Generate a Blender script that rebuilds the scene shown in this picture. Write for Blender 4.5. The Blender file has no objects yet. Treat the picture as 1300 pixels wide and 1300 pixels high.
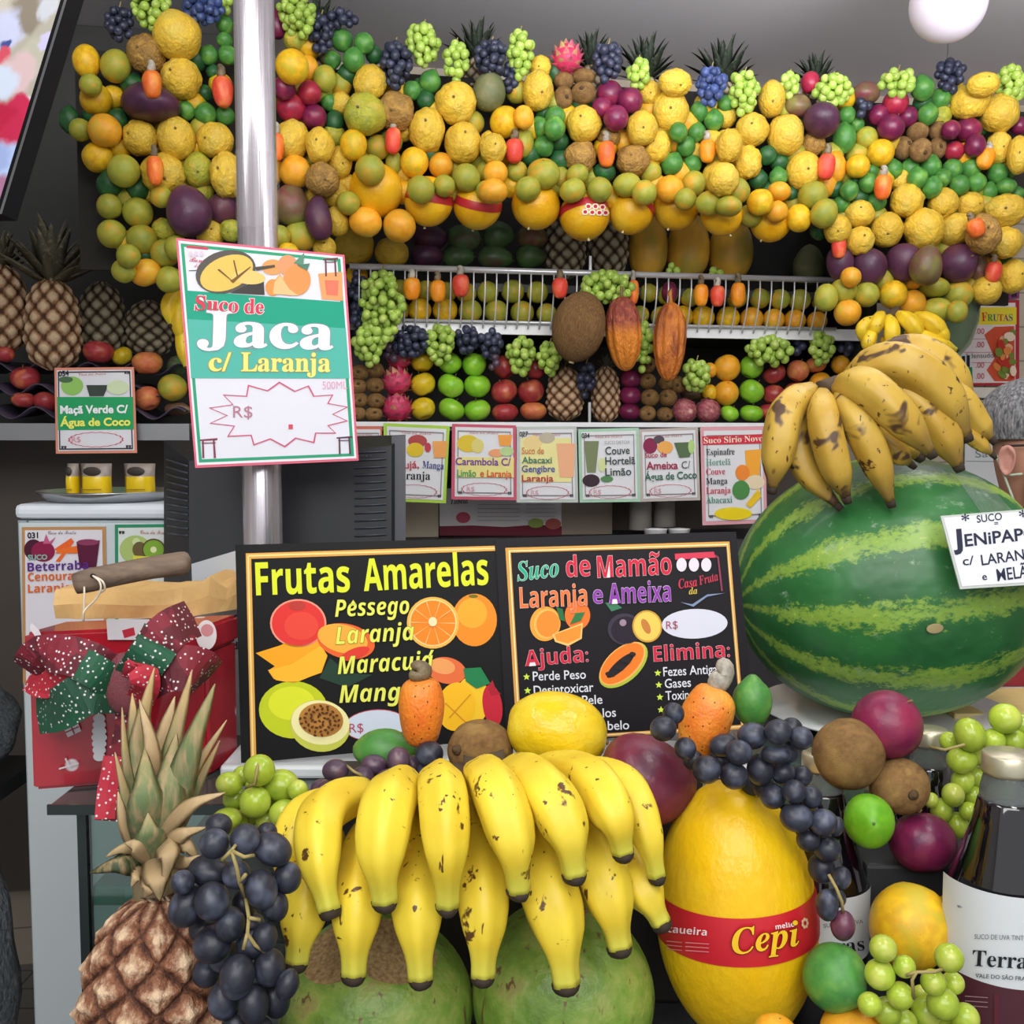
import bpy, bmesh, math, random
from mathutils import Vector, Matrix, Euler, noise
random.seed(7)
R = math.radians
SC = bpy.context.scene
COL = SC.collection
# ------------------------------------------------------------------ camera, world, lights, exposure
FPX = 1300.0
PITCH = R(4.0)
CAM = Vector((0, 0, 1.55))
cam_data = bpy.data.cameras.new('camera'); cam_data.sensor_width = 36; cam_data.lens = 36 * FPX / 1300
cam_data.clip_start = 0.05
cam_ob = bpy.data.objects.new('camera', cam_data); COL.objects.link(cam_ob)
cam_ob.location = CAM; cam_ob.rotation_euler = (R(90) - PITCH, 0, 0)
SC.camera = cam_ob
SC.view_settings.view_transform = 'Standard'
SC.view_settings.look = 'None'
SC.view_settings.gamma = 1
SC.view_settings.use_curve_mapping = False
SC.view_settings.exposure = -0.3
W = bpy.data.worlds.new('hall_light'); SC.world = W; W.use_nodes = True
W.node_tree.nodes['Background'].inputs[0].default_value = (0.93, 0.96, 1.0, 1)
W.node_tree.nodes['Background'].inputs[1].default_value = 0.88
def area(name, loc, target, sx, sy, power, col=(1, 1, 1)):
    l = bpy.data.lights.new(name, 'AREA'); l.shape = 'RECTANGLE'; l.size = sx; l.size_y = sy
    l.energy = power; l.color = col
    o = bpy.data.objects.new(name, l); COL.objects.link(o); o.location = loc
    o.rotation_euler = (Vector(target) - Vector(loc)).to_track_quat('-Z', 'Y').to_euler()
    return o
area('ceiling_area_light', (-0.55, 0.55, 2.58), (-0.45, 1.3, 1.2), 0.25, 1.1, 12, (1, 0.98, 0.95))
area('ceiling_area_light', (0.65, 0.75, 2.58), (0.7, 1.6, 1.2), 0.25, 1.1, 13, (1, 0.98, 0.95))
area('ceiling_area_light', (0.1, -0.4, 2.58), (0.1, 1.6, 1.2), 1.4, 0.3, 14, (1, 0.99, 0.97))
area('ceiling_area_light', (0.1, 1.5, 2.62), (0.15, 2.3, 1.7), 2.2, 0.15, 10, (1, 0.99, 0.97))  # added lamp out of frame, brightens the front of the fruit wall
area('added_ceiling_uplight', (0.75, 1.3, 2.2), (0.8, 1.85, 2.66), 1.5, 0.1, 14, (0.98, 0.96, 1)).data.spread = R(95)  # added lamp out of frame, only there to brighten the ceiling
area('added_front_fill', (0.0, -1.1, 2.35), (0.1, 2.4, 1.6), 2.4, 0.6, 34, (1, 0.99, 0.98))  # added fill behind the camera, carries light into the shelves

# ------------------------------------------------------------------ projection helpers
FW = Vector((0, math.cos(PITCH), -math.sin(PITCH))); UP = Vector((0, math.sin(PITCH), math.cos(PITCH))); RT = Vector((1, 0, 0))
def ray(px, py): return FW + RT * ((px - 650) / FPX) + UP * ((650 - py) / FPX)
def C(px, py, d): return CAM + ray(px, py) * d
BA = R(10)
P0 = C(450, 540, 2.6)
BT = Vector((math.cos(BA), math.sin(BA), 0)); BN = Vector((math.sin(BA), -math.cos(BA), 0))
def dW(px, py, off):
    r = ray(px, py); return (P0 + BN * off - CAM).dot(BN) / r.dot(BN)
def Wp(px, py, off): return CAM + ray(px, py) * dW(px, py, off)
def ZW(py, off, px=650): return Wp(px, py, off).z
def UW(px, off, py=540): return (Wp(px, py, off) - P0).dot(BT)
def zplane(px, py, z):
    r = ray(px, py); return CAM + r * ((z - CAM.z) / r.z)

# ------------------------------------------------------------------ object helpers
def link(o, parent=None):
    COL.objects.link(o)
    if parent is not None: o.parent = parent
    return o
def tag(o, label=None, cat=None, group=None, kind=None):
    if label: o['label'] = label
    if cat: o['category'] = cat
    if group: o['group'] = group
    if kind: o['kind'] = kind
    return o
def empty(name, loc=(0, 0, 0), rot=(0, 0, 0)):
    o = bpy.data.objects.new(name, None); o.empty_display_size = 0.02
    COL.objects.link(o); o.location = loc; o.rotation_euler = rot
    return o
def meshobj(name, me, parent=None):
    return link(bpy.data.objects.new(name, me), parent)
def from_bm(name, bm, mats, parent=None, smooth=True):
    me = bpy.data.meshes.new(name); bm.to_mesh(me); bm.free()
    for m in (mats if isinstance(mats, (list, tuple)) else [mats]): me.materials.append(m)
    if smooth:
        for p in me.polygons: p.use_smooth = True
    return meshobj(name, me, parent)
def bm_mesh(name, bm, mats, smooth=True):
    me = bpy.data.meshes.new(name); bm.to_mesh(me); bm.free()
    for m in (mats if isinstance(mats, (list, tuple)) else [mats]): me.materials.append(m)
    if smooth:
        for p in me.polygons: p.use_smooth = True
    return me
def bm_box(bm, lo, hi, mat=0, M=None, bevel=0):
    vs = [Vector((x, y, z)) for x in (lo[0], hi[0]) for y in (lo[1], hi[1]) for z in (lo[2], hi[2])]
    b2 = bmesh.new()
    v = [b2.verts.new(p) for p in vs]
    for f in ((0, 1, 3, 2), (4, 6, 7, 5), (0, 4, 5, 1), (2, 3, 7, 6), (0, 2, 6, 4), (1, 5, 7, 3)):
        b2.faces.new([v[i] for i in f])
    if bevel: bmesh.ops.bevel(b2, geom=b2.edges[:], offset=bevel, segments=2, affect='EDGES', profile=.5)
    if M is not None: b2.transform(M)
    for f in b2.faces: f.material_index = mat
    tmp = bpy.data.meshes.new('tmp'); b2.to_mesh(tmp); b2.free(); bm.from_mesh(tmp); bpy.data.meshes.remove(tmp)
def box(name, lo, hi, m, parent=None, M=None, bevel=0):
    bm = bmesh.new(); bm_box(bm, lo, hi, 0, M, bevel)
    return from_bm(name, bm, m, parent, smooth=False)
MB = Matrix.Translation(P0) @ Matrix.Rotation(BA, 4, 'Z')      # bay frame: x along the shelves, -y toward the viewer, z up (0 = lower shelf edge)
def bbox(name, u0, u1, o0, o1, z0, z1, m, parent=None, bevel=0):
    """box in the bay frame; o = offset toward the viewer; z world"""
    return box(name, (u0, -o1, z0 - P0.z), (u1, -o0, z1 - P0.z), m, parent, MB, bevel)
def catmull(pts, n):
    pts = [Vector(p) for p in pts]
    P = [pts[0] * 2 - pts[1]] + pts + [pts[-1] * 2 - pts[-2]]
    out = []
    for i in range(n):
        t = i / (n - 1) * (len(pts) - 1); k = min(int(t), len(pts) - 2); f = t - k
        a, b, c, d = P[k], P[k + 1], P[k + 2], P[k + 3]
        out.append(0.5 * ((2 * b) + (c - a) * f + (2 * a - 5 * b + 4 * c - d) * f * f + (3 * b - a - 3 * c + d) * f ** 3))
    return out
def bm_tube(bm, pts, rad, seg=8, mat=0, shape=None, uv=False, caps=True):
    """tube along pts; rad a number or list; shape(angle)->radius factor"""
    n = len(pts); pts = [Vector(p) for p in pts]
    if not isinstance(rad, (list, tuple)): rad = [rad] * n
    tang = [(pts[min(i + 1, n - 1)] - pts[max(i - 1, 0)]).normalized() for i in range(n)]
    ref = Vector((0, -1, 0))
    if abs(tang[0].dot(ref)) > .95: ref = Vector((0, 0, 1))
    nrm = (ref - tang[0] * ref.dot(tang[0])).normalized()
    rings = []
    uvl = bm.loops.layers.uv.verify() if uv else None
    for i in range(n):
        nrm = (nrm - tang[i] * nrm.dot(tang[i])).normalized(); bi = tang[i].cross(nrm)
        ring = []
        for k in range(seg):
            a = 2 * math.pi * k / seg; s = shape(a) if shape else 1
            ring.append(bm.verts.new(pts[i] + (nrm * math.cos(a) + bi * math.sin(a)) * rad[i] * s))
        rings.append(ring)
    for i in range(n - 1):
        for k in range(seg):
            f = bm.faces.new((rings[i][k], rings[i][(k + 1) % seg], rings[i + 1][(k + 1) % seg], rings[i + 1][k]))
            f.material_index = mat
            if uv:
                for lp, (uu, vv) in zip(f.loops, ((k, i), (k + 1, i), (k + 1, i + 1), (k, i + 1))): lp[uvl].uv = (uu / seg, vv / (n - 1))
    if caps:
        for r, fl in ((rings[0], True), (rings[-1], False)):
            f = bm.faces.new(r[::-1] if fl else r); f.material_index = mat
            if uv:
                for lp in f.loops: lp[uvl].uv = (0.5, 0 if fl else 1)
    return rings
def tube(name, pts, rad, m, parent=None, seg=8, **k):
    bm = bmesh.new(); bm_tube(bm, pts, rad, seg, **k)
    bmesh.ops.recalc_face_normals(bm, faces=bm.faces[:])
    return from_bm(name, bm, m, parent)
def bm_lathe(bm, prof, seg=32, mat=0, disp=None):
    """profile [(r,z)]; closed at ends when r==0"""
    rings = []
    for r, z in prof:
        if r < 1e-6: rings.append([bm.verts.new((0, 0, z))]); continue
        rings.append([bm.verts.new((r * math.cos(2 * math.pi * k / seg), r * math.sin(2 * math.pi * k / seg), z)) for k in range(seg)])
    for a, b in zip(rings, rings[1:]):
        for k in range(seg):
            k2 = (k + 1) % seg
            if len(a) == 1 and len(b) == 1: continue
            if len(a) == 1: f = bm.faces.new((a[0], b[k2], b[k]))
            elif len(b) == 1: f = bm.faces.new((a[k], a[k2], b[0]))
            else: f = bm.faces.new((a[k], a[k2], b[k2], b[k]))
            f.material_index = mat
    if disp:
        for v in bm.verts: v.co = disp(v.co)
    bmesh.ops.recalc_face_normals(bm, faces=bm.faces[:])
def sph_prof(n=16, f=None):
    out = []
    for i in range(n + 1):
        t = math.pi * i / n; r, z = math.sin(t), -math.cos(t)
        if f: r, z = f(r, z)
        out.append((0 if i in (0, n) else r, z))
    return out
def nz(p, s, seed=0): return noise.noise(Vector(p) * s + Vector((seed * 3.7, seed * 1.3, -seed * 2.1)))

# ------------------------------------------------------------------ materials
def S(h):
    h = h.lstrip('#'); c = [int(h[i:i + 2], 16) / 255 for i in (0, 2, 4)]
    return tuple((x / 12.92 if x <= .04045 else ((x + .055) / 1.055) ** 2.4) for x in c) + (1,)
MATS = {}
class NT:
    def __init__(s, name):
        s.m = bpy.data.materials.new(name); s.m.use_nodes = True; s.t = s.m.node_tree; s.n = s.t.nodes; s.b = s.n['Principled BSDF']
    def add(s, typ, **k):
        x = s.n.new(typ)
        for a, v in k.items(): setattr(x, a, v)
        return x
    def l(s, a, b): s.t.links.new(a, b)
    def coord(s, which='Object'):
        return s.add('ShaderNodeTexCoord').outputs[which]
    def noise(s, vec, scale, detail=3, rough=.55, dist=0):
        x = s.add('ShaderNodeTexNoise'); x.inputs['Scale'].default_value = scale; x.inputs['Detail'].default_value = detail
        x.inputs['Roughness'].default_value = rough; x.inputs['Distortion'].default_value = dist
        if vec is not None: s.l(vec, x.inputs['Vector'])
        return x.outputs['Fac']
    def ramp(s, fac, stops, interp='LINEAR'):
        x = s.add('ShaderNodeValToRGB'); x.color_ramp.interpolation = interp
        e = x.color_ramp.elements
        while len(e) < len(stops): e.new(.5)
        for q, (p, c) in zip(e, stops): q.position = p; q.color = S(c) if isinstance(c, str) else c
        s.l(fac, x.inputs[0]); return x.outputs[0]
    def val(s, fac, lo, hi):
        return s.ramp(fac, [(lo, (0, 0, 0, 1)), (hi, (1, 1, 1, 1))])
    def mix(s, fac, a, b, typ='MIX'):
        x = s.add('ShaderNodeMix', data_type='RGBA', blend_type=typ)
        for sock, v in ((x.inputs[0], fac), (x.inputs[6], a), (x.inputs[7], b)):
            if isinstance(v, str): v = S(v)
            if hasattr(v, 'is_output') or isinstance(v, bpy.types.NodeSocket): s.l(v, sock)
            else: sock.default_value = v
        return x.outputs[2]
    def mapping(s, vec, scale=(1, 1, 1), rot=(0, 0, 0), loc=(0, 0, 0)):
        x = s.add('ShaderNodeMapping'); x.inputs['Scale'].default_value = scale; x.inputs['Rotation'].default_value = rot; x.inputs['Location'].default_value = loc
        s.l(vec, x.inputs['Vector']); return x.outputs[0]
    def bump(s, h, strength=.3, dist=.01):
        x = s.add('ShaderNodeBump'); x.inputs['Strength'].default_value = strength; x.inputs['Distance'].default_value = dist
        s.l(h, x.inputs['Height']); s.l(x.outputs[0], s.b.inputs['Normal'])
    def col(s, c):
        if isinstance(c, str): s.b.inputs['Base Color'].default_value = S(c)
        else: s.l(c, s.b.inputs['Base Color'])
    def set(s, **k):
        nm = dict(rough='Roughness', metal='Metallic', spec='Specular IOR Level', coat='Coat Weight', trans='Transmission Weight', ior='IOR', alpha='Alpha', sss='Subsurface Weight', sheen='Sheen Weight', ems='Emission Strength')
        for a, v in k.items(): s.b.inputs[nm[a]].default_value = v
        return s
def plain(name, c, rough=.5, **k):
    if name in MATS: return MATS[name]
    x = NT(name); x.col(c); x.set(rough=rough, **k); MATS[name] = x.m; return x.m
def flat(c):
    return plain('print_' + c.lstrip('#').lower(), c, .5, spec=.2)
def skin(name, c1, c2, sc=2.5, rough=.42, bump=(14, .12), c3=None, speck=None, rnd=.12, spec=.4, poles=None, c2lo=.38, c2hi=.66, coat=0):
    """fruit skin: two-colour mottling, slow patches of c3, small spots, each fruit a little different"""
    x = NT(name); co = x.coord()
    oi = x.add('ShaderNodeObjectInfo').outputs['Random']
    off = x.add('ShaderNodeVectorMath', operation='ADD'); x.l(co, off.inputs[0])
    mul = x.add('ShaderNodeMath', operation='MULTIPLY'); x.l(oi, mul.inputs[0]); mul.inputs[1].default_value = 37.0
    cmb = x.add('ShaderNodeCombineXYZ')
    for i in range(3): x.l(mul.outputs[0], cmb.inputs[i])
    x.l(cmb.outputs[0], off.inputs[1]); v = off.outputs[0]
    c = x.mix(x.val(x.noise(v, sc, 4), c2lo, c2hi), c1, c2)
    if c3: c = x.mix(x.val(x.noise(v, sc * .5, 2), .52, .68), c, c3)
    if poles:
        sep = x.add('ShaderNodeSeparateXYZ'); x.l(co, sep.inputs[0])
        c = x.mix(x.val(sep.outputs[2], poles[1], poles[2]), c, poles[0])
    if speck:
        vo = x.add('ShaderNodeTexVoronoi'); vo.inputs['Scale'].default_value = speck[1]; x.l(v, vo.inputs['Vector'])
        c = x.mix(x.ramp(vo.outputs['Distance'], [(speck[2] * .6, (1, 1, 1, 1)), (speck[2], (0, 0, 0, 1))]), c, speck[0])
    hs = x.add('ShaderNodeHueSaturation'); x.l(c, hs.inputs['Color'])
    mr = x.add('ShaderNodeMapRange'); x.l(oi, mr.inputs[0]); mr.inputs[3].default_value = 1 - rnd; mr.inputs[4].default_value = 1 + rnd
    x.l(mr.outputs[0], hs.inputs['Value'])
    x.col(hs.outputs[0])
    x.set(rough=rough, spec=spec, coat=coat)
    if bump: x.bump(x.noise(v, bump[0], 3), bump[1], .02)
    MATS[name] = x.m; return x.m
# ------------------------------------------------------------------ fruit skins
M_pf = skin('passion_fruit_skin', '#e0bb3c', '#cfa636', 2.0, .5, (5, .35), c3='#d4b84a', speck=('#8a5a22', 6, .09))
M_pg = skin('green_passion_skin', '#b9b63a', '#8f9a3a', 2.0, .5, (5, .3), c3='#c9b040', speck=('#6d5a22', 6, .09))
M_pb = skin('brown_passion_skin', '#b98f45', '#8f6a38', 2.2, .6, (6, .5), c3='#a07c40')
M_or = skin('orange_skin', '#eaa82c', '#df9422', 2.5, .4, (40, .12), c3='#d9ae38', speck=('#8a5a12', 5, .06))
M_oy = skin('yellow_orange_skin', '#e9bd22', '#d59a1a', 2.5, .4, (40, .12), c3='#c7b02c', speck=('#7a6412', 5, .06))
M_og = skin('green_orange_skin', '#a8a238', '#8a9636', 1.8, .45, (40, .12), c3='#c79a2c', speck=('#5a5a1c', 7, .08))
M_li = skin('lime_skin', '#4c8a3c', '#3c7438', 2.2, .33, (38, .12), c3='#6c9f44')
M_ld = skin('dark_lime_skin', '#2b5e33', '#224b2c', 2.2, .35, (38, .12), c3='#356f38')  # darker copy of the lime skin, shade of the back fruit in its colour
M_pl = skin('plum_skin', '#7a2148', '#5a1c40', 1.8, .3, (6, .05), c3='#8f2d4a')
M_rp = skin('red_plum_skin', '#a8263f', '#7f1f3c', 1.8, .3, (6, .05), c3='#b53a3f')
M_mp = skin('purple_mango_skin', '#573049', '#43283e', 1.5, .38, (8, .06), c3='#5f3340', speck=('#8a6a70', 12, .05))
M_mr = skin('blush_mango_skin', '#6a5a3c', '#7a3a44', 1.2, .38, (8, .06), c3='#7c7a40', speck=('#b0a070', 12, .05))
M_mg = skin('green_mango_skin', '#4d6e40', '#3f5a38', 1.4, .38, (8, .06), c3='#5a4a3c', speck=('#7a8a5a', 12, .05))
M_av = skin('avocado_skin', '#6b7049', '#56603f', 2, .5, (18, .2), c3='#7c7a55')
M_ki = skin('kiwi_skin', '#8a6a42', '#6e5232', 4, .85, (30, .35), c3='#977848', spec=.15)
M_dr = skin('dragon_fruit_skin', '#d03a63', '#b82c55', 2, .45, (8, .12), c3='#c24a60')
M_ds = skin('dragon_fruit_scale', '#d8607a', '#b9506a', 2, .5, None, c3='#b9a060')
M_me = skin('melon_skin', '#ecb41a', '#e0a012', 1.6, .34, (9, .12), c3='#e8bd30')
M_ap = skin('green_apple_skin', '#8fc933', '#76b62b', 1.5, .28, None, c3='#a4d248', speck=('#c5e07a', 14, .06))
M_ar = skin('red_apple_skin', '#a83a3c', '#8c2a35', 1.7, .3, None, c3='#c26a48', speck=('#d09a80', 14, .06))
M_pe = skin('peach_skin', '#cf7a4a', '#b5543c', 1.6, .5, None, c3='#d99a4a')
M_ya = skin('yellow_apple_skin', '#d4b81f', '#c0a01c', 1.5, .3, None, c3='#dcc53a')
M_pa = skin('papaya_skin', '#e3b040', '#d19c38', 1.2, .42, (6, .06), c3='#b5a044', speck=('#8a6a24', 8, .07))
M_ca = skin('custard_apple_skin', '#b5606a', '#9a4a55', 3, .5, (8, .2), c3='#c98a80')
M_co = NT('coconut_husk')
_v = M_co.mapping(M_co.coord(), (7, 7, .8)); _n = M_co.noise(_v, 4, 5, .7)
M_co.col(M_co.ramp(_n, [(.25, '#5a4028'), (.5, '#876540'), (.75, '#b8925c')])); M_co.set(rough=.8, spec=.2); M_co.bump(_n, .7, .02); M_co = M_co.m
M_cj = skin('cashew_apple_skin', '#ee7a2c', '#e2562c', 1.2, .38, (7, .15), c3='#f09a3c', speck=('#7a2c14', 5, .1))
M_cjr = skin('red_cashew_apple_skin', '#e2503a', '#d23a34', 1.2, .38, (7, .15), c3='#ee7a4a', speck=('#7a1c14', 6, .09))
M_cjo = skin('orange_cashew_apple_skin', '#ee961f', '#e57f18', 1.2, .38, (7, .15), c3='#f2aa35', speck=('#9a4a14', 6, .09))
M_nut = skin('cashew_nut_shell', '#a9a294', '#8a8478', 3, .5, (10, .2), c3='#c2bdb0')
M_nutd = skin('dark_cashew_nut_shell', '#7a6a50', '#5a4c3a', 3, .55, (10, .2), c3='#8a7c60')
M_cr = skin('red_cacao_skin', '#8a3a2c', '#a3502e', 1.6, .5, (9, .5), c3='#6f2c2a', poles=('#e0862a', -.55, -.98))
_c = NT('cacao_red'); _o = _c.coord(); _s = _c.add('ShaderNodeSeparateXYZ'); _c.l(_o, _s.inputs[0])
_k = _c.ramp(_c.noise(_o, 5, 4), [(.3, '#6f2c2a'), (.55, '#9a4632'), (.75, '#c67a48')])
_k = _c.mix(_c.ramp(_s.outputs[2], [(.0, (1, 1, 1, 1)), (.35, (0, 0, 0, 1))]), _k, '#dd8428')
_c.col(_k); _c.set(rough=.45); _c.bump(_c.noise(_o, 9, 4), .5, .02); M_cr = _c.m
M_cy = skin('orange_cacao_skin', '#c9762a', '#a85a22', 2.2, .42, (9, .4), c3='#8a4420')
M_gg = skin('green_grape_skin', '#a7c455', '#8fb344', 1.2, .22, None, c3='#bccf6e', rnd=.14, spec=.5)
M_gp = skin('pale_grape_skin', '#a9bd3c', '#93ab36', 1.2, .22, None, c3='#bcc558', rnd=.12, spec=.5)
M_gb = skin('black_grape_skin', '#30344a', '#26283a', 1.6, .4, (8, .05), c3='#4a4f66', rnd=.25, spec=.5)
M_gu = skin('blue_grape_skin', '#3d4f86', '#31406f', 1.6, .4, (8, .05), c3='#6478a6', rnd=.25, spec=.4)
M_gv = skin('violet_grape_skin', '#54404f', '#44344a', 1.6, .36, (8, .05), c3='#6b525c', rnd=.2, spec=.5)
M_gr = skin('wine_grape_skin', '#5e2f42', '#4c2a40', 1.6, .36, (8, .05), c3='#6f4550', rnd=.2, spec=.5)
M_stalk = plain('grape_stalk', '#9a8a55', .7)
M_stem = plain('fruit_stem', '#75623a', .8)
M_stg = plain('green_stem', '#3f6a2c', .6)

# ------------------------------------------------------------------ fruit prototypes (unit radius, stem along +z)
PROTO = {}
def proto(kind, bm, mats, stem=None, stem_mat=None, stem_name='stem'):
    me = bm_mesh(kind, bm, mats)
    sm = bm_mesh(kind + '_' + stem_name, stem, stem_mat) if stem is not None else None
    PROTO.setdefault(kind, []).append((me, sm, stem_name))
def round_bm(prof_f=None, bumpy=0, bs=1.6, seed=0, seg=28, n=16, dim=.0):
    bm = bmesh.new()
    bm_lathe(bm, sph_prof(n, prof_f), seg)
    for v in bm.verts:
        p = v.co.copy(); k = 1 + bumpy * nz(p, bs, seed)
        if dim:
            rr = math.hypot(p.x, p.y)
            k2 = dim * math.exp(-(rr / .28) ** 2)
            v.co = Vector((p.x * k, p.y * k, p.z * k - math.copysign(k2, p.z)))
        else: v.co = p * k
    return bm
def disk_stem(r=.065, z=.97, h=.05):
    bm = bmesh.new(); bm_lathe(bm, [(0, z - .04), (r, z - .04), (r * 1.1, z + h * .5), (r * .6, z + h), (0, z + h)], 8); return bm
def twig(z=.93, h=.25, r=.05, bend=.1):
    bm = bmesh.new(); bm_tube(bm, [(0, 0, z), (bend * .3, 0, z + h * .5), (bend, 0, z + h)], [r * 1.2, r * .8, r], 6)
    bmesh.ops.recalc_face_normals(bm, faces=bm.faces[:]); return bm
for s in range(3):
    wr = [.05, .09, .13][s]
    proto('passion_fruit', round_bm(None, wr, 1.8 + s * .5, s, dim=.05), M_pf, disk_stem(), M_stem, 'calyx')
    proto('passion_fruit_green', round_bm(None, wr, 1.8, s + 5, dim=.06), M_pg, disk_stem(), M_stem, 'calyx')
    proto('passion_fruit_brown', round_bm(None, .16, 2.4, s + 9, dim=.08), M_pb, disk_stem(), M_stem, 'calyx')
for s in range(2):
    for kd, m in (('orange', M_or), ('orange_yellow', M_oy), ('orange_green', M_og)):
        proto(kd, round_bm(None, .03, 1.4, s + 1, dim=.05), m, disk_stem(.07, .93, .04), M_stg if kd != 'orange' else M_stem, 'stem_button')
    nip = lambda r, z: (r * (1 - .08 * max(0, z) ** 4), z + (.14 * max(0, (abs(z) - .85)) / .15 * (1 if z > 0 else -.7)))
    proto('lime', round_bm(nip, .03, 1.4, s + 3), M_li, disk_stem(.06, 1.1, .04), M_stg, 'stem_button')
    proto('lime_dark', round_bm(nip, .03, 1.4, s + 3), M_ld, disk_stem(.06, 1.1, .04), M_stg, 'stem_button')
    proto('plum', round_bm(None, .03, 1.2, s, dim=.1), M_pl, twig(.88, .2, .035), M_stem)
    proto('plum_red', round_bm(None, .03, 1.2, s, dim=.1), M_rp, twig(.88, .2, .035), M_stem)
def mango_f(r, z): return (r * (1 - .14 * z), z)
def mango_bm(seed):
    bm = round_bm(mango_f, .03, 1.2, seed, dim=.04)
    for v in bm.verts: v.co.x += .12 * (1 - v.co.z ** 2) * (1 if seed % 2 else -1); 
    return bm
for s in range(2):
    for kd, m in (('mango_purple', M_mp), ('mango_blush', M_mr), ('mango_green', M_mg)): proto(kd, mango_bm(s), m, twig(.93, .1, .05), M_stem)
    proto('avocado', round_bm(lambda r, z: (r * (1 - .12 * z), z), .03, 2, s), M_av, disk_stem(.08, .98, .05), M_stem)
    kb = bmesh.new(); bm_lathe(kb, [(0, .9), (.2, .93), (.16, 1.0), (.09, 1.0), (.08, 1.07), (0, 1.07)], 10)
    proto('kiwi', round_bm(lambda r, z: (r ** .9, z * .97), .03, 1.5, s, dim=.05), M_ki, kb, plain('kiwi_end', '#4e3a22', .9), 'calyx')
    ap = lambda r, z: (r * (1.0 + .06 * z) if z > -.6 else r * (.96), z * .93)
    for kd, m in (('apple_green', M_ap), ('apple_red', M_ar), ('apple_yellow', M_ya), ('peach', M_pe)):
        proto(kd, round_bm(ap, .02, 1.2, s + 2, dim=.2), m, twig(.7, .38, .035, .08), M_stem)
    proto('papaya', round_bm(lambda r, z: (r ** .85 * (1 - .1 * z), z), .03, 1.2, s), M_pa, disk_stem(.1, .97, .05), M_stem)
    proto('melon', round_bm(lambda r, z: (r * (1 + .04 * z), z), .012, 2.2, s, 40, 24), M_me, twig(-1.09, .13, .05, .0), plain('melon_stalk', '#d9cba0', .7))
    proto('coconut', round_bm(lambda r, z: (r, z), .025, 1.4, s), M_co, disk_stem(.1, -1.0, .06), plain('coconut_tip', '#d8c09a', .8), 'tip')
# dragon fruit / custard apple with scales
def scales(nrow, ncol, size, lift, out):
    bm = bmesh.new()
    for i in range(nrow):
        t = math.pi * (i + .6) / (nrow + .2); r, z = math.sin(t), math.cos(t)
        for k in range(max(4, int(ncol * r + 2))):
            a = 2 * math.pi * (k + .5 * (i % 2)) / max(4, int(ncol * r + 2))
            N = Vector((r * math.cos(a), r * math.sin(a), z)); T = Vector((-math.sin(a), math.cos(a), 0)); Uv = T.cross(N) * -1
            if Uv.z < 0: Uv = -Uv
            b = N * .97
            p = [b - T * size * .55, b - T * size * .4 + Uv * size * .5 + N * lift * .5, b + Uv * size * 1.05 + N * out, b + T * size * .4 + Uv * size * .5 + N * lift * .5, b + T * size * .55, b + Uv * size * .4 + N * lift]
            v = [bm.verts.new(q) for q in p]
            for f in ((0, 5, 1), (1, 5, 2), (2, 5, 3), (3, 5, 4), (0, 4, 5)): bm.faces.new([v[j] for j in f])
    return bm
proto('dragon_fruit', round_bm(None, .02, 2, 1), M_dr, scales(6, 9, .42, .12, .28), M_ds, 'scales')
proto('custard_apple', round_bm(None, .02, 2, 2), M_ca, scales(7, 12, .34, .13, .1), skin('custard_apple_scale', '#c07a7c', '#a55a62', 3, .5, None, c3='#d8a898'), 'scales')
# cashew apple: fleshy bell with a kidney nut on its top
def cashew_body(seed):
    f = lambda r, z: (r * (.82 + .2 * max(-.6, min(.6, z)) ), z)
    bm = bmesh.new(); bm_lathe(bm, sph_prof(16, lambda r, z: (r ** .55 * (.92 + .1 * z), z)), 24)
    for v in bm.verts: v.co *= 1 + .05 * nz(v.co, 1.7, seed)
    return bm
def kidney():
    bm = bmesh.new()
    pts = [(-.16, 0, .9), (-.1, 0, 1.12), (.02, 0, 1.3), (.0, 0, 1.5), (-.2, 0, 1.6), (-.34, 0, 1.52)]
    pp = catmull(pts, 12)
    bm_tube(bm, pp, [.24, .32, .37, .39, .38, .37, .36, .34, .31, .26, .19, .08], 10)
    bmesh.ops.recalc_face_normals(bm, faces=bm.faces[:]); return bm
for kd, m in (('cashew_apple', M_cj), ('cashew_apple_red', M_cjr), ('cashew_apple_orange', M_cjo)):
    for s in range(2): proto(kd, cashew_body(s), m, kidney(), M_nut if s == 0 else M_nutd, 'cashew_nut')
# cacao pods: ribbed spindles
def cacao_bm(seed):
    bm = bmesh.new(); bm_lathe(bm, sph_prof(30, lambda r, z: (r ** .95 * (1.0 + .1 * z), z * (1.0 if z > 0 else 1.0))), 60)
    for v in bm.verts:
        a = math.atan2(v.co.y, v.co.x); q = 1 + .055 * math.cos(10 * a) + .06 * nz(v.co * 1, 3.0, seed)
        v.co.x *= q; v.co.y *= q
    return bm
proto('cacao_pod_red', cacao_bm(1), M_cr, twig(.93, .3, .12, .1), M_stem)
proto('cacao_pod_orange', cacao_bm(2), M_cy, twig(.93, .35, .14, -.15), plain('cacao_stalk', '#b5762c', .7))
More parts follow.
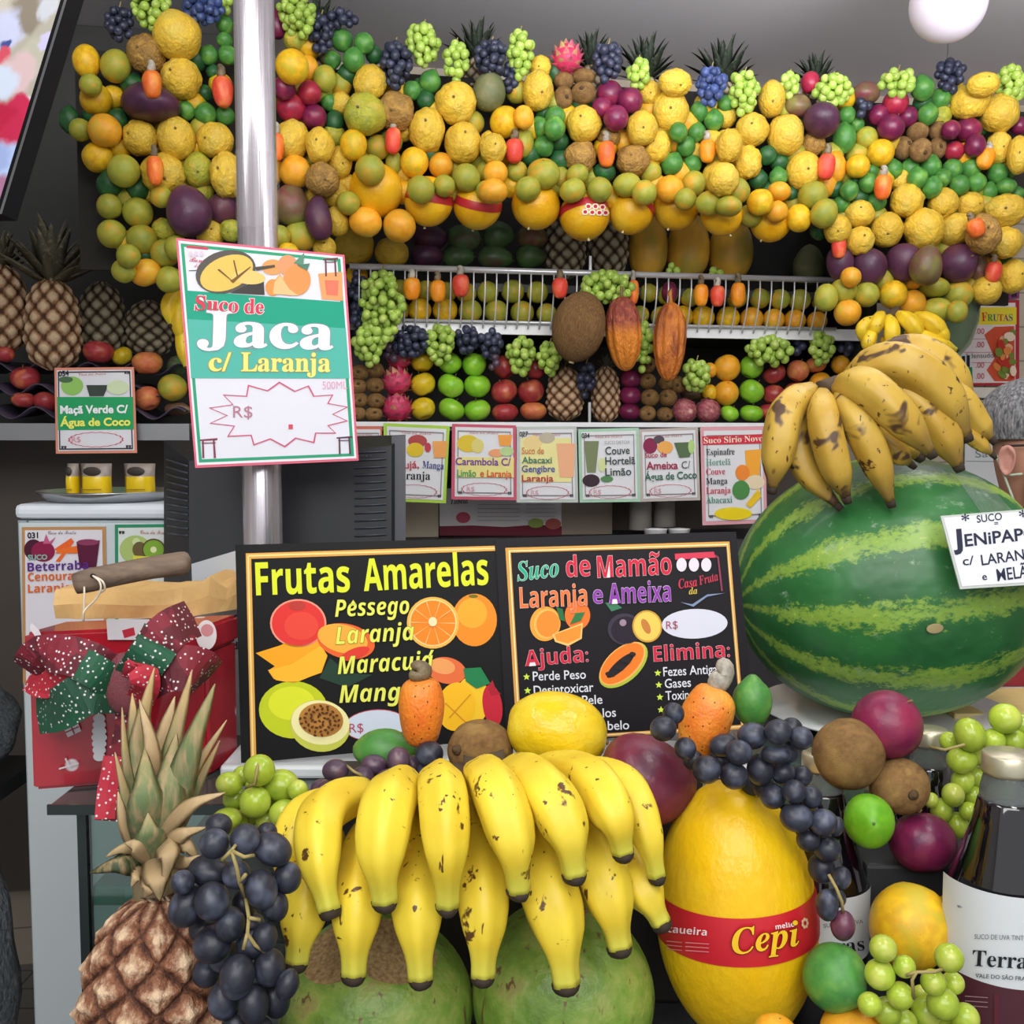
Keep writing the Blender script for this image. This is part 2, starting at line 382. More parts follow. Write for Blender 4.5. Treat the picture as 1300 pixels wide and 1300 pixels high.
# pineapple body: spiral lattice of eyes
def pine_mat(name, groove, mid, tip, ns=.7, sc=7):
    x = NT(name); a = x.add('ShaderNodeAttribute'); a.attribute_name = 'eye'
    co = x.coord(); n = x.noise(co, sc, 5, .7)
    f = x.add('ShaderNodeMath', operation='ADD'); x.l(a.outputs['Fac'], f.inputs[0])
    g = x.add('ShaderNodeMath', operation='MULTIPLY_ADD'); x.l(n, g.inputs[0]); g.inputs[1].default_value = ns; g.inputs[2].default_value = -ns / 2
    x.l(g.outputs[0], f.inputs[1])
    c = x.ramp(f.outputs[0], [(.05, groove), (.34, mid), (.72, tip)])
    x.col(c); x.set(rough=.6, spec=.3); x.bump(x.noise(co, 22, 3), .4, .02); return x.m
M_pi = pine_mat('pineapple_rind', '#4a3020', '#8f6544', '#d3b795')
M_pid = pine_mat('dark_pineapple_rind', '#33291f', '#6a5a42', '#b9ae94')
M_pif = pine_mat('pineapple_rind_front', '#4a2c20', '#8a5a40', '#d9bb9a', 1.25, 9)
def pine_bm(n1=8, m=7.0, seg=96, rows=72, amp=.11, spiny=False):
    """unit: radius 1, z -1..1"""
    bm = bmesh.new(); lay = bm.verts.layers.float.new('eye'); rings = []
    for i in range(rows + 1):
        t = i / rows; z = -1 + 2 * t
        r0 = (max(0, 1 - abs(z) ** 3.2)) ** .5 * (1 - .1 * z)
        if i in (0, rows): r0 = .25
        ring = []
        for k in range(seg):
            a = k / seg
            p = a * n1 + t * m / 2; q = a * n1 - t * m / 2
            fp = abs((p % 1) - .5) * 2; fq = abs((q % 1) - .5) * 2
            e = max(0, 1 - (fp ** 3 + fq ** 3)) ** .6; sp = max(0, 1 - (fp ** 2 + fq ** 2) * 3)
            if spiny:
                e = (1 - fp ** 5) * (1 - fq ** 5); dv = ((q % 1) - (p % 1)); sp = max(0, 1 - 2.6 * math.hypot(fp * .9, fq * .9 )) ; e = e * (.62 + .38 * (1 - abs(fp - fq)))
            r = r0 * (1 - amp + amp * e + amp * .5 * sp)
            if spiny: r += .02 * r0 * noise.noise(Vector((math.cos(6.283 * a) * 9, math.sin(6.283 * a) * 9, z * 14)))
            v = bm.verts.new((r * math.cos(2 * math.pi * a), r * math.sin(2 * math.pi * a), z)); v[lay] = (e * .5 + sp * .45) if spiny else (e * .65 + sp * .5)
            ring.append(v)
        rings.append(ring)
    for i in range(rows):
        for k in range(seg): bm.faces.new((rings[i][k], rings[i][(k + 1) % seg], rings[i + 1][(k + 1) % seg], rings[i + 1][k]))
    bm.faces.new(rings[0][::-1]); bm.faces.new(rings[-1]); return bm
def bm_leaf(bm, base, d, side, L, w, curl, n=8, mat=0, up=None):
    """pineapple leaf: channelled blade with thickness. d = start direction, curl = vector added along the length"""
    d = Vector(d).normalized(); rows = []
    p = Vector(base); side = Vector(side).normalized()
    for i in range(n + 1):
        t = i / n; dd = (d + Vector(curl) * t * t).normalized()
        if i: p = p + dd * (L / n)
        ww = w * (1 - t ** 2.2) * (.75 + .25 * min(1, t * 4)); nn = side.cross(dd).normalized()
        rows.append([bm.verts.new(q) for q in (p - side * ww + nn * ww * .35, p, p + side * ww + nn * ww * .35, p - nn * (.06 * w + .004 * w))] if i < n else [bm.verts.new(p)])
    for i in range(n):
        a, b = rows[i], rows[i + 1]
        for x, y in ((0, 1), (1, 2), (2, 3), (3, 0)):
            f = bm.faces.new((a[x], a[y], b[y], b[x]) if len(b) > 1 else (a[x], a[y], b[0])); f.material_index = mat
def leaf_mat(name, base, tip, lo=-.3, dry='#b39a70'):
    x = NT(name); co = x.coord('UV') if False else x.coord()
    n = x.noise(x.mapping(co, (30, 30, 6)), 3, 3)
    c = x.mix(x.val(n, .42, .62), base, tip); c = x.mix(x.val(x.noise(co, 12, 2), .55, .7), c, dry)
    x.col(c); x.set(rough=.6, spec=.25); return x.m
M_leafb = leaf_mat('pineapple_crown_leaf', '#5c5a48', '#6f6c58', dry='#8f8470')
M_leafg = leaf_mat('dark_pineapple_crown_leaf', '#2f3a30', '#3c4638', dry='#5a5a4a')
def crown_bm(n=34, L=1.0, w=.13, seed=1):
    rr = random.Random(seed); bm = bmesh.new()
    for i in range(n):
        a = i * 2.4; t = i / n; el = R(20 + 65 * t)
        d = Vector((math.cos(a) * math.cos(el), math.sin(a) * math.cos(el), math.sin(el)))
        side = Vector((-math.sin(a), math.cos(a), 0))
        bm_leaf(bm, Vector((math.cos(a), math.sin(a), 0)) * .16 * (1 - t) + Vector((0, 0, t * .25)), d, side, L * rr.uniform(.7, 1.05), w * rr.uniform(.8, 1.1), Vector((math.cos(a), math.sin(a), -.25)) * rr.uniform(.1, .6), 6)
    bmesh.ops.recalc_face_normals(bm, faces=bm.faces[:]); return bm
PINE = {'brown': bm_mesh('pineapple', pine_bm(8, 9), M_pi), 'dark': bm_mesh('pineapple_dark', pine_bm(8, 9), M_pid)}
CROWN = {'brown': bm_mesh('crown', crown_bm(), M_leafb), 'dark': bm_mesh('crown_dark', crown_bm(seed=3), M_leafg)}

KIND = {  # code: (proto, object name, category, words)
 'pf': ('passion_fruit', 'passion_fruit', 'passion fruit', 'yellow passion fruit'), 'pg': ('passion_fruit_green', 'passion_fruit', 'passion fruit', 'greenish passion fruit'),
 'pb': ('passion_fruit_brown', 'passion_fruit', 'passion fruit', 'brownish wrinkled passion fruit'), 'or': ('orange', 'orange', 'orange', 'orange citrus fruit'),
 'oy': ('orange_yellow', 'orange', 'orange', 'golden yellow orange'), 'og': ('orange_green', 'orange', 'orange', 'greenish mottled orange'),
 'li': ('lime', 'lime', 'lime', 'green lime'), 'ld': ('lime_dark', 'lime', 'lime', 'dark shaded lime'), 'pl': ('plum', 'plum', 'plum', 'purple plum'),
 'rp': ('plum_red', 'plum', 'plum', 'red plum'), 'mp': ('mango_purple', 'mango', 'mango', 'dark purple mango'), 'mr': ('mango_blush', 'mango', 'mango', 'blushed olive mango'),
 'mg': ('mango_green', 'mango', 'mango', 'dark green mango'), 'av': ('avocado', 'avocado', 'avocado', 'grey green avocado'), 'ki': ('kiwi', 'kiwi', 'kiwi', 'brown kiwi'),
 'dr': ('dragon_fruit', 'dragon_fruit', 'dragon fruit', 'pink dragon fruit'), 'me': ('melon', 'melon', 'melon', 'yellow melon'), 'ap': ('apple_green', 'apple', 'apple', 'green apple'),
 'ar': ('apple_red', 'apple', 'apple', 'red apple'), 'ya': ('apple_yellow', 'apple', 'apple', 'yellow apple'), 'pe': ('peach', 'peach', 'peach', 'orange red peach'),
 'pa': ('papaya', 'papaya', 'papaya', 'ripe yellow papaya'), 'ca': ('custard_apple', 'custard_apple', 'custard apple', 'pink scaly custard apple'), 'co': ('coconut', 'coconut', 'coconut', 'brown hairy coconut'),
 'c': ('cashew_apple', 'cashew_apple', 'cashew apple', 'orange cashew apple'), 'cr': ('cashew_apple_red', 'cashew_apple', 'cashew apple', 'red cashew apple'), 'co_': ('cashew_apple_orange', 'cashew_apple', 'cashew apple', 'light orange cashew apple'),
 'kr': ('cacao_pod_red', 'cacao_pod', 'cacao pod', 'reddish cacao pod'), 'ko': ('cacao_pod_orange', 'cacao_pod', 'cacao pod', 'orange cacao pod')}
AUTO = []      # fruit whose label is written at the end, from what it hangs or lies beside
def fruit(code, px, py, rx, ry, d, mode=None, tilt=None, label=None, group=None, zone=None, var=None):
    pk, nm, cat, wd = KIND[code]
    me, sm, sn = (PROTO[pk][var % len(PROTO[pk])] if var is not None else random.choice(PROTO[pk]))
    o = bpy.data.objects.new(nm, me); COL.objects.link(o)
    k = d / FPX; o.location = C(px, py, d); X, Z = rx * k, ry * k
    if mode is None: mode = 'up'
    t = R(tilt if tilt is not None else random.uniform(-9, 9))
    sp = random.uniform(0, 6.28)
    if mode == 'up':
        o.scale = (X, X, Z); o.rotation_euler = Euler((0, t, 0)).to_matrix().to_euler() if abs(X - Z) > .15 * X else Euler((random.uniform(-.5, .3), random.uniform(-.5, .5), sp))
    elif mode == 'down': o.scale = (X, X, Z); o.rotation_euler = (R(180), t, 0)
    elif mode == 'side': o.scale = (Z, Z, X); o.rotation_euler = (0, R(90) + t, 0)
    elif mode == 'front':
        o.scale = (X, Z, (X + Z) / 2); o.rotation_euler = (R(90) + random.uniform(-.35, .45), 0, random.uniform(-.4, .4))
    if sm is not None:
        c = bpy.data.objects.new(sn, sm); COL.objects.link(c); c.parent = o
    o['category'] = cat
    if group: o['group'] = group
    if label: o['label'] = label
    else: AUTO.append((o, wd, px, py, zone, code))
    return o
# ------------------------------------------------------------------ grape bunches
def unit_sphere(n=10, seg=14):
    bm = bmesh.new(); bm_lathe(bm, sph_prof(n), seg); return bm
GR = {}
for nm_, m_ in (('green', M_gg), ('pale', M_gp), ('black', M_gb), ('blue', M_gu), ('violet', M_gv), ('wine', M_gr)):
    GR[nm_] = bm_mesh('grape_' + nm_, unit_sphere(), m_)
GRH = {}
M_gf = skin('front_black_grape_skin', '#2c2e3a', '#22232d', 1.3, .4, (8, .05), c3='#4b5061', rnd=.22, spec=.45)
for nm_, m_ in (('pale', M_gp), ('green', M_gg), ('black', M_gf), ('violet', M_gv), ('wine', M_gr)):
    GRH[nm_] = bm_mesh('berry_' + nm_, unit_sphere(18, 28), m_)
def bunch(px, py, rx, ry, d, kind, label, br=5.6, group=None, taper=.5, seed=0, tilt=0):
    """hanging bunch: berries packed on a tapering body round a stalk"""
    rr = random.Random(seed + int(px * 7 + py)); k = d / FPX
    root = empty('grape_bunch', C(px, py, d)); tag(root, label, 'grapes', group)
    cand = []; B = br * k; ca, sa = math.cos(R(tilt)), math.sin(R(tilt))
    for _ in range(900):
        z = rr.uniform(-1, 1); a = rr.uniform(0, 2 * math.pi); q = rr.random() ** .4
        w = math.sqrt(max(0, 1 - z * z)) * (1 - taper * .5 * (1 - z) * .9 + taper * .25)
        x, y = w * math.cos(a) * q, w * math.sin(a) * q
        if y > .35: continue
        p = Vector((x * max(0, rx - br * .6) * k, y * max(0, min(rx, ry) - br * .6) * k, z * max(0, ry - br * .6) * k))
        p = Vector((p.x * ca + p.z * sa, p.y, -p.x * sa + p.z * ca))
        if all((p - c_).length > B * 1.5 for c_ in cand): cand.append(p)
        if len(cand) > 75: break
    for p in cand:
        g = bpy.data.objects.new('grape', GR[kind]); COL.objects.link(g); g.parent = root; g.location = p
        s = B * rr.uniform(.9, 1.12); g.scale = (s, s, s * rr.uniform(1, 1.15)); g.rotation_euler = (rr.uniform(-.5, .5), rr.uniform(-.5, .5), 0)
    bm = bmesh.new(); top = Vector((ry * k * sa, 0, ry * k * ca)); bm_tube(bm, [top * -.6, Vector((0, 0, 0)), top * .9, top * 1.12 + Vector((.004, 0, .004))], .0016, 6)
    from_bm('stalk', bm, M_stalk, root)
    return root
def berries(name, label, lst, d, kind, group=None, stalk=None, kinds=None, dstep=1.0):
    """foreground bunch: each berry placed where it lies; later entries are tucked behind earlier ones"""
    root = empty('grape_bunch', C(lst[0][0], lst[0][1], d)); tag(root, label, 'grapes', group)
    iv = Matrix.Translation(-Vector(root.location)); put = []
    for i, e in enumerate(lst):
        x, y, rx = e[0], e[1], e[2]; ry = e[3] if len(e) > 3 else rx; t = e[4] if len(e) > 4 else random.uniform(-20, 20)
        dd = d + (e[5] if len(e) > 5 else 0); r = (rx + ry) / 2 * dd / FPX
        for _ in range(40):
            p = C(x, y, dd)
            if all((p - q).length > (r + s) * .93 for q, s in put): break
            dd += .004
        put.append((p, r))
        g = bpy.data.objects.new('grape', GRH[(kinds or {}).get(i, kind)]); COL.objects.link(g); g.parent = root; g.location = p - Vector(root.location)
        k = dd / FPX; g.scale = (rx * k, (rx + ry) / 2 * k, ry * k); g.rotation_euler = (0, R(t), 0)
    for st in (stalk or []):
        bm = bmesh.new(); bm_tube(bm, [C(x, y, d + q) - Vector(root.location) for x, y, q in st], .0014, 7)
        bmesh.ops.recalc_face_normals(bm, faces=bm.faces[:]); from_bm('stalk', bm, M_stalk, root)
    return root
# ------------------------------------------------------------------ lettering and flat printed signs
_TC = {}
def glyphs(s, style='plain', off=0.0):
    key = (s, style, round(off, 4))
    if key in _TC: return _TC[key]
    base = {'serif': (0x1D400, 0x1D41A), 'ital': (0x1D468, 0x1D482), 'script': (0x1D4D0, 0x1D4EA), 'sans': (0x1D5D4, 0x1D5EE), 'sansit': (0x1D63C, 0x1D656)}.get(style)
    t = ''
    for ch in s:
        if base and 'A' <= ch <= 'Z': t += chr(base[0] + ord(ch) - 65)
        elif base and 'a' <= ch <= 'z': t += chr(base[1] + ord(ch) - 97)
        else: t += ch
    c = bpy.data.curves.new('text', 'FONT'); c.body = t; c.offset = off; c.resolution_u = 3
    o = bpy.data.objects.new('text', c); COL.objects.link(o)
    dg = bpy.context.evaluated_depsgraph_get()
    m = bpy.data.meshes.new_from_object(o.evaluated_get(dg))
    vs = [(v.co.x, v.co.y) for v in m.vertices]; fs = [tuple(p.vertices) for p in m.polygons]
    bpy.data.objects.remove(o); bpy.data.curves.remove(c); bpy.data.meshes.remove(m)
    _TC[key] = (vs, fs); return vs, fs
class Printer:
    """prints flat artwork on a surface; proj(px, py, layer) gives the point of the surface seen at that place"""
    def __init__(s, root, proj): s.root = root; s.proj = proj
    def mesh(s, name, pieces):
        V, F, MI, mats = [], [], [], []
        for pts, faces, m, layer in pieces:
            b = len(V); V += [s.proj(x, y, layer) - s.org() for x, y in pts]
            if m not in mats: mats.append(m)
            for f in faces: F.append(tuple(b + i for i in f)); MI.append(mats.index(m))
        me = bpy.data.meshes.new(name); me.from_pydata([tuple(v) for v in V], [], F)
        for m in mats: me.materials.append(m)
        for p, i in zip(me.polygons, MI): p.material_index = i
        return meshobj(name, me, s.root)
    def org(s): return Vector(s.root.location)
    def text(s, t, x0, y0, x1, y1, h, m, layer=2, style='plain', off=0, outline=None, oo=.03, name='lettering', slant=0):
        """t set along the baseline (x0,y0)-(x1,y1), capitals h pixels tall"""
        m = flat(m) if isinstance(m, str) else m
        vs, fs = glyphs(t, style, off); xm = min(v[0] for v in vs); xM = max(v[0] for v in vs)
        L = math.hypot(x1 - x0, y1 - y0); ux, uy = (x1 - x0) / L, (y1 - y0) / L; ks = L / (xM - xm); kh = h / .68
        def put(vv): return [(x0 + ux * (x - xm) * ks + (uy + slant) * y * kh, y0 + uy * (x - xm) * ks - ux * y * kh) for x, y in vv]
        pieces = [(put(vs), fs, m, layer)]
        if outline:
            v2, f2 = glyphs(t, style, off + oo); pieces.append((put(v2), f2, flat(outline) if isinstance(outline, str) else outline, layer - .6))
        return s.mesh(name, pieces)
    def poly(s, pts, c, layer=1, name='printed_shape', parent=None):
        return s.mesh(name, [(pts, [tuple(range(len(pts)))], flat(c) if isinstance(c, str) else c, layer)])
    @staticmethod
    def el(cx, cy, rx, ry=None, rot=0, n=28, a0=0, a1=360):
        ry = rx if ry is None else ry; c, q = math.cos(R(rot)), math.sin(R(rot)); out = []
        for i in range(n):
            a = R(a0 + (a1 - a0) * i / (n if a1 - a0 == 360 else n - 1)); x, y = rx * math.cos(a), ry * math.sin(a)
            out.append((cx + x * c - y * q, cy + x * q + y * c))
        return out
    def shapes(s, name, items, layer=1):
        """items: list of (points, colour); each drawn above the one before"""
        return s.mesh(name, [(p, [tuple(range(len(p)))], flat(c) if isinstance(c, str) else c, layer + .3 * i) for i, (p, c) in enumerate(items)])
    def ring(s, name, outer, inner, c, layer=1):
        n = len(outer); F = [(i, (i + 1) % n, n + (i + 1) % n, n + i) for i in range(n)]
        return s.mesh(name, [(list(outer) + list(inner), F, flat(c) if isinstance(c, str) else c, layer)])
class Sign(Printer):
    def __init__(s, name, label, cat, cs, ds, thick, face, edge=None, group=None, step=.0006, parent=None):
        p = [C(x, y, d) for (x, y), d in zip(cs, ds)]
        n = (p[1] - p[0]).cross(p[3] - p[0]).normalized()
        if n.dot(CAM - p[0]) < 0: n = -n
        s.n, s.p0, s.step, s.cs = n, p[0], step, cs
        s.proj = lambda x, y, layer: (lambda r: CAM + r * ((s.p0 - CAM).dot(n) / r.dot(n)) + n * (layer * step))(ray(x, y))
        p[2] = s.proj(*cs[2], 0)
        org = sum(p, Vector()) / 4
        V = [q - org for q in p] + [q - org - n * thick for q in p]
        F = [(0, 3, 2, 1), (4, 5, 6, 7), (0, 1, 5, 4), (1, 2, 6, 5), (2, 3, 7, 6), (3, 0, 4, 7)]
        me = bpy.data.meshes.new(name); me.from_pydata([tuple(v) for v in V], [], F)
        me.materials.append(flat(face) if isinstance(face, str) else face); me.materials.append(flat(edge) if isinstance(edge, str) else (edge or me.materials[0]))
        for i, q in enumerate(me.polygons): q.material_index = 0 if i == 0 else 1
        s.root = meshobj(name, me, parent); s.root.location = org
        if parent is None: tag(s.root, label, cat, group)
    def st(s, u, v):
        a, b, c, d = s.cs
        return (a[0] * (1 - u) * (1 - v) + b[0] * u * (1 - v) + c[0] * u * v + d[0] * (1 - u) * v, a[1] * (1 - u) * (1 - v) + b[1] * u * (1 - v) + c[1] * u * v + d[1] * (1 - u) * v)
    def border(s, i0, i1, c, layer=1, ax=1.0):
        o = [s.st(*q) for q in ((i0 * ax, i0), (1 - i0 * ax, i0), (1 - i0 * ax, 1 - i0), (i0 * ax, 1 - i0))]
        n = [s.st(*q) for q in ((i1 * ax, i1), (1 - i1 * ax, i1), (1 - i1 * ax, 1 - i1), (i1 * ax, 1 - i1))]
        return s.ring('border', o, n, c, layer)
    def rect(s, u0, v0, u1, v1, c, layer=1, name='printed_panel'):
        return s.poly([s.st(u0, v0), s.st(u1, v0), s.st(u1, v1), s.st(u0, v1)], c, layer, name)
    def stext(s, t, u0, v0, u1, h, c, **k):
        a, b = s.st(u0, v0), s.st(u1, v0); return s.text(t, a[0], a[1], b[0], b[1], h, c, **k)
    def sell(s, name, u, v, ru, rv, c, layer=1, **k):
        return s.poly([s.st(u + ru * math.cos(a * .2244), v + rv * math.sin(a * .2244)) for a in range(28)], c, layer, name)
    def oval_frame(s, u, v, ru, rv, c, layer=1, wv=4, amp=.06, n=20):
        o = []; i_ = []
        for k in range(n * 2):
            a = math.pi * k / n; q = 1 + (amp if k % 2 else 0)
            o.append(s.st(u + ru * q * math.cos(a), v + rv * q * math.sin(a))); i_.append(s.st(u + ru * (q - .05) * math.cos(a), v + rv * (q - .07) * math.sin(a)))
        return s.ring('price_oval', o, i_, c, layer)

# ------------------------------------------------------------------ setting
M_wall = NT('wall_paint'); M_wall.col(M_wall.ramp(M_wall.noise(M_wall.coord(), 1.2, 3), [(.3, '#b9b3ae'), (.7, '#c6c1bc')])); M_wall.set(rough=.7); M_wall = M_wall.m
M_ceil = NT('ceiling_paint'); M_ceil.col(M_ceil.ramp(M_ceil.noise(M_ceil.coord(), .8, 2), [(.3, '#cfced3'), (.7, '#d8d6da')])); M_ceil.set(rough=.6); M_ceil = M_ceil.m
M_floor = NT('floor_tile')
_b = M_floor.add('ShaderNodeTexBrick'); _b.inputs['Scale'].default_value = 2.5; _b.offset = 0; _b.inputs['Color1'].default_value = S('#8d8a86'); _b.inputs['Color2'].default_value = S('#85827e'); _b.inputs['Mortar'].default_value = S('#5a5856'); _b.inputs['Mortar Size'].default_value = .01
M_floor.l(M_floor.coord(), _b.inputs['Vector']); M_floor.col(_b.outputs['Color']); M_floor.set(rough=.4); M_floor = M_floor.m
M_tile = NT('beige_wall_tile')
_b = M_tile.add('ShaderNodeTexBrick'); _b.inputs['Scale'].default_value = 2.2; _b.offset = 0; _b.inputs['Color1'].default_value = S('#c4b8a6'); _b.inputs['Color2'].default_value = S('#bfb3a1'); _b.inputs['Mortar'].default_value = S('#8f8576'); _b.inputs['Mortar Size'].default_value = .006
_m = M_tile.mapping(M_tile.coord(), (1, 1, 1), (R(90), 0, 0)); M_tile.l(_m, _b.inputs['Vector']); M_tile.col(_b.outputs['Color']); M_tile.set(rough=.35); M_tile = M_tile.m
M_dark = NT('shade_dark_panel'); M_dark.col(M_dark.ramp(M_dark.noise(M_dark.coord(), 3, 3), [(.3, '#2e2e2d'), (.7, '#3a3a38')])); M_dark.set(rough=.55); M_dark = M_dark.m  # dark tone carries the shade inside the niche and on the wall
M_shade = plain('brown_grey_panel', '#5a514a', .6)
M_white = plain('white_enamel', '#d9dde0', .35)
M_steel = plain('brushed_steel', '#b9bbbd', .3, metal=1)
M_steeld = plain('grey_shelf_metal', '#77787a', .42, metal=.6)
M_black = plain('black_plastic', '#17181b', .45)

ROOMX0, ROOMX1, ROOMY0, ROOMY1, CEIL = -2.0, 2.6, -1.2, 4.2, 2.66
tag(box('floor', (ROOMX0, ROOMY0, -.06), (ROOMX1, ROOMY1, 0), M_floor), kind='structure')
tag(box('ceiling', (ROOMX0, ROOMY0, CEIL), (ROOMX1, ROOMY1, CEIL + .06), M_ceil), kind='structure')
tag(box('wall_left', (ROOMX0 - .06, ROOMY0, 0), (ROOMX0, ROOMY1, CEIL), M_wall), kind='structure')
tag(box('wall_right', (ROOMX1, ROOMY0, 0), (ROOMX1 + .06, ROOMY1, CEIL), M_wall), kind='structure')
tag(bbox('wall_back', UW(-700, -.5), UW(2100, -.5), -.62, -.5, 0, CEIL, M_tile), kind='structure')

# ------------------------------------------------------------------ the fruit display unit: niche, shelves, rack
zled, zstrip, zrail = ZW(537, .02, 700), ZW(413, .02, 760), ZW(347, .03, 740)
uL, uR = UW(-160, 0), UW(1092, 0)
unit = empty('fruit_display_shelf', P0 + BT * .4 - Vector((0, 0, P0.z))); tag(unit, 'dark open display unit with white edged shelves full of fruit behind the pole', 'shelf unit')
def upart(name, *a, **k):
    o = bbox(name, *a, **k); o.parent = unit; o.matrix_parent_inverse = Matrix.Translation(-Vector(unit.location)); return o
upart('shade_back_panel', uL, uR, -.4, -.36, .3, ZW(150, -.36, 700), M_dark)
upart('shade_back_panel', uL, UW(345, -.3), -.355, -.345, ZW(540, -.3, 100), CEIL - .002, M_dark)  # dark sheet up to the ceiling stands in for the shaded wall
upart('side_panel', uR, uR + .03, -.36, .02, zled - .02, ZW(250, 0, 1080), M_dark)
upart('side_panel', uL - .03, uL, -.36, .12, .3, ZW(160, 0, 0), M_dark)
upart('shelf_board', UW(225, 0), uR, -.36, -.02, zrail - .045, zrail - .025, M_dark)
upart('shelf_board', UW(440, 0), uR, -.36, -.01, zstrip - .02, zstrip - .005, M_dark)
upart('shelf_board', uL, uR, -.36, 0, zled - .02, zled - .004, M_steeld)
upart('shelf_edge', UW(475, 0), uR, -.01, .004, zstrip - .026, zstrip + .004, plain('white_shelf_edge', '#e3e4e6', .35))
upart('shelf_edge', UW(440, 0), uR, 0, .012, zled - .01, zled + .002, plain('white_shelf_edge', '#e3e4e6', .35))
upart('shelf_edge', uL, UW(240, .1), -.05, .1, zled - .045, zled - .006, M_steeld)
upart('lower_panel', uL, uR, -.36, -.33, .3, zled - .02, M_shade)
for px in (748,):
    upart('divider', UW(px - 1.6, 0), UW(px + 1.6, 0), -.003, .004, zled, zled + .055, M_steel)
    upart('divider', UW(px - 1.6, 0), UW(px + 1.6, 0), -.003, .004, zrail, zrail + .05, M_steel)
# slanted wire rack on the middle shelf
rack = empty('wire_rack', P0 + BT * .4 + Vector((0, 0, zrail - P0.z))); tag(rack, 'white wire rack with thin vertical rods holding back two rows of oranges', 'rack')
ROFF = Matrix.Translation(-Vector(rack.location))
def bayp(u, o, z): return Vector(P0.x, ) if False else P0 + BT * u + BN * o + Vector((0, 0, z - P0.z))
M_wire = plain('white_wire', '#cfcfd2', .3, metal=.4)
def rtube(name, pts, r, m=M_wire, seg=8):
    o = tube(name, [p - Vector(rack.location) for p in pts], r, m, rack, seg); return o
rtube('top_rail', [bayp(UW(446, .035), .035, zrail), bayp(UW(1060, .035), .035, zrail)], .008)
rtube('bottom_rail', [bayp(UW(480, .02), .014, zstrip + .004), bayp(UW(1060, .02), .014, zstrip + .004)], .004)
px = 458
while px < 1050:
    a = bayp(UW(px, .035), .035, zrail); b = bayp(UW(px - 1 - (px - 450) * .012, .014), .012, zstrip - .012)
    m1 = a.lerp(b, .33) + BN * .012; m2 = a.lerp(b, .72) + BN * .01
    rtube('rod', catmull([a, m1, m2, b], 9), .0022, seg=6); px += 14.4

# ------------------------------------------------------------------ fruit on the shelves
SH = []
def row(code, zone, items, off=-.05, mode=None, **k):
    for it in items:
        x, y, rx = it[0], it[1], it[2]; ry = it[3] if len(it) > 3 else rx
        r = rx * 2.65 / FPX
        fruit(code, x, y, rx, ry, dW(x, y, off), mode=it[4] if len(it) > 4 else mode, zone=zone, group=k.get('group'), tilt=k.get('tilt'))
T_ = 'top shelf'; K_ = 'wire rack'; L_ = 'lower shelf'
row('mp', T_, [(546, 300, 23, 17), (542, 326, 21, 16)], -.1, 'side', group='mangoes stacked on the top shelf')
row('mg', T_, [(589, 302, 22, 18), (633, 301, 21, 18), (582, 327, 21, 15), (629, 328, 23, 15), (673, 327, 19, 16)], -.1, 'side', group='mangoes stacked on the top shelf')
row('mr', T_, [(676, 303, 20, 16)], -.1, 'side', group='mangoes stacked on the top shelf')
row('pa', T_, [(823, 312, 25, 42), (874, 313, 27, 42), (928, 316, 28, 40)], -.12, 'up', tilt=2, group='papayas standing on the top shelf')
row('av', T_, [(1027, 337, 20, 26)], -.14, 'up')
row('pf', T_, [(450, 312, 25, 25), (497, 321, 22, 19)], -.04)
row('og', K_, [(619, 371, 14), (651, 370, 15), (682, 371, 14), (592, 372, 13), (541, 369, 13), (508, 368, 13), (567, 371, 13), (875, 378, 12), (847, 375, 13), (964, 379, 13), (990, 380, 13), (1015, 381, 14), (935, 379, 13), (823, 372, 12), (795, 373, 12), (1043, 383, 12)], -.03, group='oranges in the upper row of the wire rack')
row('og', K_, [(506, 393, 14), (630, 396, 15), (597, 395, 15), (663, 397, 15), (694, 398, 13), (812, 400, 12), (839, 402, 13)], -.03, group='oranges in the lower row of the wire rack')
row('oy', K_, [(533, 394, 15), (565, 394, 16), (453, 350, 14), (866, 402, 14), (892, 403, 15), (924, 404, 15)], -.03, group='oranges in the lower row of the wire rack')
row('or', K_, [(954, 405, 15), (982, 406, 14), (1009, 407, 14), (1037, 408, 13)], -.03, group='oranges in the lower row of the wire rack')
row('pl', K_, [(850, 371, 10, 14)], .0)
row('ki', L_, [(457, 473, 12, 10), (476, 470, 12, 10), (476, 489, 12, 10), (454, 491, 12, 10), (477, 509, 12, 10), (456, 508, 12, 10), (474, 526, 12, 9), (453, 525, 12, 9)], -.04, 'front', group='kiwis stacked at the left of the lower shelf')
row('ki', L_, [(822, 484, 11, 10), (825, 505, 12, 11), (822, 525, 11, 10), (848, 505, 12, 11), (844, 526, 11, 9), (861, 488, 11, 11), (822, 463, 10, 11), (846, 486, 10, 9)], -.04, 'front', group='kiwis stacked under the orange cacao pod')
row('dr', L_, [(504, 484, 18, 17), (504, 518, 18, 17), (506, 455, 15, 13)], -.05, 'up', tilt=5, group='dragon fruits stacked on the lower shelf')
row('ya', L_, [(537, 488, 16, 16), (537, 519, 16, 15), (536, 459, 15, 14)], -.06, 'up', group='yellow apples stacked on the lower shelf')
row('ap', L_, [(572, 490, 17, 16), (606, 490, 17, 16), (573, 520, 17, 15), (606, 521, 17, 15), (571, 461, 15, 14), (602, 463, 15, 17)], -.06, 'up', group='green apples in the left stack of the lower shelf')
row('ap', L_, [(926, 525, 12, 11), (954, 525, 15, 12), (954, 497, 16, 16), (954, 466, 15, 16)], -.06, 'up', group='green apples in the right stack of the lower shelf')
row('ar', L_, [(640, 497, 17, 16), (674, 497, 17, 17), (641, 524, 17, 13), (640, 466, 14, 16), (680, 469, 12, 14)], -.06, 'up', group='red apples stacked on the lower shelf')
